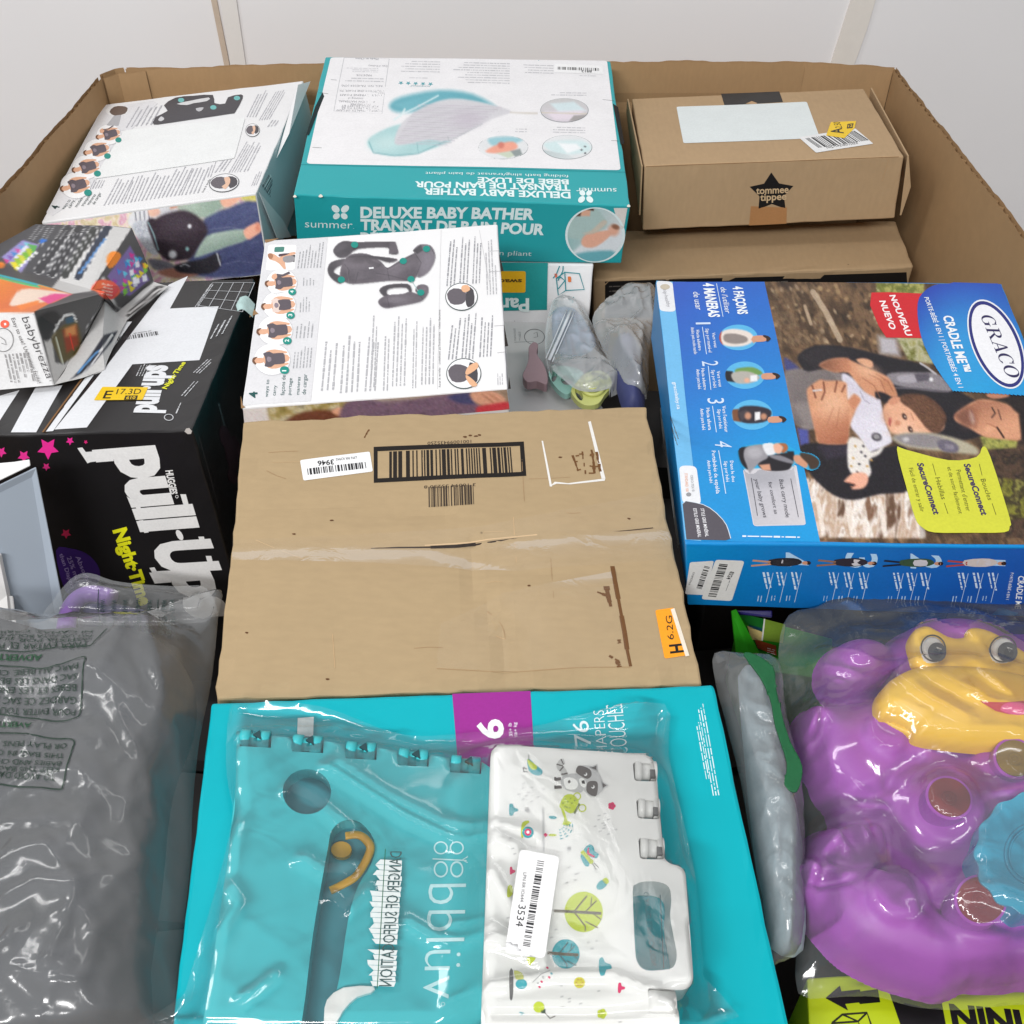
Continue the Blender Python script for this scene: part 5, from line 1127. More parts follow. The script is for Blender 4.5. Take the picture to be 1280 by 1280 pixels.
def back(c):
    z = zF; c.a[:] = (26, 160, 216)
    c.grad(*z(600, 300, 1000, 680), (206, 204, 210), (168, 164, 172), z(580, 270, 950, 250, 1030, 680, 650, 690), 1); c.blob(*z(880, 300)[0], 22, 12, (232, 230, 234), 0, .9, .6)
    c.fill(z(545, 120, 600, 108, 640, 120, 620, 270, 570, 240, 545, 180), (30, 28, 34), 1); c.fill(z(690, 190, 900, 150, 950, 170, 930, 250, 890, 280, 780, 285, 700, 262), (34, 32, 38), 1); c.fill(z(900, 140, 948, 140, 955, 200, 900, 190), (32, 30, 36), 1)
    c.fill(z(590, 120, 640, 98, 730, 95, 760, 180, 700, 220, 640, 280, 620, 300, 600, 240, 580, 180), (146, 144, 150), 1); c.blob(*z(660, 150)[0], 10, 7, (170, 168, 174)); c.fill(z(720, 90, 790, 80, 830, 130, 790, 170, 745, 160), (222, 224, 228), 1)
    c.fill(z(800, 90, 850, 82, 870, 120, 850, 155, 812, 150), (226, 172, 146), 1); c.fill(z(840, 84, 890, 84, 906, 120, 880, 150, 858, 145, 872, 110), (170, 100, 60), 1)
    c.fill(z(770, 170, 850, 170, 940, 210, 930, 230, 800, 195), (128, 126, 134), 1); c.fill(z(690, 240, 770, 232, 780, 280, 720, 280), (206, 150, 122), 1); c.fill(z(950, 170, 1000, 170, 1050, 210, 1040, 260, 990, 245, 950, 210), (204, 148, 120), 1); c.fill(z(1000, 150, 1080, 165, 1135, 210, 1120, 260, 1070, 270, 1050, 230, 1000, 180), (66, 50, 40), 1)
P = Print(hb.top); P.L = 1; P.rpoly(zF(572, 275, 965, 240, 1035, 682, 650, 690), (206, 206, 212), .003); P.L = 2
P.picture(zF(580, 280, 945, 262, 1020, 672, 655, 680), 44, 50, lambda c: (c.grad(*zF(600, 300, 1000, 680), (176, 176, 184), (206, 203, 208)), c.blob(*zF(760, 330)[0], 30, 10, (150, 150, 158), 0, .9, .5)))
P.L = 3; ol = smooth_poly(zF(540, 140, 600, 100, 720, 85, 800, 78, 880, 80, 950, 130, 1000, 145, 1090, 165, 1138, 215, 1120, 262, 1060, 275, 960, 225, 930, 270, 780, 290, 700, 270, 640, 310, 600, 290, 560, 235), 3)
P.picture(zF(530, 70, 1150, 70, 1150, 310, 530, 310), 124, 48, back, clip=ol); P.build('back_carry_picture', box, GL)
P = Print(hb.top); P.L = 5; dk = (70, 70, 78)
P.text('Back carry mode', *zF(836, 352, 886, 630, 866, 350), dk, res=2, shear=.1); P.text('for comfort as', *zF(756, 370, 802, 604, 782, 368), dk, res=2, shear=.1); P.text('your baby grows', *zF(655, 350, 722, 630, 684, 348), dk, res=2, shear=.1)
P.piece += 1; P.line(zF(922, 345, 978, 628), .0005, dk); P.piece += 1; P.line(zF(632, 340, 678, 618), .0005, dk); P.build('lettering', box, GL)
P = Print(hb.top); P.L = 4
yb = smooth_poly(zG(640, 842, 700, 828, 830, 800, 1040, 825, 1060, 830), 2)[:-2] + smooth_poly(zG(1082, 850, 1120, 920, 1205, 1180, 1208, 1230, 1180, 1262, 1100, 1266, 820, 1262, 760, 1230, 730, 1180, 680, 1000), 2)
P.poly(smooth_poly(zG(645, 850, 690, 852, 900, 905, 1040, 890, 1072, 838, 1110, 890, 1206, 1190, 1206, 1235, 1180, 1264, 1000, 1266, 830, 1264, 770, 1238, 735, 1190, 690, 1030), 3), (206, 208, 62)); P.L = 5
pu = (60, 44, 90); og = (84, 84, 30)
P.text('SecureConnect', *zG(976, 925, 1066, 1180, 1006, 923), pu, weight=.035); P.text('SecureConnect', *zG(744, 920, 828, 1176, 774, 918), pu, weight=.035)
P.text('Boucles', *zG(1060, 1000, 1098, 1105, 1084, 998), og, res=2); P.text("Permettant d'entrer", *zG(938, 955, 990, 1160, 960, 953), og, res=2); P.text('et de sortir facilement', *zG(894, 940, 952, 1172, 914, 938), og, res=2); P.text('Hebillas', *zG(834, 992, 866, 1100, 858, 990), og, res=2); P.text('Fácil de entrar y salir', *zG(704, 944, 762, 1162, 724, 942), og, res=2)
for q in (zG(1054, 925, 1068, 982), zG(1118, 1120, 1138, 1178), zG(822, 922, 838, 980), zG(880, 1118, 898, 1172)): P.piece += 1; P.line(q, .0005, og)
P.build('yellow_callout', box, GL)
P = Print(hb.top); P.L = 2; P.new()
P.rpoly(zL(64, 62, 182, 70, 204, 290, 88, 284), (226, 228, 232), .006); P.new(); P.rpoly(zF(106, 248, 232, 250, 268, 535, 130, 525), (228, 230, 234), .006); P.L = 3
P.piece = 1; P.ell(*zL(128, 108)[0], 6, 3.4, (196, 186, 168)); P.text('hip-healthy', *zL(112, 128, 142, 255, 138, 126), (150, 150, 156), res=2)
P.piece = 2; P.text('OEKO-TEX ®', *zF(188, 320, 200, 440, 206, 318), (120, 120, 126), res=2); P.text('STANDARD 100', *zF(146, 306, 156, 440, 166, 304), (226, 150, 100), res=2); P.ell(*zF(176, 460)[0], 3.2, 2.6, (150, 150, 154), n=14)
P.new(); P.poly(smooth_poly(zF(132, 530, 230, 522, 330, 560, 420, 640, 462, 720, 452, 796), 2)[:-2] + zF(446, 792, 160, 785), (86, 82, 90))
P.line(smooth_poly(zF(132, 530, 230, 520, 330, 558, 422, 640, 466, 720, 454, 794), 2)[:-2], .0007, (214, 226, 236)); P.L = 4
P.text('STYLE GRIS MINÉRAL', *zF(262, 562, 298, 766, 286, 562), (230, 230, 234), res=2, weight=.015); P.text('ESTILO GRIS MINERAL', *zF(208, 562, 244, 770, 232, 562), (230, 230, 234), res=2, weight=.015)
P.new(); P.greek(*zF(568, 755, 1000, 765, 567, 772), 1, (220, 232, 244), fill=.8, ragged=.05); P.build('corner_badge', box, GL)
# front edge
def fgrad(c): c.grad((860, 0), (1300, 0), (12, 136, 200), (34, 74, 170)); c.grad((0, 690), (0, 760), (20, 140, 210), (10, 80, 150), op=.25)
P = Print(hb.front); P.picture([(858, 682), (1382, 686), (1370, 772), (861, 755)], 60, 10, fgrad); P.L = 1
for t, a, b, c in (('4', (975, 862), (992, 908), (1060, 880)),): pass
P.text('4', *zF(876, 862, 834, 912, 1062, 885), (150, 206, 236)) if False else None
P.L = 2; lb = (176, 212, 240)
P.text('4', *z6(455, 932, 455, 978, 560, 938), lb, weight=.02); P.text('3', *z6(690, 935, 690, 984, 790, 936), lb, weight=.02); P.text('2', *z6(905, 936, 905, 985, 1002, 942), lb, weight=.02); P.text('1', *z6(1112, 954, 1112, 974, 1215, 958), lb, weight=.02)
P.L = 3
for fx, top, leg in ((470, (40, 38, 44), (200, 150, 122)), (690, (50, 46, 54), (150, 110, 84)), (910, (60, 86, 60), (34, 34, 40)), (1120, (206, 198, 192), (176, 74, 64))):
    z = lambda *q: z6(*[q[i]+(fx if i % 2 == 0 else 966) for i in range(len(q))])
    P.line(z(-95, -6, -30, 0), .0022, leg); P.line(z(-100, 12, -30, 6), .0022, leg); P.poly(smooth_poly(z(-40, -8, 20, -14, 60, -10, 70, 4, 30, 14, -36, 10), 2), top); P.poly(smooth_poly(z(5, -8, 45, -8, 45, 10, 5, 10), 2), (206, 204, 208)); P.ell(*z(82, 3)[0], 4.2, 2.2, (206, 150, 120)); P.ell(*z(92, 3)[0], 3.2, 2.4, (46, 32, 28))
P.L = 2
for x in (410, 455, 505, 630, 680, 730, 845, 890, 935, 1060, 1110, 1160):
    P.greek(*z6(x-5, 1000, x+28-20, 1060, x+22, 1000), 2, (206, 226, 242), fill=.55, seed=x, ragged=.3); P.line(z6(x+34, 1002, x+10, 1100), .0005, (190, 214, 238)); P.greek(*z6(x-20, 1078, x-24, 1100, x, 1078), 2, (170, 200, 230), seed=x+1)
P.text('CRADLE ME', *z6(1262, 1010, 1250, 1120, 1282, 1012), Wt, res=2, weight=.02); P.text('PORTE-BÉBÉ 4 EN 1', *z6(1236, 1000, 1220, 1090, 1246, 1001), Wt, res=1)
P.build('edge_print', box, GL)
P = Print(hb.front, base=.0002); P.L = 3; P.rpoly(zF(185, 940, 360, 930, 300, 1180, 150, 1172), (222, 222, 220), .002); P.L = 4; P.barcode(*zF(330, 975, 270, 1140, 290, 965), n=30, seed=4); P.text('GA28MEZNUA', *zF(208, 1010, 172, 1105, 222, 1012), (40, 40, 44), res=2)
P.L = 5; P.rpoly(zF(372, 920, 584, 930, 490, 1222, 268, 1208), (224, 224, 220), .003); P.L = 6; P.barcode(*zF(462, 955, 375, 1195, 400, 948), n=46, seed=12); P.text('8324', *zF(480, 1005, 450, 1060, 510, 1010), (30, 30, 34), weight=.02); P.greek(*zF(470, 1070, 440, 1150, 482, 1072), 1, (90, 90, 94))
P.build('barcode_sticker', box)
P = Print(hb.left); P.L = 1; P.poly([*zL(130, 900, 190, 1290), *zF(130, 740, 110, 830)][:2] + zF(128, 735, 105, 850) + zL(85, 1020), (206, 210, 212)); P.greek(*zL(95, 1040, 160, 1270, 140, 960), 5, (90, 94, 98)); P.build('side_print', box)

# ================================================================== black training-pants case
zp = Zm(0, 330, 2.844); zq = Zm(0, 560, 4.267)
BLK = plain('black_board', (.012, .011, .012), rough=.34, spec=.5, noise_amt=.2, bump=.05, scale=18)
hb = HexBox(FIT['pull'], {'TFR': (240, 537.5), 'TBR': (318, 349), 'TBL': (16, 357), 'TFL': (-130, 549)}, h=.36)
box = box_mesh('training_pants_case', hb.verts(), BLK, bevel=.002, step=.02, origin=hb.base(), rough_edges=.001)
tag(box, 'black training pants case with huge white sideways lettering and pink stars', 'case')
P = Print(hb.top); WH = (226, 228, 232)
P.poly(zp(195, 590, 300, 462, 385, 355, 600, 75, 668, 45, 605, 160, 778, 153, 708, 343, 470, 358, 310, 583), WH); P.new(); P.poly(zp(40, 600, 128, 438, 222, 432, 130, 600), WH); P.new(); P.poly(zp(-60, 560, 0, 470, 70, 450, 0, 560), WH)
P.build('white_stripe', box)
P = Print(hb.top); P.L = 1
P.poly(zp(150, 600, 165, 600, 445, 212, 432, 210), (132, 96, 62)); P.poly(zp(163, 598, 190, 596, 470, 206, 450, 206), (226, 228, 232)); P.L = 2; P.line(zp(160, 600, 445, 205), .0018, (50, 36, 26)); P.build('flap_seam', box, ROUGHP)
P = Print(hb.top); P.L = 1
P.text('pull·ups', *zp(548, 532, 592, 362, 448, 530), WH, weight=.05)
P.text('Night·Time', *zp(592, 448, 660, 352, 576, 444), (226, 226, 40), weight=.03)
P.build('lettering', box)
P = Print(hb.top); P.L = 1
for i in range(5):
    t = i/4; a = zp(755+(905-755)*t, 70-2*t)[0]; b = zp(703+(862-703)*t, 150+22*t)[0]; P.line([a, b], .0008, (190, 192, 196))
for i in range(4):
    t = i/3; P.line([zp(755+(703-755)*t, 70+80*t)[0], zp(905+(862-905)*t, 68+104*t)[0]], .0008, (190, 192, 196))
P.greek(*zp(690, 155, 748, 70, 708, 156), 2, (200, 202, 206)); P.greek(*zp(738, 272, 775, 208, 800, 245), 3, (206, 208, 212), seed=5); P.greek(*zp(640, 470, 700, 402, 662, 474), 2, (196, 198, 202), seed=6); P.greek(*zp(682, 388, 738, 335, 712, 392), 3, (196, 198, 202), seed=7); P.greek(*zp(620, 532, 640, 488, 632, 534), 1, (196, 198, 202), seed=8)
P.ring(*zp(600, 547)[0], 6, 4.2, 1.2, (190, 192, 196)); P.greek(*zp(480, 400, 500, 356, 520, 400), 4, (196, 198, 202), seed=9)
P.build('small_print', box)
P = Print(hb.top); P.L = 2; P.barcode(*zp(415, 262, 565, 240, 418, 276), n=44, seed=6, col=(60, 60, 64)); P.text('6490', *zp(466, 244, 438, 248, 466, 250), (50, 50, 54), res=2); P.greek(*zp(475, 246, 540, 236, 476, 252), 1, (120, 120, 124)); P.build('barcode_print', box)
P = Print(hb.top, base=.0002); P.L = 3; P.rpoly(zp(365, 440, 528, 442, 508, 487, 335, 488), (236, 196, 24), .0015); P.L = 4
P.text('E', *zp(366, 482, 394, 482, 378, 455), (40, 32, 10), weight=.01); P.text('17.3D', *zp(414, 467, 500, 467, 420, 448), (46, 38, 14)); P.poly(zp(448, 472, 492, 472, 488, 487, 442, 487), (46, 38, 14)); P.L = 5; P.text('610', *zp(450, 485, 482, 485, 453, 475), (230, 192, 30), weight=.02); P.build('price_sticker', box)
P = Print(hb.front, k=1.3)
P.text('pull', *zp(408, 655, 512, 952, 602, 640), WH, weight=.055); P.text('·', *zp(598, 948, 614, 985, 660, 944), WH, weight=.06); P.text('U', *zp(544, 990, 590, 1100, 732, 978), WH, weight=.055); P.text('ps', *zp(606, 1092, 690, 1262, 790, 1080), WH, weight=.055)
for x, y in ((492, 868), (516, 946)):                          # slab feet and tops of the letters
    P.piece += 1; P.poly(zp(x-24, y-34, x-8, y-36, x+12, y+8, x-4, y+10), WH)
for x, y in ((652, 850), (682, 930), (716, 1000), (742, 1068)): P.piece += 1; P.poly(zp(x-12, y-30, x+8, y-30, x+18, y+8, x, y+10), WH)
P.piece += 1; P.poly(zp(276, 654, 294, 652, 306, 668, 430, 660, 436, 690, 322, 704, 312, 708), WH); P.piece += 1; P.poly(zp(530, 1080, 548, 1078, 556, 1092, 640, 1088, 650, 1116, 576, 1126, 560, 1130), WH)
P.L = 1
P.text('HUGGIES', *zp(588, 735, 606, 820, 612, 733), WH, weight=.04); P.ring(*zp(628, 828)[0], 2, 2, .6, WH)
P.text('Night·Time', *zp(402, 945, 500, 1215, 446, 934), (232, 228, 30), weight=.05)
P.build('lettering', box)
P = Print(hb.front, k=1.3)
for cx, cy, r, col in ((172, 655, 40, (236, 44, 140)), (250, 629, 15, (236, 44, 140)), (306, 633, 8, (200, 40, 110)), (86, 683, 23, (236, 50, 140)), (166, 720, 15, (226, 50, 130)), (6, 668, 20, (236, 50, 140)), (236, 957, 19, (170, 34, 72))):
    P.new(); P.poly([zp(cx+(r if i % 2 == 0 else r*.5)*math.cos(.3+i*math.pi/5), cy+(r if i % 2 == 0 else r*.5)*math.sin(.3+i*math.pi/5))[0] for i in range(10)], col)
P.build('pink_star', box)
P = Print(hb.front); P.poly(smooth_poly(zq(300, 545, 380, 535, 460, 560, 520, 620, 535, 690, 500, 740, 420, 770, 350, 760), 3), (66, 36, 120)); P.L = 1
for t, a, b, c in (('Absorbs', (404, 578), (466, 722), (426, 570)), ('25% more', (358, 582), (420, 740), (380, 574)), ('than Diapers', (318, 565), (384, 750), (338, 558))): P.text(t, *zq(*a, *b, *c), (170, 150, 206), res=2, weight=.01)
P.build('purple_seal', box)
P = Print(hb.right)
P.line(zp(705, 612, 776, 872), .0006, (110, 110, 114)); P.greek(*zp(770, 500, 792, 582, 780, 498), 1, (90, 92, 96), fill=.8)
for x, y, rx, ry in ((800, 620, 7, 16), (822, 690, 7, 18), (838, 650, 5, 14), (825, 755, 6, 10)): P.ell(*zp(x, y)[0], rx, ry, (58, 34, 44), -15)
P.build('side_print', box)
P = Print(hb.front); P.L = 2; P.poly([zp(670+12*math.cos(i)*(1+.4*math.sin(2.3*i)), 592+12*math.sin(i))[0] for i in range(6)], (206, 200, 196)); P.build('worn_corner', box, ROUGHP)

# ================================================================== painted card skins for crushed boxes
def skin(name, polys, paint, parent=None, origin=None, step=.0022, th=.0012, mat=None, crumple=0):
    """card panels from 3-D outlines, finely divided and inked by paint(canvas); given real thickness"""
    bm = bmesh.new()
    for poly in polys:
        vs = [bm.verts.new(p) for p in poly]; bm.faces.new(vs)
    bmesh.ops.remove_doubles(bm, verts=bm.verts[:], dist=.0004); bmesh.ops.triangulate(bm, faces=[f for f in bm.faces if len(f.verts) > 4])
    mx = max(e.calc_length() for e in bm.edges)
    for _ in range(8):
        long = [e for e in bm.edges if e.calc_length() > step*1.6]
        if not long: break
        bmesh.ops.subdivide_edges(bm, edges=long, cuts=1, use_grid_fill=True); bmesh.ops.triangulate(bm, faces=[f for f in bm.faces if len(f.verts) > 4])
    for v in bm.verts:
        v.co += noise.noise_vector(v.co*30)*crumple
    for f in bm.faces: f.normal_update()
    flipit = [f for f in bm.faces if f.normal.dot(CAM - f.calc_center_median()) < 0]
    for f in flipit: f.normal_flip()
    bm.verts.index_update(); vs = [v.co.copy() for v in bm.verts]; fs = [tuple(v.index for v in f.verts) for f in bm.faces]; bm.free()
    px = np.array([project(p) for p in vs]); c = Canvas(px[:, 0], px[:, 1]); paint(c)
    L = np.clip(c.a/255, 0, 1); L = np.where(L <= .04045, L/12.92, ((L+.055)/1.055)**2.4)
    me = bpy.data.meshes.new(name); me.from_pydata([tuple(p) for p in vs], [], fs)
    ca = me.color_attributes.new('ink', 'FLOAT_COLOR', 'POINT'); ca.data.foreach_set('color', np.concatenate([L, np.ones((len(L), 1))], 1).ravel())
    o = link_mesh(name, me, mat or print_mat('gloss_ink', .3, .45), parent, origin)
    m = o.modifiers.new('thickness', 'SOLIDIFY'); m.thickness = th; m.offset = -1
    return o
z8 = Zm(0, 240, 4.923)
D = lambda x, y, d: at_depth(*z8(x, y)[0], d)
b = D(210, 735, .532); a = D(-150, 755, .532); c_ = D(335, 1188, .601); d_ = D(-150, 1230, .601); e = D(640, 622, .556); e2 = D(640, 668, .578); i1 = D(500, 935, .594)
h1 = D(400, 1168, .604); h2 = D(640, 1092, .607); g1 = D(785, 785, .610)
o1 = D(-150, 500, .536); o2 = D(445, 625, .549); t1 = D(-150, 400, .555); t2 = D(220, 198, .562); t3 = D(690, 208, .562); t4 = D(812, 222, .567); t5 = D(565, 600, .560)
k1 = D(950, 545, .607); k2 = D(720, 742, .607); f1 = D(1042, 575, .610)
def brez(c):
    z = z8; c.a[:] = (74, 72, 74)
    c.fill(z(-200, 740, 210, 735, 335, 1190, 330, 1230, -200, 1240), (226, 226, 227), .8, smooth=False)
    # dark top with the pouches
    c.fill(z(320, 590, 440, 440, 690, 210, 810, 222, 560, 610, 440, 628), (206, 205, 204), .8, smooth=False)
    c.fill(z(-200, 480, -100, 330, 220, 200, 640, 205, 600, 210, 320, 580, 300, 590, 240, 560, -100, 500), (70, 70, 74), .8, smooth=False)
    for (x0, y0, x1, y1, w, col) in ((665, 215, 480, 520, 11, (40, 48, 66)), (575, 235, 400, 510, 11, (52, 54, 52)), (490, 220, 320, 500, 12, (46, 46, 50)), (420, 225, 240, 480, 12, (50, 50, 54))):
        c.line(z(x0, y0, x1, y1), w, (222, 222, 222)); c.line(z(x0, y0, x1, y1), w-1.6, col)
    for i, (x0, y0, x1, y1) in enumerate(((560, 260, 410, 490), (545, 255, 395, 485), (480, 250, 330, 480), (462, 245, 300, 490), (440, 240, 300, 460), (405, 240, 270, 420), (330, 215, 250, 340), (300, 215, 240, 320), (270, 212, 200, 300), (240, 210, 180, 290))): c.line(z(x0, y0, x1, y1), 1.0, (206, 206, 208), .75)
    c.line(z(645, 290, 490, 500), 3, (86, 140, 200), .9); c.line(z(630, 320, 520, 480), 1.5, (220, 220, 224), .8)
    # coloured pouch graphics left
    q = z(10, 400, 140, 295, 240, 325, 130, 500)
    c.fill(q, (150, 140, 200), 1, smooth=False)
    for i in range(6):
        t = i/5; c.fill(z(20+120*t, 410-105*t, 60+120*t, 420-105*t, 40+120*t, 440-100*t), [(206, 60, 140), (120, 80, 170), (60, 130, 200), (206, 70, 150), (90, 160, 210), (120, 200, 220)][i], .7, smooth=False)
        c.fill(z(60+110*t, 430-110*t, 120+110*t, 430-100*t, 100+110*t, 490-105*t), [(226, 210, 40), (150, 190, 40), (206, 206, 60), (120, 180, 50), (180, 200, 40), (90, 170, 80)][i], .7, smooth=False); c.blob(*z(130+110*t-20, 470-95*t)[0], 2.2, 2.2, (238, 238, 238)); c.blob(*z(100+60*t, 400-60*t)[0], 2.5, 2.2, (222, 222, 236))
    c.fill(z(240, 300, 265, 285, 290, 300, 250, 318), (30, 110, 210), .8); c.blob(*z(5, 450)[0], 5, 4, (240, 130, 30))
    # orange panel
    c.fill(z(-200, 500, 0, 510, 130, 545, 445, 628, 210, 738, -200, 745), (226, 120, 60), .8, smooth=False); c.grad(*z(0, 520, 120, 730), (236, 140, 40), (206, 96, 60), z(-200, 520, 60, 540, 150, 700, -200, 745), .8); c.line(z(-100, 490, 130, 545, 300, 590), 3, (40, 180, 190)); c.line(z(-100, 505, 120, 558, 240, 585), 2.5, (80, 190, 120)); c.fill(z(130, 600, 300, 605, 430, 630, 300, 672, 110, 700, 60, 690), (238, 214, 196), 1.2); c.fill(z(240, 655, 330, 625, 440, 630, 300, 690), (226, 70, 140), 1); c.line(z(240, 575, 330, 600), 2.4, (240, 150, 60)); c.fill(z(100, 700, 240, 665, 240, 690, 130, 728), (240, 130, 50), 1)
    # right face with the toaster-like pot
    c.fill(z(210, 738, 300, 690, 640, 620, 645, 668, 610, 700, 500, 935, 470, 1000, 335, 1190, 270, 910), (84, 82, 82), .8, smooth=False); c.fill(z(270, 912, 320, 905, 340, 1050, 400, 1060, 500, 940, 460, 1110, 335, 1190), (206, 204, 203), 1, smooth=False)
    c.fill(z(230, 780, 330, 730, 380, 790, 320, 860, 300, 910, 270, 905), (56, 54, 54), 2); c.line(z(325, 900, 350, 820, 400, 760, 450, 750, 470, 800), 2.6, (228, 228, 228)); c.fill(z(320, 890, 420, 800, 480, 810, 495, 960, 390, 1050, 345, 980), (96, 84, 50), 1.2); c.fill(z(385, 850, 470, 820, 485, 940, 410, 990), (150, 60, 30), 2); c.fill(z(400, 840, 465, 815, 470, 880, 400, 890), (206, 140, 80), 2); c.line(z(345, 900, 385, 1050), 2, (206, 210, 190)); c.line(z(430, 870, 450, 970), 1.6, (226, 60, 40)); c.fill(z(400, 780, 450, 762, 460, 800, 410, 815), (60, 90, 110), 1)
    for i in range(5): c.line(z(510+i*30-6, 870-i*50+60, 640, 690+i*52-20)[0:1] + z(640-i*4, 670+i*42), 3.4, (36, 35, 36)); c.line(z(515, 860+i*26, 632-i*4, 685+i*44), .9, (206, 206, 206), .8)
    # hump
    c.fill(z(560, 605, 812, 222, 952, 545, 720, 742, 645, 660), (78, 76, 78), .8, smooth=False); c.fill(z(655, 420, 680, 370, 730, 370, 745, 400, 710, 450, 670, 470), (238, 136, 34), 1)
    c.fill(z(660, 520, 800, 330, 920, 540, 800, 640, 740, 620), (120, 100, 160), 1, smooth=False)
    cols = [(206, 40, 140), (60, 130, 200), (150, 60, 160), (90, 190, 220), (206, 60, 150), (50, 120, 190), (120, 190, 60), (226, 206, 40), (240, 150, 40), (90, 170, 70)]
    r = random.Random(3)
    for i in range(34):
        t, s = r.random(), r.random(); x = 670+130*t+110*s*.9; y = 520-180*t+90*s*1.1; k = r.random(); c.fill(z(x, y, x+34, y+14, x+10, y+40), cols[int((s*.75+k*.25)*9)], .6, smooth=False)
    for i in range(7): x, y = r.uniform(770, 880), r.uniform(430, 600); c.fill(z(x, y, x+24, y-8, x+30, y+26, x+6, y+36), (226, 226, 236), .7, smooth=False)
    c.fill(z(640, 520, 720, 700, 755, 720, 700, 690, 620, 600), (206, 204, 203), 1.5); c.fill(z(560, 600, 600, 545, 680, 545, 735, 590, 735, 625, 690, 660, 640, 655, 590, 610), (238, 96, 66), .8); c.grad(*z(580, 560, 720, 640), (240, 130, 50), (226, 50, 80), z(565, 600, 610, 548, 700, 552, 735, 600, 690, 658), .7)
    for y in (565, 585, 605, 625): c.line(z(630, y, 690, y+12), 1.4, (244, 220, 206), .85)
    # lower pale flap
    c.fill(z(335, 1195, 470, 1000, 645, 668, 720, 742, 950, 545, 1045, 560, 1050, 600, 790, 800, 650, 1110, 400, 1180), (200, 199, 198), .8, smooth=False); c.fill(z(780, 760, 800, 725, 960, 580, 1010, 575, 960, 640, 860, 720, 790, 768), (50, 48, 48), 1, smooth=False); c.line(z(795, 745, 900, 670, 985, 590), 2.2, (206, 204, 203)); c.line(z(800, 735, 890, 655, 960, 590), 1.1, (50, 48, 48)); c.fill(z(640, 880, 725, 855, 690, 920, 600, 1030, 520, 1110, 440, 1150, 500, 1080, 560, 1000), (44, 46, 56), 1, smooth=False); c.line(z(690, 880, 620, 980), 3, (214, 214, 214)); c.line(z(600, 980, 480, 1110), 2.6, (90, 140, 190)); c.line(z(620, 990, 510, 1120), 1.6, (206, 206, 210))
br = empty('pouch_box', at_depth(70, 440, .61))
tag(br, 'crushed white and grey baby food pouch box lying on the black case', 'pouch box')
skin('front_panel', [[a, b, c_, d_]], brez, br); skin('top_panel', [[o1, o2, b, a], [t1, t2, t3, t5, o2, o1], [t3, t4, t5]], brez, br)
skin('side_panel', [[b, e, e2, i1, c_], [o2, e, b], [t5, e, o2]], brez, br); skin('crushed_panel', [[t5, t4, k1], [t5, k1, k2], [t5, k2, e], [e, k2, e2]], brez, br, crumple=.0015); skin('loose_flap', [[c_, i1, e2, h2], [c_, h2, h1], [e2, k2, g1, h2], [k2, k1, f1, g1]], brez, br, crumple=.002)
ff = quad_face(a, b, d_, True)
P = Print(ff); P.text('babybrezza', *z8(132, 775, 288, 1150, 178, 765), (60, 58, 60), weight=-.008); P.text('®', *z8(302, 1158, 306, 1166, 314, 1156), (60, 58, 60)); P.text('Easy to use! Utilisation facile!', *z8(68, 778, 232, 1178, 90, 772), (96, 92, 92), res=2); P.L = 1
P.ell(*z8(30, 812)[0], 5.6, 5, (238, 96, 66)); P.ring(*z8(20, 910)[0], 13, 15, .8, (120, 118, 118)); P.greek(*z8(20, 1000, 60, 1180, 180, 985), 7, (150, 148, 148), ragged=.4); P.L = 2; P.text('1', *z8(26, 806, 28, 820, 38, 805), (250, 240, 240), weight=.03); P.line(z8(0, 890, 30, 910, 40, 940, 10, 930), .0006, (120, 118, 118)); P.build('lettering', br, wamp=0)
P = Print(quad_face(t2, t3, t5)); P.L = 3; P.text('10 pochettes', *z8(608, 232, 500, 500, 655, 240), (232, 232, 232), res=2, weight=.01); P.build('lettering', br, wamp=0)

# ================================================================== grey inner box and white tray edge at the left
GB = plain('grey_blue_card', lin((176, 188, 202), .95), rough=.5, noise_amt=.05, bump=.08, scale=12)
gb = empty('grey_box', (-.55, .64, CAMZ-.98)); tag(gb, 'pale blue grey open box standing in front of the black case', 'box')
q = [at_depth(-70, 640, .605), at_depth(45.5, 584, .60), at_depth(84, 778, .755), at_depth(86, 830, .80), at_depth(-70, 850, .80)]
tw = q[1]+Vector((.004, .012, .0)); 
def slab(name, pts, mat, parent, th, smooth=False):
    n = (pts[1]-pts[0]).cross(pts[2]-pts[0]).normalized()
    if n.dot(CAM-pts[0]) < 0: n = -n
    v = list(pts)+[p-n*th for p in pts]; k = len(pts)
    o = from_vf(name, v, [tuple(range(k)), tuple(range(2*k-1, k-1, -1))]+[(i, i+k, (i+1) % k+k, (i+1) % k) for i in range(k)], mat, parent)
    m = o.modifiers.new('soft_edge', 'BEVEL'); m.width = min(.0012, th*.4); m.segments = 2
    return o
slab('front_panel', q, GB, gb, .0022)
slab('top_flap', [at_depth(-70, 634, .603), at_depth(38, 582, .592), at_depth(37, 574, .588), at_depth(18, 577, .588), at_depth(-70, 585, .585)], WHITEB, gb, .002)
wt = empty('white_tray', (-.5, .55, CAMZ-.9)); tag(wt, 'white plastic tray edge at far left in front of the grey box', 'tray')
slab('rim', [at_depth(-60, 690, .66), at_depth(-2, 695, .66), at_depth(8, 745, .70), at_depth(14, 800, .735), at_depth(-60, 800, .735)], plain('white_plastic', (.8, .8, .8), rough=.3, bump=.02), wt, .006)
slab('side', [at_depth(8, 745, .702), at_depth(14, 800, .737), at_depth(14, 860, .80), at_depth(6, 800, .77)], MATS['white_plastic'], wt, .006)

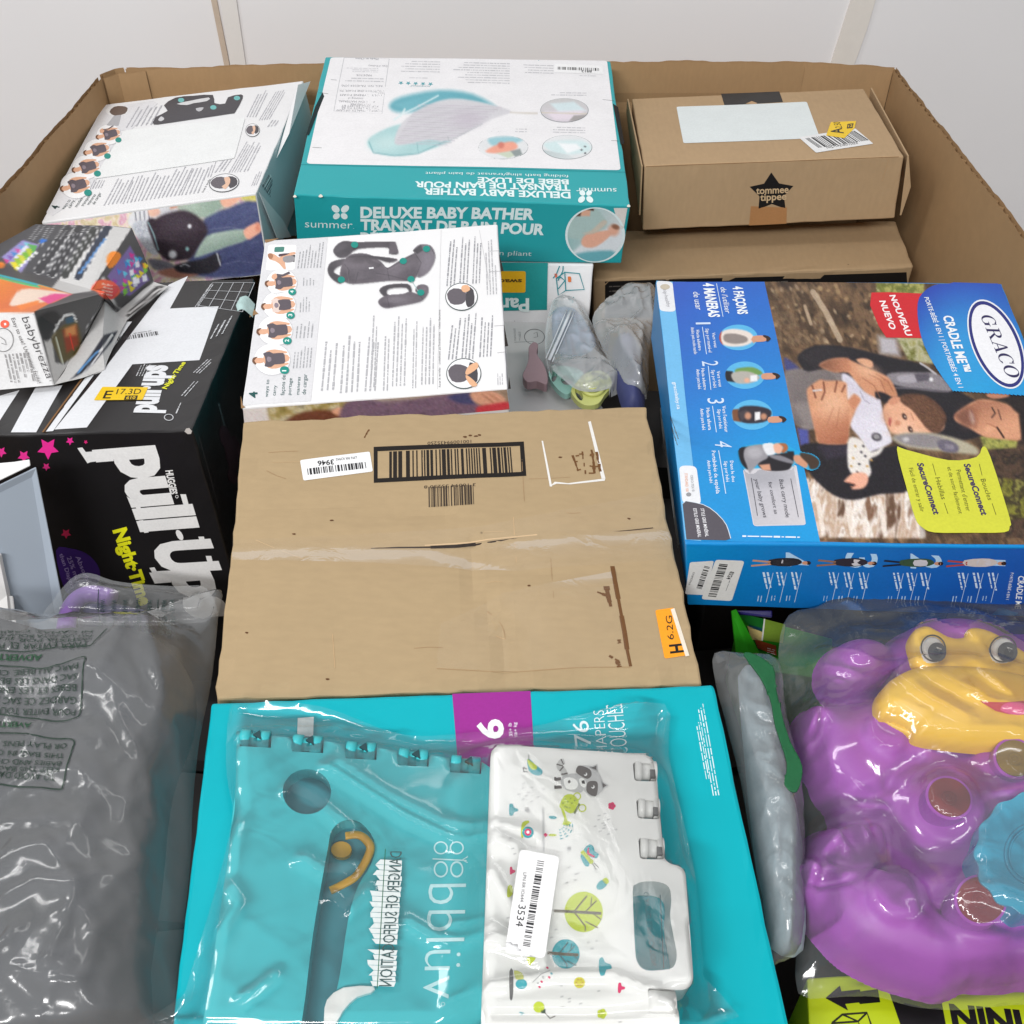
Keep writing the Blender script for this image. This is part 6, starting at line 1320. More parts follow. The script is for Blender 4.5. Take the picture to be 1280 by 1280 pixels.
# ================================================================== diaper pack and folded leaflet box in the middle gap
zm = Zm(600, 320, 4.923)
f = [at_y(560, 329, 1.225), at_y(742, 330, 1.225), at_y(735, 418, 1.195), at_y(560, 420, 1.195)]
face = quad_face(f[3], f[2], f[0])
def ext(p, d): return p + d
back = Vector((0, .16, 0)); down = (f[2]-f[1]).normalized()*.16
vb = [f[0]+(f[3]-f[0])*2.4, f[1]+(f[2]-f[1])*2.4]; V8 = [vb[0], vb[1], vb[1]+back, vb[0]+back, f[0], f[1], f[1]+back, f[0]+back]
pk = box_mesh('diaper_pack', V8, [WHITEB, TEALB], slots=(0, 0, 0, 0, 0, 0), bevel=.002, step=.02, origin=sum(V8, Vector())/8)
tag(pk, 'teal and white diaper pack standing upside down below the bather box', 'diaper pack')
P = Print(face); P.poly([*zm(-200, 40, 418, 40), *zm(412, 330, -200, 350)], (18, 148, 146)); P.L = 1; P.rpoly(zm(100, 94, 282, 92, 280, 225, 100, 226), (232, 178, 18), .003); P.L = 2
P.text('swaddlers', *zm(258, 142, -20, 146, 258, 168), (84, 60, 10), weight=.03); P.text('Pampers', *zm(302, 262, -160, 262, 302, 340), (226, 240, 238), weight=.03)
P.build('lettering', pk)
P = Print(face); P.L = 1; lc = (30, 140, 150)
for q in ((470, 135, 522, 98, 612, 106, 642, 204, 528, 210, 482, 240, 470, 135), (522, 98, 528, 210), (470, 135, 500, 130, 522, 150, 482, 200), (450, 135, 470, 110, 490, 60), (480, 150, 510, 90, 512, 60), (530, 250, 560, 270, 572, 258), (570, 285, 576, 250)): P.line(zm(*q), .0014, lc)
P.rpoly(zm(540, 124, 560, 124, 562, 158, 542, 158), (226, 120, 60), .001); P.rpoly(zm(458, 106, 474, 106, 476, 130, 460, 130), (226, 110, 80), .001); P.build('box_drawing', pk)
# leaflet box
g = [at_depth(600, 402, .732), at_depth(690, 402, .732), at_depth(760, 520, .73), at_depth(612, 520, .73)]
V8 = [p-Vector((0, 0, .12)) for p in (g[3], g[2], g[1], g[0])] + [g[3], g[2], g[1], g[0]]
lb_ = box_mesh('pump_box', V8, plain('grey_white_board', lin((196, 194, 194)), rough=.45, noise_amt=.04, bump=.05, scale=14), bevel=.0015, step=.02, origin=sum(V8, Vector())/8)
tag(lb_, 'flat white instruction box with thin line drawings, beside the bagged pacifier', 'box')
face = Face(g[0], (0, 0, 1), (1, 0, 0)); P = Print(face); P.L = 1; lc = (96, 96, 98)
P.poly(zm(205, 538, 335, 535, 345, 700, 225, 745, 215, 740), (34, 32, 36)); P.L = 2; P.ell(*zm(258, 672)[0], 7.5, 8, (206, 204, 204)); P.ell(*zm(258, 672)[0], 3.4, 3.6, (90, 88, 90)); 
for q in ((290, 340, 345, 388, 425, 345), (210, 535, 330, 530), (330, 480, 350, 470, 355, 500, 330, 505), (320, 810, 350, 800, 400, 810, 395, 830, 330, 850)): P.line(zm(*q), .0008, lc)
P.ring(*zm(335, 500)[0], 13, 10, .8, lc); P.ring(*zm(365, 820)[0], 15, 11, .8, lc); P.ring(*zm(395, 965)[0], 14, 8, .8, lc); P.L = 3
for q in ((205, 350, 210, 410, 220, 350), (235, 470, 240, 530, 250, 470), (205, 450, 210, 530, 218, 450), (215, 780, 222, 860, 230, 780), (240, 800, 250, 870, 268, 800)): P.greek(*zm(*q), 2, (130, 130, 132))
P.build('line_drawing', lb_, wamp=.0009)
g = [at_depth(690, 480, .74), at_depth(735, 480, .74), at_depth(760, 540, .74), at_depth(700, 540, .74)]
V8 = [p-Vector((0, 0, .05))-Vector((0, 0, .0)) for p in (g[3], g[2], g[1], g[0])] + [p+Vector((0, 0, .006)) for p in (g[3], g[2], g[1], g[0])]
bb = box_mesh('blue_pack', V8, plain('blue_pack_card', lin((24, 110, 190)), rough=.4, noise_amt=.2, scale=60), bevel=.001, step=.02, origin=sum(V8, Vector())/8); tag(bb, 'small bright blue pack peeking out behind the brown carton', 'pack')
# ================================================================== height-field and extrusion helpers
def up_face(px, py, drop, tilt=-.14, roll=0.0):
    return Face(at_depth(px, py, drop), (roll, tilt, 1), (1, 0, 0))
def lift(F, h): return Face(F.o + F.n*h, F.n, F.ex)
def uvl(F, pts, h=0.0):
    G = lift(F, h); return [tuple(G.uv(*p)) for p in pts]
def field(outline, step):
    a = np.array(outline); lo, hi = a.min(0)-step, a.max(0)+step
    u = np.arange(lo[0], hi[0]+step, step); v = np.arange(lo[1], hi[1]+step, step)
    U, V = np.meshgrid(u, v); ins = in_poly(U, V, outline); d = edge_dist(U, V, outline)
    return U, V, ins, np.where(ins, d, -d)
def blur(A, n):
    for _ in range(n):
        A = (np.roll(A, 1, 0)+np.roll(A, -1, 0)+2*A)/4; A = (np.roll(A, 1, 1)+np.roll(A, -1, 1)+2*A)/4
    return A
def dilate(A, n):
    for _ in range(n):
        A = np.maximum.reduce([A, np.roll(A, 1, 0), np.roll(A, -1, 0), np.roll(A, 1, 1), np.roll(A, -1, 1)])
    return A
def field_mesh(name, F, U, V, H, keep, outline, mats, parent=None, origin=None, bottom=None, smooth=True, thick=0, level=None):
    """surface over a plane from heights; cells in `keep` only, border vertices pulled onto the outline"""
    ny, nx = U.shape; cell = keep[:-1, :-1] | keep[1:, :-1] | keep[:-1, 1:] | keep[1:, 1:]
    used = np.zeros(U.shape, bool)
    for a, b in ((0, 0), (1, 0), (0, 1), (1, 1)): used[a:ny-1+a, b:nx-1+b] |= cell
    U, V = U.copy(), V.copy()
    if level is not None:                 # pull the border onto the contour H = level
        U0, V0, H0 = U.copy(), V.copy(), H.copy(); H = H.copy()
        for j, i in zip(*np.where(used & ~keep)):
            js = slice(max(0, j-1), j+2); sl = (js, slice(max(0, i-1), i+2)); k = keep[sl]
            if k.any():
                hi = H0[sl][k].mean(); t = (level-H0[j, i])/max(1e-6, hi-H0[j, i]); t = min(.9, max(0, t)); U[j, i] += (U0[sl][k].mean()-U0[j, i])*t; V[j, i] += (V0[sl][k].mean()-V0[j, i])*t; H[j, i] = level
    if outline is not None:
        jj, ii = np.where(used & ~keep)
        for j, i in zip(jj, ii):
            best = None; p = (U[j, i], V[j, i])
            for k in range(len(outline)):
                x1, y1 = outline[k]; x2, y2 = outline[(k+1) % len(outline)]; dx, dy = x2-x1, y2-y1; q = dx*dx+dy*dy
                if q < 1e-14: continue
                t = min(1, max(0, ((p[0]-x1)*dx+(p[1]-y1)*dy)/q)); c = (x1+t*dx, y1+t*dy); dd = (c[0]-p[0])**2+(c[1]-p[1])**2
                if best is None or dd < best[0]: best = (dd, c)
            U[j, i], V[j, i] = best[1]
    idx = -np.ones(U.shape, int); js, is_ = np.where(used); idx[js, is_] = np.arange(len(js))
    o, ex, ey, n = (np.array(x) for x in (F.o, F.ex, F.ey, F.n))
    P3 = o + U[js, is_][:, None]*ex + V[js, is_][:, None]*ey + H[js, is_][:, None]*n
    cj, ci = np.where(cell); fs = np.stack([idx[cj, ci], idx[cj, ci+1], idx[cj+1, ci+1], idx[cj+1, ci]], 1).tolist()
    ob = from_vf(name, P3.tolist(), fs, mats, parent, origin, smooth)
    if thick:
        m = ob.modifiers.new('thickness', 'SOLIDIFY'); m.thickness = thick; m.offset = -1
    return ob
def seg_dist(U, V, pts):
    d = np.full(U.shape, 1e9)
    for (x1, y1), (x2, y2) in zip(pts[:-1], pts[1:]):
        dx, dy = x2-x1, y2-y1; t = np.clip(((U-x1)*dx+(V-y1)*dy)/(dx*dx+dy*dy+1e-12), 0, 1); d = np.minimum(d, np.hypot(U-x1-t*dx, V-y1-t*dy))
    return d
def ridges(U, V, scale, seed, rot=0.0, stretch=3.0):
    c, s = math.cos(rot), math.sin(rot); a = (U*c+V*s)/scale/stretch; b = (-U*s+V*c)/scale
    n = vnoise(a+60, b+60, seed) + .5*vnoise(a*2.3+60, b*2.3+60, seed+1)
    return 1-np.abs(n/1.5*2-1)
def film(name, F, outline_px, content, parent, mat, step=.0026, puff=.004, creases=(), amp=.0022, seed=1, gap=.0016, h=0.0, edge=.012, rot=.6, tight=None, cmul=(1, 1)):
    ol = uvl(F, smooth_poly(outline_px, 3), h); U, V, ins, sd = field(ol, step)
    H = content(U, V) if content else np.zeros_like(U)
    k = max(1, int(.012/step)); C = blur(dilate(H, k), k*6); base = np.maximum(H, C*.95)
    base = np.maximum(blur(base, 6), H)
    w = np.clip(sd/edge, 0, 1)**.5
    wr = amp*(.55*ridges(U, V, .030, seed, rot)**4 + .45*ridges(U, V, .017, seed+5, rot+1.1)**5 + .25*ridges(U, V, .055, seed+9, rot-.7, 4)**6) + .0012*(vnoise(U/.03+40, V/.03+40, seed+3)-.5)
    if tight is not None:
        wr *= tight(U, V); tight = None
    for pts, a, wd in creases:
        d = seg_dist(U, V, uvl(F, pts, h+.01)); wr += a*cmul[0]*np.exp(-d/(wd*cmul[1]))
    if tight is not None: wr *= tight(U, V) if callable(tight) else np.where(in_poly(U, V, tight), .12, 1.0)
    H2 = h*(1-w) + w*base + gap + w*puff + wr*(.35+.65*w)
    H2 = np.maximum(H2, H + gap*.6)
    ob = field_mesh(name, F, U, V, H2, ins, ol, mat, parent)
    FIELDS[name+parent.name] = (F, U, V, np.where(ins, H2, 0), step)
    return ob
FIELDS = {}
def drape(key, base, extra=.0007):
    F, U, V, H2, st = FIELDS[key]
    def f(p):
        d = p-F.o; u, v = d.dot(F.ex), d.dot(F.ey); i = (u-U[0, 0])/st; j = (v-V[0, 0])/st; i0, j0 = int(math.floor(i)), int(math.floor(j))
        if not (0 <= i0 < U.shape[1]-1 and 0 <= j0 < U.shape[0]-1): return p
        a, b = i-i0, j-j0; h = (H2[j0, i0]*(1-a)+H2[j0, i0+1]*a)*(1-b)+(H2[j0+1, i0]*(1-a)+H2[j0+1, i0+1]*a)*b
        return F.P(u, v, h+extra+(d.dot(F.n)-base))
    return f
def extrude(name, F, outline, holes, h0, h1, mat, parent=None, origin=None, bevel=.0015, seg=3):
    """plate with holes: outlines are plane coordinates; top at h1, rounded upper rim"""
    clean = lambda L: [p for i, p in enumerate(L) if math.hypot(p[0]-L[i-1][0], p[1]-L[i-1][1]) > 2e-5]
    loops = [clean(l) for l in [outline]+list(holes)]; flat = [Vector((p[0], p[1], 0)) for l in loops for p in l]
    tris = tessellate_polygon([[Vector((p[0], p[1], 0)) for p in l] for l in loops])
    bm = bmesh.new(); top = [bm.verts.new(F.P(p.x, p.y, h1)) for p in flat]; bot = [bm.verts.new(F.P(p.x, p.y, h0)) for p in flat]
    for t in tris:
        try: bm.faces.new([top[i] for i in t]); bm.faces.new([bot[i] for i in reversed(t)])
        except ValueError: pass
    b = 0
    for l in loops:
        n = len(l)
        for i in range(n): bm.faces.new([top[b+i], top[b+(i+1) % n], bot[b+(i+1) % n], bot[b+i]])
        b += n
    bmesh.ops.recalc_face_normals(bm, faces=bm.faces[:])
    if bevel:
        ts = set(top); ed = [e for e in bm.edges if e.verts[0] in ts and e.verts[1] in ts and len(e.link_faces) == 2 and e.link_faces[0].normal.dot(e.link_faces[1].normal) < .5]
        bmesh.ops.bevel(bm, geom=ed, offset=bevel, segments=seg, profile=.5, affect='EDGES', clamp_overlap=True)
    o = from_bm(name, bm, mat, parent, origin)
    return o
def tube(name, pts, r, mat, parent=None, closed=False, n=10, origin=None, flat=1.0):
    bm = bmesh.new(); rings = []; m = len(pts)
    for i, p in enumerate(pts):
        p = Vector(p); a = Vector(pts[(i-1) % m] if closed or i else pts[0]); b = Vector(pts[(i+1) % m] if closed or i < m-1 else pts[-1]); t = (b-a).normalized()
        x = t.cross(Vector((0, 0, 1))); x = x.normalized() if x.length > 1e-4 else Vector((1, 0, 0)); y = x.cross(t); rr = r[i] if isinstance(r, (list, tuple)) else r
        rings.append([bm.verts.new(p + x*rr*math.cos(2*math.pi*k/n) + y*rr*flat*math.sin(2*math.pi*k/n)) for k in range(n)])
    for i in range(m if closed else m-1):
        A, B = rings[i], rings[(i+1) % m]
        for k in range(n): bm.faces.new([A[k], A[(k+1) % n], B[(k+1) % n], B[k]])
    if not closed:
        bm.faces.new(rings[0][::-1]); bm.faces.new(rings[-1])
    bmesh.ops.recalc_face_normals(bm, faces=bm.faces[:])
    return from_bm(name, bm, mat, parent, origin, smooth=True)
FILM = film_mat('clear_film', tint=(.985, .99, .99), haze=.03, gloss=.6, rough=.10, bscale=14, bstr=.03)
FILMG = film_mat('milky_film', tint=(.96, .97, .975), haze=.13, gloss=.6, rough=.16, bscale=16, bstr=.06)
FILMT = film_mat('toy_film', tint=(.97, .98, .985), haze=.075, gloss=.6, rough=.11, bscale=20, bstr=.07)
FILMZ = film_mat('zip_film', tint=(.95, .965, .975), haze=.33, gloss=.8, rough=.12, bscale=34, bstr=.14)

# ================================================================== teal and white folding seat in its bag
zB = Zm(210, 840, 2.909); zW = Zm(560, 840, 2.909); zr = Zm(610, 920, 5.818); zh = Zm(600, 1060, 4.5714)
TF = hb_t.top
TP = plain('teal_plastic', lin((62, 188, 196), .9), rough=.33, spec=.5, noise_amt=.03, bump=.02, scale=20)
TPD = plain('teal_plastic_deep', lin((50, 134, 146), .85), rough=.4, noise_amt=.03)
WPL = plain('ivory_plastic', (.77, .77, .75), rough=.28, spec=.5, noise_amt=.015, bump=.02, scale=20, coat=.2)
seat = empty('folding_seat', TF.hit(640, 1100)); tag(seat, 'teal and white plastic folding seat with printed raccoon and trees, bagged on the diaper box', 'folding seat')
HT, HW = .018, .044
def rr(uv, r, n=5):
    uv = [Vector(p) for p in uv]; out = []; m = len(uv)
    for i in range(m):
        a, b, c = uv[i-1], uv[i], uv[(i+1) % m]; d1, d2 = a-b, c-b; q = min(r, d1.length*.45, d2.length*.45); p1, p2 = b+d1.normalized()*q, b+d2.normalized()*q
        for j in range(n+1):
            t = j/n; out.append(tuple(p1*(1-t)**2+b*(2*t*(1-t))+p2*t*t))
    return out
kn = [(318, 243), (508, 262), (702, 287), (892, 312), (1082, 338)]
notch = []
for x, y in kn: notch += [(x-58, y-24), (x-56, y+26), (x+56, y+32), (x+58, y-12)]
teal_ol = uvl(TF, zB(120, 1320, 170, 1000, 215, 700, 246, 420, 250, 214, *[c for p in notch for c in p], 1176, 350, 1200, 500, 1160, 1320), HT)
hole = uvl(TF, [zB(*p)[0] for p in ell(505, 435, 88, 82, 0, 28)], HT)
slot_px = smooth_poly(zB(582, 640, 596, 575, 640, 540, 700, 548, 748, 610, 742, 690, 690, 780, 655, 900, 625, 1100, 600, 1200, 560, 1310, 488, 1310, 500, 1180, 528, 950, 560, 760), 3)
slot = uvl(TF, slot_px, HT)
extrude('teal_panel', TF, teal_ol, [hole, slot], .002, HT, TP, seat, bevel=.0022)
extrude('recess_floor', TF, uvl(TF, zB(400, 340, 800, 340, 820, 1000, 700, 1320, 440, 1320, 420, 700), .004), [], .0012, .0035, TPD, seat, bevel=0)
for x, y in kn:
    w = 54; A = lift(TF, HT-.004)
    a, b = A.hit(*zB(x-w, y)[0]), A.hit(*zB(x+w, y+8)[0])
    k = tube('hinge_knuckle', [a.lerp(b, t) for t in (0, .02, .34, .345, .62, .625, .98, 1)], [.004, .0072, .0072, .0052, .0052, .0072, .0072, .004], TP, seat, n=14)
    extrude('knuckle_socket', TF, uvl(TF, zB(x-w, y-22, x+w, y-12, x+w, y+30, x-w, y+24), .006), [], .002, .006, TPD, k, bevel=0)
    v = [A.hit(*q) + TF.n*.0076 for q in zB(x-4, y+2, x+22, y-14, x+26, y+20)]
    from_vf('knuckle_gap', v + [p - TF.n*.004 for p in v], [(0, 1, 2), (0, 3, 4, 1), (1, 4, 5, 2), (2, 5, 3, 0)], plain('dark_teal', lin((16, 60, 66))), k)
YP = plain('amber_plastic', lin((190, 146, 46)), rough=.3)
pts = smooth_line(zB(590, 795, 640, 770, 690, 735, 735, 650, 722, 612, 690, 592, 645, 596), 5)
o = tube('amber_hook', [lift(TF, .0205).hit(*p) for p in pts], .0030, YP, seat, n=8, flat=.5)
extrude('amber_button', TF, uvl(TF, [zB(*p)[0] for p in ell(630, 645, 38, 30, 0, 18)], .008), [], .0035, .008, YP, seat, bevel=.001)
extrude('white_clip', TF, uvl(TF, smooth_poly(zB(570, 1260, 580, 1200, 640, 1155, 750, 1150, 740, 1175, 690, 1190, 640, 1240, 600, 1310, 572, 1310), 2), .016), [], .012, .0215, WPL, seat, bevel=.001)
P = Print(lift(TF, HT)); lg = (196, 226, 228)
P.text('bblüv', *zB(948, 772, 925, 1190, 1086, 770), lg, weight=-.012); P.ring(*zB(1000, 1208)[0], 2.6, 2.6, .7, lg)
for cx, cy, rx, ry in ((992, 640, 26, 24), (992, 718, 26, 30), (1050, 640, 26, 24), (1050, 718, 24, 30)):
    q = zB(cx, cy)[0]; P.ring(q[0], q[1], rx/2.909, ry/2.909, 1.9, lg)
P.line(zB(962, 680, 1086, 686), .0009, lg); P.line(zB(1070, 684, 1090, 672), .0006, lg); P.line(zB(1070, 684, 1090, 694), .0006, lg)
P.build('lettering', seat, wamp=0)
# white half
wol = uvl(TF, zW(118, 1330, 134, 900, 152, 420), HW) + rr(uvl(TF, zW(152, 420, 158, 268, 735, 298, 766, 318, 790, 698, 866, 712, 894, 1160, 722, 1146, 728, 1184, 838, 1202, 842, 1330), HW), .012, 6)[7:-7]
wol = rr(uvl(TF, zW(118, 1330, 134, 900, 156, 262, 752, 302, 786, 692, 862, 710, 896, 1162, 724, 1146, 730, 1190, 838, 1200, 844, 1330), HW), .0105, 6)
def dedup(L, e=.0008):
    out = []
    for p in L:
        if not out or math.hypot(p[0]-out[-1][0], p[1]-out[-1][1]) > e: out.append(p)
    while math.hypot(out[0][0]-out[-1][0], out[0][1]-out[-1][1]) < e: out.pop()
    return out
wol = dedup(wol)
wh = smooth_poly(zW(672, 800, 684, 772, 716, 762, 770, 764, 804, 784, 812, 830, 808, 890, 822, 970, 832, 1030, 818, 1074, 770, 1084, 720, 1084, 690, 1058, 680, 1000), 3)
whl = uvl(TF, wh, HW)
recs = [zW(672, 328, 754, 334, 760, 398, 678, 396), zW(684, 462, 764, 470, 770, 536, 690, 532), zW(692, 602, 780, 612, 786, 682, 698, 680)]
rl = [rr(uvl(TF, q, HW), .002, 2) for q in recs]
extrude('white_panel', TF, wol, [whl]+rl, HT+.0004, HW, WPL, seat, bevel=.0034, seg=4)
for q in recs:
    G = lift(TF, HW-.006)
    c = [G.hit(*p) for p in q]
    k = tube('hinge_knuckle', [c[0].lerp(c[3], .5).lerp(c[1].lerp(c[2], .5), t) for t in (.02, .3, .32, .7, .72, .98)], [.0078, .0078, .0060, .0060, .0078, .0078], WPL, seat, n=14)
    extrude('knuckle_window', TF, uvl(TF, [((q[0][0]*(1-s)+q[1][0]*s)*(1-t)+(q[3][0]*(1-s)+q[2][0]*s)*t, (q[0][1]*(1-s)+q[1][1]*s)*(1-t)+(q[3][1]*(1-s)+q[2][1]*s)*t) for s, t in ((.72, .42), (.93, .42), (.93, .82), (.72, .82))], HW-.001), [], HW-.006, HW+.0016, plain('grey_window', (.16, .16, .16)), k, bevel=0)
G = lift(TF, HW-.006)
tube('hinge_knuckle', [G.hit(*p) for p in zW(724, 1210, 760, 1212, 790, 1214, 824, 1216)], .0085, WPL, seat, n=16)
# printed animals, trees and insects on the white half
PF = lift(TF, HW); LI, TE, PK, GR, GD = (190, 206, 40), (50, 160, 172), (214, 40, 100), (170, 170, 170), (92, 86, 84)
P = Print(PF)
P.poly(smooth_poly(zr(285, 175, 305, 172, 345, 210, 395, 250, 385, 285, 340, 285, 295, 250), 2), TE); P.L = 1; P.poly(smooth_poly(zr(285, 172, 310, 185, 355, 220, 350, 245, 320, 245, 295, 215), 2), LI); P.L = 0
P.line(zr(296, 135, 298, 178), .0008, GR); P.line(zr(250, 232, 285, 242), .0005, GD); P.line(zr(255, 260, 290, 262), .0005, GD); P.line(zr(268, 225, 255, 240, 262, 265), .0005, GD); P.poly(zr(378, 282, 392, 290, 384, 278), GR)
P.build('bird_print', seat, wamp=0)
P = Print(PF)
P.poly(smooth_poly(zr(575, 280, 640, 275, 690, 300, 690, 400, 640, 410, 570, 395, 530, 350, 540, 300), 3), (186, 186, 186)); P.L = 1; P.poly(smooth_poly(zr(548, 320, 590, 302, 640, 320, 655, 360, 630, 390, 570, 385), 2), (238, 238, 236)); P.L = 2; P.ell(*zr(590, 335)[0], 1.7, 2, GD)
P.L = 0
tail = smooth_line(zr(555, 185, 530, 195, 520, 225, 545, 250, 560, 290), 4); P.line(tail, .0042, (190, 190, 188)); P.L = 1
for i in (2, 6, 10, 14): P.line(tail[i:i+2], .0045, GD)
P.line(zr(485, 318, 530, 312), .0022, GD); P.line(zr(485, 376, 535, 372), .0022, GD); P.line(zr(488, 300, 488, 325), .0012, GD); P.line(zr(488, 362, 488, 386), .0012, GD)
P.L = 2; P.poly(smooth_poly(zr(660, 330, 650, 240, 700, 215, 770, 230, 800, 260, 830, 320, 840, 380, 800, 430, 740, 440, 700, 400, 680, 370), 3), (190, 190, 190))
P.poly(zr(735, 232, 795, 205, 800, 262), (190, 190, 190)); P.poly(zr(820, 330, 878, 360, 832, 388), (190, 190, 190)); P.L = 3; P.poly(zr(752, 235, 788, 218, 788, 250), GD); P.poly(zr(832, 345, 862, 362, 836, 378), GD)
P.poly(smooth_poly(zr(645, 235, 670, 218, 740, 245, 752, 290, 720, 315, 668, 290, 640, 265), 3), GD); P.poly(smooth_poly(zr(720, 350, 740, 332, 790, 335, 798, 380, 785, 440, 740, 430, 715, 400), 3), GD)
P.poly(smooth_poly(zr(660, 320, 690, 310, 715, 345, 705, 378, 675, 365), 2), (238, 238, 236)); P.L = 4; P.poly(zr(678, 330, 700, 325, 706, 352, 684, 350), (50, 46, 44))
for x, y in ((708, 282), (762, 374)): P.ell(*zr(x, y)[0], 2.2, 2.2, (236, 236, 236), n=12); P.L = 5; P.ell(*zr(x-4, y-4)[0], 1.5, 1.5, GD, n=10); P.L = 4
P.build('raccoon_print', seat, wamp=0)
P = Print(PF)
P.poly(smooth_poly(zr(525, 490, 555, 435, 610, 425, 660, 470, 640, 540, 600, 565, 555, 540, 520, 520), 2), LI); P.ring(*zr(648, 440)[0], 5, 5, 1.4, LI); P.ring(*zr(685, 525)[0], 5.2, 5, 1.4, LI); P.line(zr(540, 530, 560, 590, 570, 625), .0018, LI); P.poly(zr(555, 605, 608, 632, 580, 655, 540, 645), LI); P.L = 1; P.poly(zr(620, 560, 660, 488, 672, 500, 632, 570), (110, 120, 70))
for x, y in ((560, 460), (580, 480), (545, 490), (600, 455), (610, 490), (575, 520), (595, 525), (630, 470), (560, 515)): P.ell(*zr(x, y)[0], .9, .9, (80, 110, 40), n=8)
P.L = 0
for i in range(4):
    arc = [(515+ (90-18*i)*math.cos(a)*1.1, 650+ (100-22*i)*math.sin(a)) for a in np.linspace(-.1, 1.5, 8)]
    for a, b in zip(arc[::2], arc[1::2]): P.line(zr(*a, *b), .0007, TE)
P.build('watering_can_print', seat, wamp=0)
P = Print(PF)
P.poly(smooth_poly(zr(155, 500, 180, 495, 188, 520, 215, 530, 218, 548, 190, 555, 182, 578, 155, 575), 2), TE); P.poly(smooth_poly(zr(160, 955, 175, 955, 178, 972, 198, 978, 195, 992, 178, 1000, 160, 1008), 2), PK)
P.poly(smooth_poly(zh(680, 640, 700, 625, 715, 655, 745, 665, 752, 690, 722, 695, 712, 725, 690, 730, 680, 700), 2), TE); P.poly(smooth_poly(zh(790, 775, 805, 772, 810, 790, 828, 795, 825, 808, 808, 812, 802, 828, 788, 825), 2), PK); P.poly(smooth_poly(zr(145, 1090, 175, 1090, 180, 1150, 150, 1175, 138, 1160), 2), LI)
P.poly(smooth_poly(zh(270, 625, 318, 628, 300, 655, 285, 672, 272, 660), 2), LI)
P.build('cloud_print', seat, wamp=0)
P = Print(PF)
for cx, cy, r, z, col, w in ((900, 510, 25, zr, PK, 1), (285, 540, 19, zr, (206, 206, 206), 0), (590, 820, 17, zr, (206, 206, 206), 0), (697, 948, 26, zh, LI, 0)):
    for k in range(5): P.ell(*z(cx+r*.6*math.cos(k*1.257), cy+r*.6*math.sin(k*1.257))[0], r*.55/(5.8 if z is zr else 4.57), r*.55/(5.8 if z is zr else 4.57), col, n=10)
P.build('flower_print', seat, wamp=0)
P = Print(PF)
P.poly(smooth_poly(zr(240, 680, 250, 630, 290, 615, 300, 630, 265, 660, 255, 740, 242, 735), 2), LI); P.L = 1; P.ell(*zr(290, 702)[0], 7.2, 7.2, TE); P.L = 2; P.ell(*zr(290, 702)[0], 4.4, 4.4, PK, n=16); P.L = 3; P.ell(*zr(290, 702)[0], 2, 2, (240, 240, 240), n=12)
P.build('snail_print', seat, wamp=0)
P = Print(PF); P.line(zr(402, 520, 405, 840), .0014, (206, 206, 206)); P.poly(smooth_poly(zr(400, 530, 410, 560, 404, 600, 414, 650, 404, 700, 412, 760, 404, 830, 398, 700), 2), (206, 206, 206)); P.L = 1
P.ell(*zr(470, 594)[0], 5, 2, TE, 5); P.ell(*zr(470, 722)[0], 5.2, 1.5, LI, 0); P.poly(zr(402, 720, 418, 706, 436, 720, 418, 738), PK); P.build('vine_print', seat, wamp=0)
P = Print(PF)
P.poly(smooth_poly(zr(700, 820, 740, 788, 768, 810, 775, 840, 805, 860, 790, 890, 750, 880, 700, 850), 2), TE); P.poly(smooth_poly(zr(672, 880, 690, 860, 730, 900, 735, 945, 705, 945), 2), TE); P.L = 1; P.poly(smooth_poly(zr(725, 820, 735, 815, 735, 850, 775, 875, 770, 885, 720, 860), 2), PK); P.L = 2; P.line(zr(680, 840, 710, 870, 745, 915), .0026, LI); P.ell(*zr(748, 915)[0], 3, 3, LI, n=12); P.line(zr(760, 930, 785, 975), .0004, GD); P.line(zr(770, 925, 805, 960), .0004, GD)
P.build('butterfly_print', seat, wamp=0)
P = Print(PF)
P.poly(smooth_poly(zr(790, 1085, 830, 1045, 865, 1080, 830, 1115, 795, 1115), 2), TE); P.poly(smooth_poly(zr(830, 1050, 860, 1030, 880, 1060, 860, 1078), 2), LI)
q = zh(568, 770)[0]; P.ell(q[0], q[1], 7, 7, (206, 200, 60), n=18); P.L = 1
for k in range(6): P.ell(q[0]+3.8*math.cos(k*1.05), q[1]+3.8*math.sin(k*1.05), .9, .9, (150, 50, 50), n=8)
P.L = 0; q = zh(336, 910)[0]; P.ell(q[0], q[1], 7, 7, LI, n=18); P.poly(zh(345, 930, 375, 920, 372, 945, 352, 945), (60, 80, 60)); P.line(zh(370, 940, 400, 975, 430, 960), .0005, GD); P.line(zh(225, 940, 250, 945, 232, 955), .0006, TE)
P.ell(*zh(236, 778)[0], 7.2, 6.2, TE); P.poly(smooth_poly(zh(168, 705, 188, 700, 190, 800, 185, 862, 170, 860), 2), (100, 100, 100)); P.poly(smooth_poly(zh(195, 700, 240, 715, 248, 750, 205, 750), 2), (200, 204, 110))
P.build('beetle_print', seat, wamp=0)
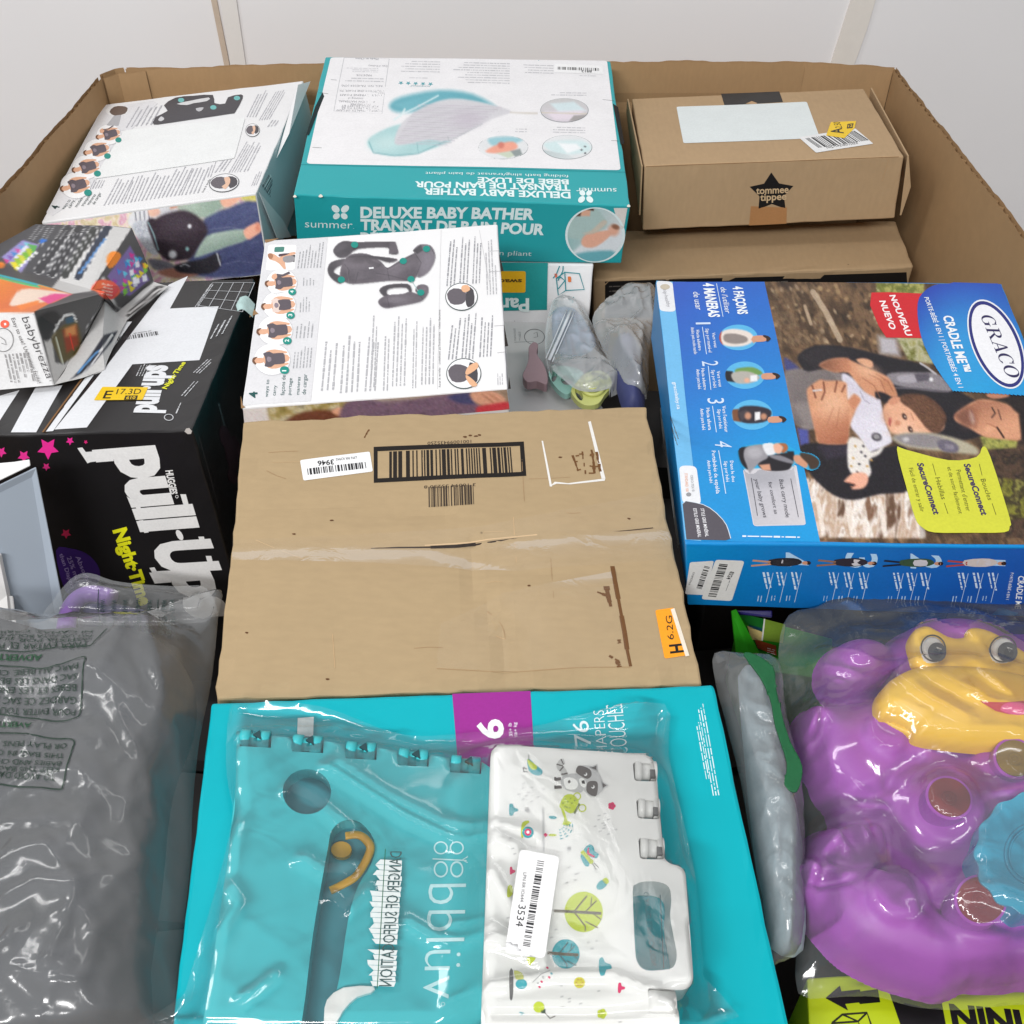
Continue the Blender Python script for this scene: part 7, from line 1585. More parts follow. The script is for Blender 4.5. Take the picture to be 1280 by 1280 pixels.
for cx, cy, rx, ry, col, stem in ((592, 366, 24, 25.3, LI, (420, 360)), (490, 606, 17.3, 18.4, TE, (385, 600))):
    P = Print(PF); q = zh(cx, cy)[0]; P.ell(*q, rx, ry, col, n=40); P.L = 1; s = rx/24
    W = lambda *k: [(q[0]+k[i]*s, q[1]+k[i+1]*s) for i in range(0, len(k), 2)]
    bc = (104, 98, 50) if col is LI else (60, 110, 116)
    P.line([zh(*stem)[0]]+W(-12, 0, 22, 2), .0018, (96, 88, 70)); P.line(W(-12, 0, 4, -20), .001, bc); P.line(W(-12, 0, 2, 18), .001, bc); P.line(W(2, 0, 16, -14), .0008, bc); P.line(W(12, 2, 22, 10), .0008, bc); P.line(W(2, 18, 2, 24), .0008, bc); P.line(W(2, 12, 18, 20), .0008, bc); P.line(W(9, -8, 10, -18), .0007, bc)
    P.build('tree_print', seat, wamp=0)
P = Print(PF)
rnd = random.Random(8)
for z, pts in ((zr, ((258, 348), (255, 380), (320, 376), (405, 388), (225, 424), (295, 412), (278, 435), (368, 442), (257, 460), (318, 477), (808, 580), (852, 565), (805, 610), (876, 608), (835, 635), (850, 650), (778, 658), (843, 672), (928, 682), (815, 695), (876, 714), (590, 955), (655, 1000), (635, 1048), (572, 1070), (165, 742), (180, 820), (195, 858))), (zh, ((548, 150), (495, 200), (435, 466), (410, 512), (620, 540), (668, 532), (640, 575), (465, 788), (468, 850), (510, 862), (470, 910), (510, 880), (575, 890), (678, 818), (800, 995), (160, 400), (165, 455)))):
    s = 1 if z is zr else .8
    for x, y in pts: P.line(z(x-11*s, y+3*s, x+11*s, y-3*s), .0008, (196, 196, 196))
for x, y, c in ((385, 685, PK), (408, 718, (110, 170, 180)), (395, 740, PK), (352, 765, PK), (340, 795, PK), (332, 775, GR), (360, 740, GR)): P.ell(*zh(x, y)[0], 1.8, 1.3, c, 40, 8)
P.line(zh(300, 770, 350, 720, 400, 700), .0004, GR); o = P.build('rain_dash_print', seat, wamp=0); o['kind'] = 'stuff'
# the bag
bag = empty('clear_bag', TF.hit(560, 1180)); tag(bag, 'large clear plastic bag around the teal and white folding seat, with barcode sticker', 'plastic bag')
wq = np.array(wol); tq = np.array(teal_ol)
def seat_h(U, V):
    h = np.where(in_poly(U, V, teal_ol), HT+.001, 0.0); h = np.where(in_poly(U, V, wol), HW+.0012, h); return h
bol = zB(225, 130, 262, 103, 330, 105, 560, 130, 780, 212, 900, 240) + zW(20, 232, 60, 225, 300, 205, 520, 150, 786, 120, 800, 300, 858, 560, 896, 740, 922, 1000, 926, 1110, 912, 1310) + zB(20, 1310, 60, 1180, 130, 950, 200, 700, 236, 520, 225, 440, 212, 330)
cr = [(zB(240, 560, 180, 760, 240, 850, 170, 960), .004, .006), (zB(430, 435, 520, 480, 600, 540, 640, 580), .003, .005), (zB(600, 330, 800, 460, 1000, 560, 1250, 700), .0032, .004), (zB(560, 350, 700, 440, 860, 540, 1240, 720), .0028, .004), (zB(860, 920, 960, 980, 1100, 1020, 1250, 1060), .003, .005), (zB(590, 830, 640, 880, 720, 800), .003, .005), (zB(260, 1200, 320, 1160, 380, 1110), .003, .004),
      (zW(0, 940, 120, 980, 200, 1020, 320, 1115), .0026, .004), (zW(0, 1040, 180, 1040, 320, 1110), .0026, .004), (zW(0, 1220, 160, 1200, 360, 1160, 500, 1160, 560, 1160, 720, 1220), .0026, .004), (zW(0, 560, 140, 610, 300, 650), .002, .004), (zW(60, 640, 240, 960), .002, .004), (zB(270, 200, 520, 180, 800, 215, 1000, 210), .004, .006), (zB(480, 690, 560, 740, 650, 740), .003, .006)]
BF = film('film', TF, bol, seat_h, bag, FILM, step=.0026, puff=.0022, creases=cr, amp=.0020, seed=11, rot=-.5, h=.012, edge=.007, cmul=(1.35, .45), tight=lambda u, v: np.where(in_poly(u, v, wol), .06, np.where(in_poly(u, v, teal_ol), .22, 1.0)))
sf = lift(TF, HW+.0092)
P = Print(sf); P.rpoly(zW(262, 645, 405, 672, 352, 1042, 206, 1022), (234, 234, 235), .003); P.L = 1
P.barcode(*zW(350, 690, 298, 1000, 325, 686), n=75, seed=31, col=(40, 40, 44)); P.text('3534', *zW(257, 846, 246, 924, 283, 850), (36, 36, 40), weight=.0); P.text('LPN RR IO644', *zW(274, 730, 262, 836, 286, 731), (60, 60, 64), res=2)
P.build('barcode_sticker', bag, wamp=0)
wf = lift(TF, HT+.0075); BD = drape('film'+bag.name, HT+.0075)
P = Print(wf)
rnd = random.Random(2)
for i in range(26):
    t = i/26; y = 640+500*t; x = 795-30*t
    if rnd.random() < .82: P.poly(zB(x-18-rnd.uniform(0, 34), y, x+62-rnd.uniform(0, 5), y+4, x+61-rnd.uniform(0, 6), y+21, x-18-rnd.uniform(0, 30), y+18), (206, 214, 214))
P.L = 1; P.line(zB(790, 640, 760, 1150), .0005, (40, 100, 70)); P.L = 2
P.text('DANGER OF SUFFOCATION', *zB(850, 650, 812, 1140, 808, 650), (60, 84, 84), res=2); P.auto = False; P.build('warning_print', bag, wamp=0, cut=.006, deform=BD)
P = Print(lift(TF, HT+.006)); P.text('TO AVOID SUFFOCATION', *zh(960, 230, 1010, 670, 930, 232), (20, 84, 92), res=2); P.line(zh(1025, 200, 1050, 690), .0005, (20, 84, 92)); P.auto = True; P.build('warning_print', bag, wamp=0)
P = Print(lift(TF, .004)); P.poly(zB(472, 168, 530, 164, 528, 236, 470, 232), (222, 226, 226)); P.build('white_tag', bag, wamp=0)

# ================================================================== grey padded cushion in a bag, lower left
z7 = Zm(0, 720, 2.2857); zc5 = Zm(0, 770, 5.565)
GF = up_face(110, 1030, .655, -.10, .04)
gc_px = smooth_poly([(-90, 800), (60, 784), (165, 782), (215, 806), (238, 850), (236, 905), (208, 985), (196, 1090), (180, 1200), (160, 1320), (-90, 1320)], 3)
gcu = uvl(GF, gc_px, .02)
U, V, ins, sd = field(gcu, .0035)
def cushion(U, V):
    d = edge_dist(U, V, gcu); i = in_poly(U, V, gcu); w = np.clip(np.where(i, d, 0)/.05, 0, 1)
    return .052*np.sqrt(1-(1-w)**2) + .004*w*(vnoise(U/.05+30, V/.05+30, 4)-.5)*2 - .004*w*ridges(U, V, .10, 6, 1.2, 3)**6
H = cushion(U, V)
gcu_o = empty('grey_cushion', GF.o); tag(gcu_o, 'dark grey padded fabric cushion inside the cloudy bag with green warnings', 'cushion')
field_mesh('fabric', GF, U, V, H, ins, gcu, plain('grey_fabric', lin((46, 47, 53)), rough=.85, spec=.15, noise_amt=.34, bump=.25, scale=11), gcu_o)
gb2 = empty('cloudy_bag', GF.o); tag(gb2, 'cloudy clear bag with green printed suffocation warnings around the grey cushion', 'plastic bag')
gol = [(-90, 790), (-20, 779), (60, 776), (150, 768), (190, 765), (240, 748), (277, 740), (274, 770), (268, 830), (262, 870), (250, 930), (243, 1000), (238, 1090), (226, 1200), (208, 1320), (-90, 1320)]
cr = [(z7(440, 180, 480, 330, 520, 520, 545, 700), .006, .006), (z7(315, 380, 420, 440, 520, 490), .005, .008), (z7(370, 460, 440, 600, 480, 760), .004, .006), (z7(200, 870, 250, 930, 290, 980, 210, 1180), .006, .006), (z7(340, 1000, 420, 900, 500, 820), .004, .006), (z7(0, 1260, 60, 1180, 120, 1100), .005, .007), (z7(210, 1190, 350, 1080, 500, 1080), .003, .006), (z7(480, 900, 490, 1000, 440, 1120), .004, .006), (z7(445, 170, 560, 180, 610, 110), .006, .006), (z7(430, 920, 460, 1020), .004, .006), (z7(0, 960, 120, 880, 200, 870), .003, .008), (z7(60, 700, 160, 640, 300, 660, 380, 720), .003, .006), (z7(250, 560, 300, 700, 290, 820), .004, .006), (z7(100, 1000, 180, 960, 260, 980, 330, 940), .005, .005), (z7(390, 220, 370, 330, 330, 400), .004, .007), (z7(20, 820, 90, 790, 180, 800), .003, .006), (z7(420, 640, 400, 760, 430, 860), .004, .005), (z7(300, 1040, 330, 1120, 300, 1220), .005, .005), (z7(120, 1200, 200, 1240, 280, 1230), .005, .005)]
film('film', GF, gol, cushion, gb2, FILMG, step=.003, puff=.006, creases=cr, amp=.0046, seed=23, rot=1.2, edge=.02)
gt_ = (42, 74, 58)
def on_film(z, h): return Print(lift(GF, h))
P = Print(lift(GF, .066), k=.5); P.auto = False
def frame(px, w=.0009): P.line(smooth_line(px, 3), w, gt_)
frame(zc5(-40, 770, 80, 775, 300, 810, 440, 830, 505, 850, 500, 900, 460, 1020, 420, 1160, 390, 1180, 200, 1160, -40, 1140)); frame(zc5(-40, 330, 120, 335, 280, 350, 430, 325, 560, 290, 600, 310, 570, 440, 548, 600, 530, 660, 470, 690, 340, 695, 180, 670, -40, 645)); frame(zc5(-40, 225, 150, 235, 330, 215, 520, 198, 630, 208, 660, 160, 730, 58))
P.L = 1
for t, x0, y0, x1, y1, cp in (('TO AVOID DANGER OF', 372, 1075, -280, 1030, 45), ('KEEP THIS BAG AWAY', 400, 1035, -250, 990, 34), ('BABIES AND CHILDREN', 416, 992, -260, 930, 36), ('THIS BAG IN CRIBS', 436, 930, -180, 878, 36), ('OR PLAY PENS. THIS', 455, 862, -180, 815, 36),
                              ('POUR EVITER TOUT DANGER', 510, 620, -330, 590, 42), ('GARDEZ CE SAC ELOIGNE', 522, 540, -300, 530, 44), ('BEBES ET LES ENFANTS', 528, 468, -220, 470, 40), ('SAC DANS LES BERCEAUX', 538, 400, -280, 420, 40), ('PARC AU BEBE. CE SAC', 550, 334, -180, 372, 36),
                              ('PARA EVITAR EL PELIGRO DE', 600, 172, -380, 180, 40), ('ASFIXIA POR PLASTICO', 625, 140, -300, 130, 26), ('NO USE ESTA BOLSA EN CUNAS', 632, 110, -300, 100, 22), ('NI CAMAS, CARRIOLAS', 634, 70, -250, 70, 20)):
    P.text(t, *zc5(x0, y0, x1, y1, x0-6, y0+cp), gt_, res=2)
P.text('AVERTISSEMENT', *zc5(198, 704, -330, 680, 192, 738), (40, 96, 62), weight=.025); P.text('ADVERTENCIA', *zc5(290, 258, -260, 250, 280, 298), (40, 96, 62), weight=.025)
P.build('warning_print', gb2, wamp=0, cut=.006, deform=drape('film'+gb2.name, .066))

# ================================================================== purple monkey toy in its bag, lower right
zE = Zm(880, 730, 2.3275); zH = Zm(930, 740, 3.657); zM = Zm(1040, 900, 4.2667)
MF = up_face(1150, 1020, .70, -.16)
PU = plain('purple_plastic', lin((158, 66, 172), 1.05), rough=.42, spec=.4, noise_amt=.03, bump=.015, scale=12)
YE = plain('yellow_plastic', lin((236, 190, 46)), rough=.4, spec=.4, noise_amt=.02, bump=.015, scale=12)
toy = empty('monkey_toy', MF.hit(1230, 1000)); tag(toy, 'purple plastic monkey toy with yellow face and round buttons, in a clear bag', 'toy')
BL = []                                    # cx cy rx ry rot height softness, in plane coordinates
def blob(z, cx, cy, rx, ry, rot, H, pw=.5, hh=None):
    G = lift(MF, H*.55 if hh is None else hh); c = G.uv(*z(cx, cy)[0]); a = G.uv(*z(cx+rx*math.cos(math.radians(rot)), cy+rx*math.sin(math.radians(rot)))[0])-c; b = G.uv(*z(cx-ry*math.sin(math.radians(rot)), cy+ry*math.cos(math.radians(rot)))[0])-c
    BL.append((c, a, b, H, pw))
blob(zE, 462, 245, 124, 108, 0, .040)                    # ear
blob(zE, 740, 210, 215, 140, 5, .052)                    # head
blob(zE, 930, 300, 260, 200, 5, .055)
blob(zE, 640, 540, 190, 150, 0, .038); blob(zE, 620, 660, 150, 150, 0, .034)             # arm
blob(zE, 860, 680, 330, 330, 0, .046); blob(zE, 1000, 780, 360, 320, 0, .048)                                            # body
blob(zE, 760, 1060, 250, 90, 10, .042); blob(zE, 1000, 1065, 240, 90, 0, .042)      # leg
DM = []
for px, hgt, fall in ((zE(335, 340, 300, 350, 274, 385, 268, 432, 284, 482, 288, 522, 318, 566, 352, 622, 378, 668, 430, 702, 500, 706, 570, 694, 650, 650, 720, 560, 700, 430, 620, 366, 540, 336, 450, 330, 390, 342), .041, .034),
                      (zE(288, 768, 310, 724, 350, 698, 400, 690, 445, 686, 490, 690, 522, 710, 542, 760, 556, 802, 612, 802, 654, 862, 690, 950, 760, 1000, 800, 1120, 720, 1185, 640, 1176, 520, 1140, 420, 1088, 358, 1028, 300, 955, 268, 895, 258, 830), .046, .040),
                      (zE(274, 388, 300, 352, 340, 350, 368, 380, 360, 430, 320, 462, 282, 450), .049, .020), (zE(300, 790, 318, 726, 360, 700, 404, 712, 428, 770, 400, 830, 330, 838), .052, .022), (zE(404, 712, 430, 690, 462, 692, 486, 730, 500, 790, 470, 826, 424, 800), .052, .020), (zE(470, 694, 505, 692, 530, 722, 545, 790, 520, 812, 496, 790), .051, .016), (zE(258, 832, 290, 790, 340, 812, 360, 870, 330, 920, 280, 905), .049, .020)):
    DM.append((uvl(MF, smooth_poly(px, 2), hgt*.5), hgt, fall))
blob(zE, 1260, 700, 200, 200, 0, .040); blob(zE, 1350, 900, 200, 200, 0, .044)
def toy_h(U, V, k=.0017):
    acc = np.zeros_like(U); mx = np.zeros_like(U)
    for c, a, b, H, pw in BL:
        det = a.x*b.y-a.y*b.x; s = ((U-c.x)*b.y-(V-c.y)*b.x)/det; t = (-(U-c.x)*a.y+(V-c.y)*a.x)/det
        h = H*np.clip(1-s*s-t*t, 0, 1)**pw; acc += np.exp(h/k)-1; mx = np.maximum(mx, h)
    for ol, hg, fall in DM:
        a = np.array(ol); lo, hi = a.min(0), a.max(0); m = (U > lo[0]) & (U < hi[0]) & (V > lo[1]) & (V < hi[1])
        if m.any():
            u, v = U[m], V[m]; w = np.clip(np.where(in_poly(u, v, ol), edge_dist(u, v, ol), 0)/fall, 0, 1); h = hg*np.sqrt(1-(1-w)**2); acc[m] += np.exp(h/k)-1; mx[m] = np.maximum(mx[m], h)
    return np.where(mx > 0, k*np.log1p(acc), 0)
box_uv = uvl(MF, [(960, 740), (1480, 740), (1480, 1300), (960, 1300)], .02)
U, V, ins, sd = field(box_uv, .0021); H = toy_h(U, V)
def disc_relief(z, cx, cy, rx, ry, dh, hh, ringw=None):
    global H
    G = lift(MF, hh); c = G.uv(*z(cx, cy)[0]); a = (G.uv(*z(cx+rx, cy)[0])-c).length; b = (G.uv(*z(cx, cy+ry)[0])-c).length
    r = np.sqrt(((U-c.x)/a)**2+((V-c.y)/b)**2)
    if ringw: H += dh*np.exp(-((r-1)/ringw)**2)
    else: H += dh*np.clip((1.0-r)/.10, 0, 1)
disc_relief(zE, 470, 235, 100, 84, -.0016, .04); disc_relief(zE, 468, 232, 44, 34, .0022, .04, .14); disc_relief(zE, 468, 232, 72, 58, .0012, .04, .09)
disc_relief(zE, 528, 440, 62, 58, .0045, .042); disc_relief(zE, 555, 915, 76, 66, .0050, .047)
for cx, cy in ((713, 650), (805, 945), (905, 535)): disc_relief(zE, cx, cy, 112, 104, .006, .047)
for z, pts in ((zE, (545, 800, 600, 800, 640, 860, 650, 930)), (zE, (520, 700, 545, 760, 552, 800)), (zE, (400, 790, 480, 800, 540, 795)), (zE, (300, 830, 380, 850, 470, 830)), (zE, (540, 560, 600, 510, 640, 500)), (zE, (470, 600, 520, 590, 560, 570)), (zE, (345, 348, 356, 410, 330, 468)), (zE, (286, 506, 350, 520, 410, 560)), (zE, (352, 614, 420, 600, 490, 622)), (zE, (340, 740, 400, 800, 480, 808)), (zE, (424, 700, 450, 760, 500, 792, 546, 798)), (zE, (272, 805, 330, 850, 430, 850))):
    q = uvl(MF, smooth_line(z(*pts), 4), .044); H -= .0085*np.exp(-(seg_dist(U, V, q)/.0036)**2)
H = np.maximum(blur(H, 2), 0); keep = H > .0015
field_mesh('body', MF, U, V, H, keep, None, PU, toy, level=.0015)
def sample(u, v):
    i = int(round((u-U[0, 0])/.0021)); j = int(round((v-V[0, 0])/.0021)); return H[min(max(j, 0), H.shape[0]-1), min(max(i, 0), H.shape[1]-1)]
def dome(name, px, hh, base, rise, fall, mat, parent, step=.0018, extra=None):
    ol = uvl(MF, smooth_poly(px, 4), hh); U2, V2, i2, s2 = field(ol, step); w = np.clip(np.where(i2, s2, 0)/fall, 0, 1)
    h = base + rise*np.sqrt(1-(1-w)**2) - .004*(w == 0)
    if extra: h = h + extra(U2, V2, w)
    field_mesh(name, MF, U2, V2, h, i2, ol, mat, parent); return ol
face_px = zH(755, 215, 785, 160, 840, 143, 890, 165, 950, 195, 1005, 195, 1020, 165, 1060, 150, 1140, 170, 1240, 230, 1330, 300, 1330, 400, 1100, 400, 900, 380, 790, 330, 768, 280)
dome('eye_patch', face_px, .056, .050, .008, .012, YE, toy)
muz = zH(622, 500, 625, 440, 680, 372, 780, 318, 880, 308, 1000, 312, 1150, 330, 1300, 360, 1480, 440, 1520, 560, 1440, 660, 1280, 684, 1100, 682, 900, 660, 800, 640, 780, 600, 700, 560, 640, 545)
dome('muzzle', muz, .062, .044, .024, .040, YE, toy, extra=lambda u, v, w: .007*np.exp(-((np.hypot((u-lift(MF, .068).uv(*zH(1120, 390)[0]).x)/.058, (v-lift(MF, .068).uv(*zH(1120, 390)[0]).y)/.026))**2)))
dome('cheek', zH(620, 470, 640, 520, 700, 560, 790, 600, 800, 640, 720, 610, 640, 560, 618, 520), .056, .040, .012, .012, YE, toy)
WE = plain('eye_white', (.8, .8, .78), rough=.3, bump=0); KE = plain('eye_dark', (.06, .06, .065), rough=.3, bump=0)
for (wx, wy, wrx, wry, px_, py_, prx, pry) in ((865, 258, 56, 62, 882, 276, 42, 44), (1184, 262, 62, 60, 1204, 276, 46, 46)):
    e = dome('eye', [zH(*p)[0] for p in ell(wx, wy, wrx, wry, -25, 20)], .061, .0585, .0030, .006, WE, toy); eo = COL.objects[-1] if False else None
    eye = [o for o in COL.objects if o.name.startswith('eye') and o.parent == toy and 'patch' not in o.name][-1]
    P = Print(lift(MF, .0622)); P.poly([zH(*p)[0] for p in ell(wx, wy, wrx+2, wry+2, -25, 28)], (40, 36, 36), [[zH(*p)[0] for p in ell(wx, wy, wrx-5, wry-5, -25, 28)]]); P.L = 1
    P.poly([zH(*p)[0] for p in ell(px_, py_, prx, pry, -25, 24)], (62, 62, 66)); P.L = 2; P.poly([zH(*p)[0] for p in ell(px_+4, py_+6, prx*.5, pry*.5, -25, 20)], (20, 20, 22)); P.poly(zH(px_-4, py_-24, px_+22, py_-14, px_+8, py_+2), (232, 232, 232)); P.build('pupil', eye, wamp=0)
P = Print(lift(MF, .0700)); P.poly(smooth_poly(zH(1068, 494, 1130, 490, 1200, 478, 1272, 456, 1282, 510, 1280, 562, 1210, 560, 1150, 545), 1), (196, 58, 66)); P.L = 1; P.poly(smooth_poly(zH(1170, 540, 1190, 512, 1230, 505, 1282, 512, 1282, 560, 1220, 560), 2), (222, 86, 140)); 
mo = P.build('mouth', toy, wamp=0)
mo.location = mo.location
for nm, cx, cy, rx, ry, col, hh in (('button', 713, 622, 64, 53, (124, 38, 42), .056), ('button', 805, 920, 70, 66, (120, 32, 42), .057), ('button', 905, 508, 58, 50, (120, 96, 34), .056)):
    rim = extrude('button_ring', MF, uvl(MF, [zE(*p)[0] for p in ell(cx, cy, rx+8, ry+8, 32, 36)], hh), [], .030, hh, PU, toy, bevel=.0012)
    bt = plain('button_%d' % col[1], lin(col), rough=.18, spec=.5, noise_amt=.08, bump=.02, scale=50, coat=.5)
    extrude(nm, MF, uvl(MF, [zE(*p)[0] for p in ell(cx, cy, rx, ry, 32, 36)], hh), [], hh-.002, hh+.0012, bt, rim, bevel=.001)
    for k in (.35, .16):
        G = lift(MF, hh+.0014); tube('button_groove', [G.hit(*zE(*p)[0]) for p in ell(cx, cy, rx*k, ry*k, 32, 20)], .0003, bt, rim, closed=True, n=6)
# scalloped teal wheel on the belly
cx, cy, R0 = 968, 786, 182; sc = []
for i in range(112):
    a = 2*math.pi*i/112; r = R0*(1+.028*math.cos(14*a)); sc.append((cx+r*math.cos(a), cy+r*.98*math.sin(a)))
BTQ = plain('aqua_plastic', lin((36, 156, 186)), rough=.25, noise_amt=.03, bump=.02, coat=.3)
wo = extrude('wheel', MF, uvl(MF, [zE(*p)[0] for p in sc], .058), [], .030, .060, BTQ, toy, bevel=.004, seg=4)
for k, t in ((.5, .0012), (.44, .0008)):
    G = lift(MF, .0602); tube('wheel_ring', [G.hit(*zE(cx+R0*k*math.cos(a), cy+R0*k*.98*math.sin(a))[0]) for a in (2*math.pi*i/40 for i in range(40))], t, BTQ, wo, closed=True, n=6)
tb = empty('clear_bag', MF.hit(1200, 1200)); tag(tb, 'crinkled clear plastic bag around the purple monkey toy', 'plastic bag')
tol = zE(215, 200, 245, 95, 330, 70, 420, 25, 560, 18, 720, 50, 860, 62, 960, 60, 1300, 60, 1320, 700, 1300, 1240, 960, 1225, 780, 1240, 700, 1242, 600, 1232, 500, 1204, 400, 1204, 272, 1194, 268, 1020, 258, 880, 272, 700, 252, 560, 225, 400)
def toyfilm(U, V):
    h = np.maximum(toy_h(U, V), 0)
    for px, hh in ((muz, .071), (face_px, .061), (zE(*[c for p in sc for c in p]), .0635)): h = np.where(in_poly(U, V, uvl(MF, px, hh*.95)), np.maximum(h, hh), h)
    for bx, by, br in ((713, 622, 74), (805, 920, 80), (905, 508, 68), (555, 915, 76), (528, 440, 62)):
        c = lift(MF, .056).uv(*zE(bx, by)[0]); h = np.where(np.hypot(U-c.x, V-c.y) < br*.00026, np.maximum(h, .0595), h)
    return np.minimum(h+.0015, .076)
cr = [(zH(330, 300, 470, 390, 600, 470, 800, 600, 1000, 700, 1280, 760), .005, .004), (zE(255, 240, 420, 330, 560, 440, 660, 500), .004, .005), (zE(290, 770, 330, 900, 400, 960, 460, 1040), .005, .005), (zE(560, 1010, 640, 985, 700, 975, 800, 1010, 931, 1060), .005, .006), (zE(700, 960, 800, 1000, 931, 1050), .004, .005), (zE(780, 700, 860, 690, 931, 650), .005, .006), (zE(300, 1070, 400, 1020, 470, 1060), .004, .005), (zE(600, 190, 640, 220, 700, 240, 760, 330), .003, .005), (zE(250, 1150, 330, 1090, 420, 1130), .005, .006), (zE(270, 420, 350, 590, 420, 660), .004, .005), (zE(420, 40, 470, 90, 640, 80), .005, .006), (zE(640, 380, 700, 350, 800, 440), .003, .005)]
film('film', MF, tol, toyfilm, tb, FILMT, step=.0026, puff=.003, creases=cr, amp=.0026, seed=41, rot=.5, edge=.022, tight=lambda u, v: np.where(toy_h(u, v) > .02, .30, 1.6))

# ================================================================== grey cloth with green strip, standing in a narrow bag
SF = up_face(960, 1000, .685, -.16)
gs = empty('grey_cloth', SF.hit(960, 1000)); tag(gs, 'pale grey folded cloth with dark green strip, squeezed beside the teal diaper box', 'cloth')
clo = zE(108, 300, 112, 240, 135, 218, 180, 250, 225, 360, 250, 540, 280, 640, 300, 800, 300, 1050, 205, 1046, 180, 900, 150, 740)
cu = uvl(SF, smooth_poly(clo, 3), .012); U, V, ins, sd = field(cu, .002)
def cloth_h(U, V):
    i = in_poly(U, V, cu); d = np.where(i, edge_dist(U, V, cu), 0); w = np.clip(d/.014, 0, 1); return (.012*np.sqrt(1-(1-w)**2) + .009*ridges(U, V, .022, 3, 1.4, 5)**3*w)*i
field_mesh('fabric', SF, U, V, cloth_h(U, V), ins, cu, plain('pale_cloth', lin((136, 150, 156)), rough=.8, spec=.1, noise_amt=.06, bump=.25, scale=260), gs)
gr_px = smooth_poly(zE(112, 210, 150, 213, 200, 250, 206, 300, 222, 380, 250, 470, 282, 540, 266, 612, 230, 590, 238, 530, 205, 420, 190, 340, 160, 275), 3)
gu = uvl(SF, gr_px, .028); U, V, ins, sd = field(gu, .0018)
field_mesh('green_strip', SF, U, V, .0300 + .003*ridges(U, V, .03, 9, 1.1, 3), ins, gu, plain('green_felt', lin((6, 88, 48)), rough=.7, noise_amt=.15, bump=.3, scale=160), gs, thick=.0014)
sb = empty('clear_bag', SF.hit(940, 900)); tag(sb, 'narrow clear bag around pale grey cloth with green strip', 'plastic bag')
film('film', SF, zE(30, 205, 120, 207, 215, 228, 240, 400, 280, 560, 292, 800, 280, 1050, 212, 1105, 186, 1095, 150, 860, 105, 580, 62, 410, 32, 290), cloth_h, sb, FILMG, step=.0024, puff=.007, creases=[(zE(60, 240, 110, 430, 160, 620), .005, .004), (zE(130, 790, 170, 900, 240, 1040), .004, .004), (zE(110, 780, 160, 800, 220, 960), .004, .004), (zE(140, 740, 170, 660, 200, 640), .005, .005)], amp=.0055, seed=53, rot=1.3, h=.004)

# ================================================================== lime box below the toy, green box behind it
LF = up_face(1150, 1270, .735, -.06); LIME = plain('lime_board', lin((186, 206, 16), .95), rough=.4, noise_amt=.05, bump=.04, scale=15)
zN = Zm(960, 1160, 4)
lo = [LF.hit(*zN(215, 480+260)[0]), LF.hit(1500, 1345), LF.hit(1500, 1190), LF.hit(*zN(196, 250)[0])]
V8 = [p-Vector((0, 0, .20)) for p in lo]+lo
lim = box_mesh('lime_box', V8, LIME, bevel=.0015, step=.03, origin=sum(V8, Vector())/8); tag(lim, 'lime green and black printed box under the purple monkey toy', 'box')
P = Print(LF); P.poly(zN(600, 300, 860, 315, 905, 560, 690, 560), (18, 17, 18)); P.poly(zN(288, 352, 360, 290, 368, 318, 460, 308, 462, 318, 550, 306, 562, 370, 460, 380, 455, 372, 386, 380, 400, 412), (18, 17, 18))
for q in ((320, 475, 372, 432, 495, 422, 515, 480), (372, 432, 450, 466, 495, 422), (320, 476, 450, 466, 462, 500), (310, 560, 320, 476)): P.line(zN(*q), .0012, (30, 32, 14))
P.text('NINJA', *zN(925, 490, 1420, 540, 905, 382), (18, 17, 18), weight=.05); P.build('box_print', lim, wamp=.0009)
zV = Zm(900, 740, 6.4)
GRB = plain('green_board', lin((40, 140, 24)), rough=.4, noise_amt=.06, bump=.05, scale=20)
gx = empty('green_box', at_depth(950, 800, .76)); tag(gx, 'green picture box with open flap peeking out behind the monkey toy', 'box')
slab('flap', [at_depth(*zV(95, 150)[0], .70), at_depth(*zV(130, 138)[0], .70), at_depth(*zV(350, 545)[0], .735), at_depth(*zV(262, 560)[0], .745), at_depth(*zV(130, 500)[0], .745)], GRB, gx, .002)
g = [at_depth(*zV(150, 178)[0], .735), at_depth(*zV(900, 370)[0], .735), at_depth(*zV(900, 700)[0], .745), at_depth(*zV(300, 620)[0], .745)]
face = quad_face(g[3], g[2], g[0])
V8 = [p-Vector((0, 0, .1)) for p in (g[3], g[2], g[1], g[0])]+[g[3], g[2], g[1], g[0]]
box_mesh('body', V8, GRB, bevel=.001, step=.03, parent=gx)
P = Print(Face(g[0], (g[1]-g[0]).cross(g[3]-g[0]) * (1 if (g[1]-g[0]).cross(g[3]-g[0]).z > 0 else -1), (1, 0, 0)), base=.002)
P.poly(zV(150, 180, 356, 226, 336, 330, 215, 268), (24, 104, 36)); P.poly(zV(215, 280, 335, 330, 330, 400, 250, 390), (206, 186, 120)); P.poly(zV(225, 268, 335, 300, 330, 322, 235, 300), (24, 70, 90)); P.poly(zV(270, 375, 330, 405, 445, 440, 450, 520, 300, 460), (150, 66, 30)); P.poly(zV(360, 228, 520, 270, 500, 420, 340, 395), (120, 150, 50)); P.L = 1; P.line(zV(354, 226, 334, 400), .0014, (226, 226, 220)); P.greek(*zV(375, 452, 440, 470, 375, 500), 3, (230, 220, 210)); P.build('box_picture', gx, wamp=0)
sl = [at_depth(*zV(110, 146)[0], .712), at_depth(*zV(420, 146)[0], .712), at_depth(*zV(420, 205)[0], .716), at_depth(*zV(160, 178)[0], .716)]
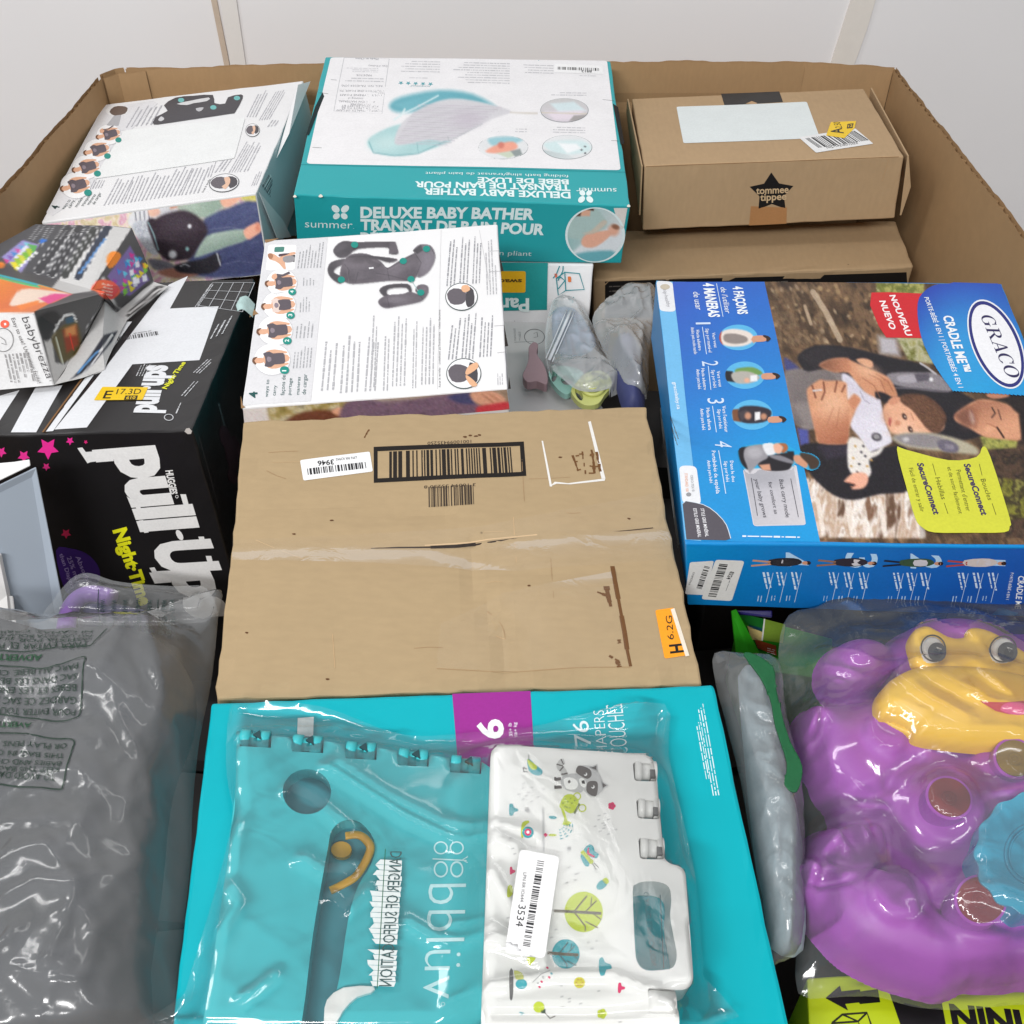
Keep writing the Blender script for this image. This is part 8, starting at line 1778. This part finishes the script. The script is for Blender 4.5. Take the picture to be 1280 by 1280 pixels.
ob = slab('navy_pack', sl, plain('navy_card', lin((34, 30, 96)), rough=.4), None, .004); tag(ob, 'strip of navy blue pack below the blue carrier box', 'pack')

# ================================================================== lavender handled item in printed bag, in front of the black case
zq2 = Zm(0, 560, 4.267)
lh = empty('lavender_toy', at_depth(140, 760, .72)); tag(lh, 'lavender plastic loop handle item in a printed bag below the case', 'toy')
LAV = plain('lavender_plastic', lin((150, 110, 190)), rough=.3)
pts = smooth_line(zq2(350, 980, 362, 900, 385, 840, 430, 795, 490, 778, 550, 785, 600, 800), 5)
tube('handle', [at_depth(p[0], p[1], .715) for p in pts], .0085, LAV, lh, n=12)
LFc = up_face(150, 790, .735, -.2); bu = uvl(LFc, smooth_poly(zq2(430, 820, 560, 800, 700, 830, 800, 860, 800, 960, 430, 960), 3), .01); U, V, ins, sd = field(bu, .003)
field_mesh('body', LFc, U, V, .015*np.sqrt(1-(1-np.clip(sd/.02, 0, 1))**2), ins, bu, plain('lilac_blue_cloth', lin((70, 66, 110)), rough=.5, noise_amt=.5, scale=70), lh)
pb = empty('printed_bag', at_depth(140, 770, .72)); tag(pb, 'thin bag with rows of dark green print over the lavender handle', 'plastic bag')
film('film', LFc, zq2(320, 990, 330, 870, 380, 800, 440, 745, 520, 730, 640, 770, 800, 790, 960, 800, 1130, 810, 1120, 990), lambda u, v: np.zeros_like(u)+.02, pb, FILMG, step=.003, amp=.004, seed=61, creases=[(zq2(440, 745, 600, 790, 900, 800), .004, .004)])
P = Print(lift(LFc, .032))
for x in (530, 590, 650, 720, 780, 860, 900): P.text('WARNING AVOID', *zq2(x, 800, x-15, 1000, x+26, 800), (34, 66, 62), res=1)
P.line(zq2(520, 745, 512, 940), .0008, (34, 60, 56)); P.line(zq2(838, 795, 830, 940), .0008, (34, 60, 56)); P.build('warning_print', pb, wamp=0, cut=.006, deform=drape('film'+pb.name, .032))

# ================================================================== bagged pacifiers and blue cloth in the gap behind the carton
ZF2 = up_face(720, 450, .715, -.12)
MAU = plain('mauve_silicone', lin((160, 132, 138)), rough=.45); MINT = plain('mint_silicone', lin((150, 196, 186)), rough=.4); LEM = plain('lemon_silicone', lin((196, 200, 118)), rough=.4)
pc = empty('pacifier', ZF2.hit(738, 480)); tag(pc, 'lemon yellow pacifier with slotted shield, in the zip bag', 'pacifier')
el = lambda cx, cy, rx, ry, rot=0, n=26: uvl(ZF2, [zm(*p)[0] for p in ell(cx, cy, rx, ry, rot, n)], .018)
extrude('shield', ZF2, uvl(ZF2, smooth_poly(zm(560, 830, 590, 780, 650, 720, 740, 705, 800, 740, 810, 800, 770, 850, 730, 905, 660, 918, 600, 890), 3), .018), [el(610, 850, 18, 40, -25), el(735, 735, 52, 14, 20)], .010, .018, LEM, pc, bevel=.002)
tube('ring', [lift(ZF2, .020).hit(*zm(*p)[0]) for p in ell(695, 800, 70, 55, 0, 24)], .0024, LEM, pc, closed=True, n=8)
extrude('knob', ZF2, el(690, 800, 46, 40), [], .018, .024, LEM, pc, bevel=.003)
pc2 = empty('pacifier', ZF2.hit(705, 470)); tag(pc2, 'mint green pacifier next to the lemon one, in the zip bag', 'pacifier', 'bagged pacifiers')
extrude('shield', ZF2, uvl(ZF2, smooth_poly(zm(425, 740, 440, 690, 500, 675, 590, 690, 640, 730, 600, 790, 540, 850, 480, 820), 3), .012), [el(458, 718, 16, 34, 15), el(540, 740, 40, 30)], .004, .012, MINT, pc2, bevel=.002)
pc3 = empty('silicone_teether', ZF2.hit(668, 450)); tag(pc3, 'mauve bone shaped silicone teether beside the zip bag', 'teether')
extrude('body', ZF2, uvl(ZF2, smooth_poly(zm(300, 560, 330, 528, 358, 545, 350, 600, 390, 660, 415, 730, 410, 790, 350, 770, 290, 775, 262, 730, 285, 680, 300, 620), 3), .014), [], .002, .014, MAU, pc3, bevel=.004, seg=4)
zbg = empty('zip_bag', ZF2.hit(700, 430)); tag(zbg, 'small clear zip bag holding the pacifiers, white zip strip across', 'zip bag')
blu_ = uvl(ZF2, smooth_poly(zm(445, 360, 560, 330, 650, 420, 715, 560, 600, 620, 470, 600), 3), .006); U, V, ins, sd = field(blu_, .002)
bo = field_mesh('blue_wipe', ZF2, U, V, .006+.004*ridges(U, V, .02, 5), ins, blu_, plain('pale_blue_cloth', lin((140, 164, 196)), rough=.7, noise_amt=.1), None, origin=ZF2.hit(710, 415)); tag(bo, 'pale blue cloth inside the zip bag above the pacifiers', 'cloth')
def pac(u, v): return np.where(in_poly(u, v, uvl(ZF2, smooth_poly(zm(430, 700, 600, 690, 800, 720, 830, 800, 740, 910, 600, 900, 500, 830), 2), .015)), .022, .006)
film('film', ZF2, zm(432, 340, 470, 285, 600, 310, 665, 400, 720, 520, 745, 590, 890, 760, 880, 850, 740, 918, 600, 915, 500, 840, 430, 770, 405, 650, 400, 500), pac, zbg, FILMZ, step=.0018, amp=.0044, seed=71, edge=.010, creases=[(zm(640, 560, 700, 600, 890, 760), .003, .003), (zm(480, 640, 600, 690, 740, 730), .004, .004), (zm(660, 810, 740, 730), .003, .003)])
for a, b, w in (((560, 335), (425, 640), .0022), ((535, 330), (405, 630), .0008), ((580, 345), (445, 650), .0008)):
    q = [lift(ZF2, .0165).hit(*zm(*a)[0]), lift(ZF2, .0175).hit(*zm(*b)[0])]; tube('zip_strip', [q[0].lerp(q[1], t) for t in (0, .25, .5, .75, 1)], w, plain('zip_white', (.72, .76, .8), rough=.4), zbg, n=6, flat=.35)
CF = up_face(775, 430, .70, -.12)
bc = empty('navy_garment', CF.hit(780, 450)); tag(bc, 'slate blue soft item showing through the crinkled bag beside the blue box', 'garment')
bu = uvl(CF, smooth_poly(zm(815, 620, 830, 510, 880, 478, 950, 500, 1000, 580, 1010, 700, 1015, 900, 900, 920, 850, 800), 3), .012); U, V, ins, sd = field(bu, .002)
def navy(u, v): d = np.where(in_poly(u, v, bu), edge_dist(u, v, bu), 0); return .026*np.sqrt(1-(1-np.clip(d/.018, 0, 1))**2)
field_mesh('fabric', CF, U, V, navy(U, V), ins, bu, plain('slate_cloth', lin((60, 66, 112)), rough=.6, noise_amt=.12, bump=.2), bc)
cb = empty('crinkled_bag', CF.hit(770, 420)); tag(cb, 'crinkled clear bag around slate blue item, left of the blue carrier box', 'plastic bag')
film('film', CF, zm(690, 400, 760, 300, 880, 212, 1000, 190, 1060, 190, 1088, 250, 1075, 420, 1040, 600, 1024, 890, 900, 880, 840, 760, 745, 560), navy, cb, FILMZ, step=.0018, amp=.009, seed=83, edge=.012, puff=.008, creases=[(zm(770, 410, 800, 500, 790, 600), .004, .003), (zm(960, 230, 1000, 340, 940, 400, 1000, 470), .006, .004), (zm(1040, 210, 1050, 300, 1070, 380), .006, .004), (zm(880, 400, 950, 480, 1000, 560), .004, .004)])

# ================================================================== unseen filler blocks added low in the bin, near black so the gaps read dark
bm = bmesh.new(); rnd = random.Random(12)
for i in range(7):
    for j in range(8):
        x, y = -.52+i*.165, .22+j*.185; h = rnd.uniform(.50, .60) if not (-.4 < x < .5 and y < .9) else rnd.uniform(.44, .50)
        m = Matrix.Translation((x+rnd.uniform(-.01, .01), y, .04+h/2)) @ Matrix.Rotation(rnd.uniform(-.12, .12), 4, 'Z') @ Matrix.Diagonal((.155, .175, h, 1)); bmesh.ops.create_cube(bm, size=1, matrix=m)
heap = from_bm('gap_filler_blocks', bm, plain('gap_black', (.02, .019, .02), rough=.7, noise_amt=.5, scale=14), origin=(0, .85, .04)); tag(heap, 'unseen filler blocks added below the boxes, coloured black to darken the gaps', 'filler blocks', kind='stuff')
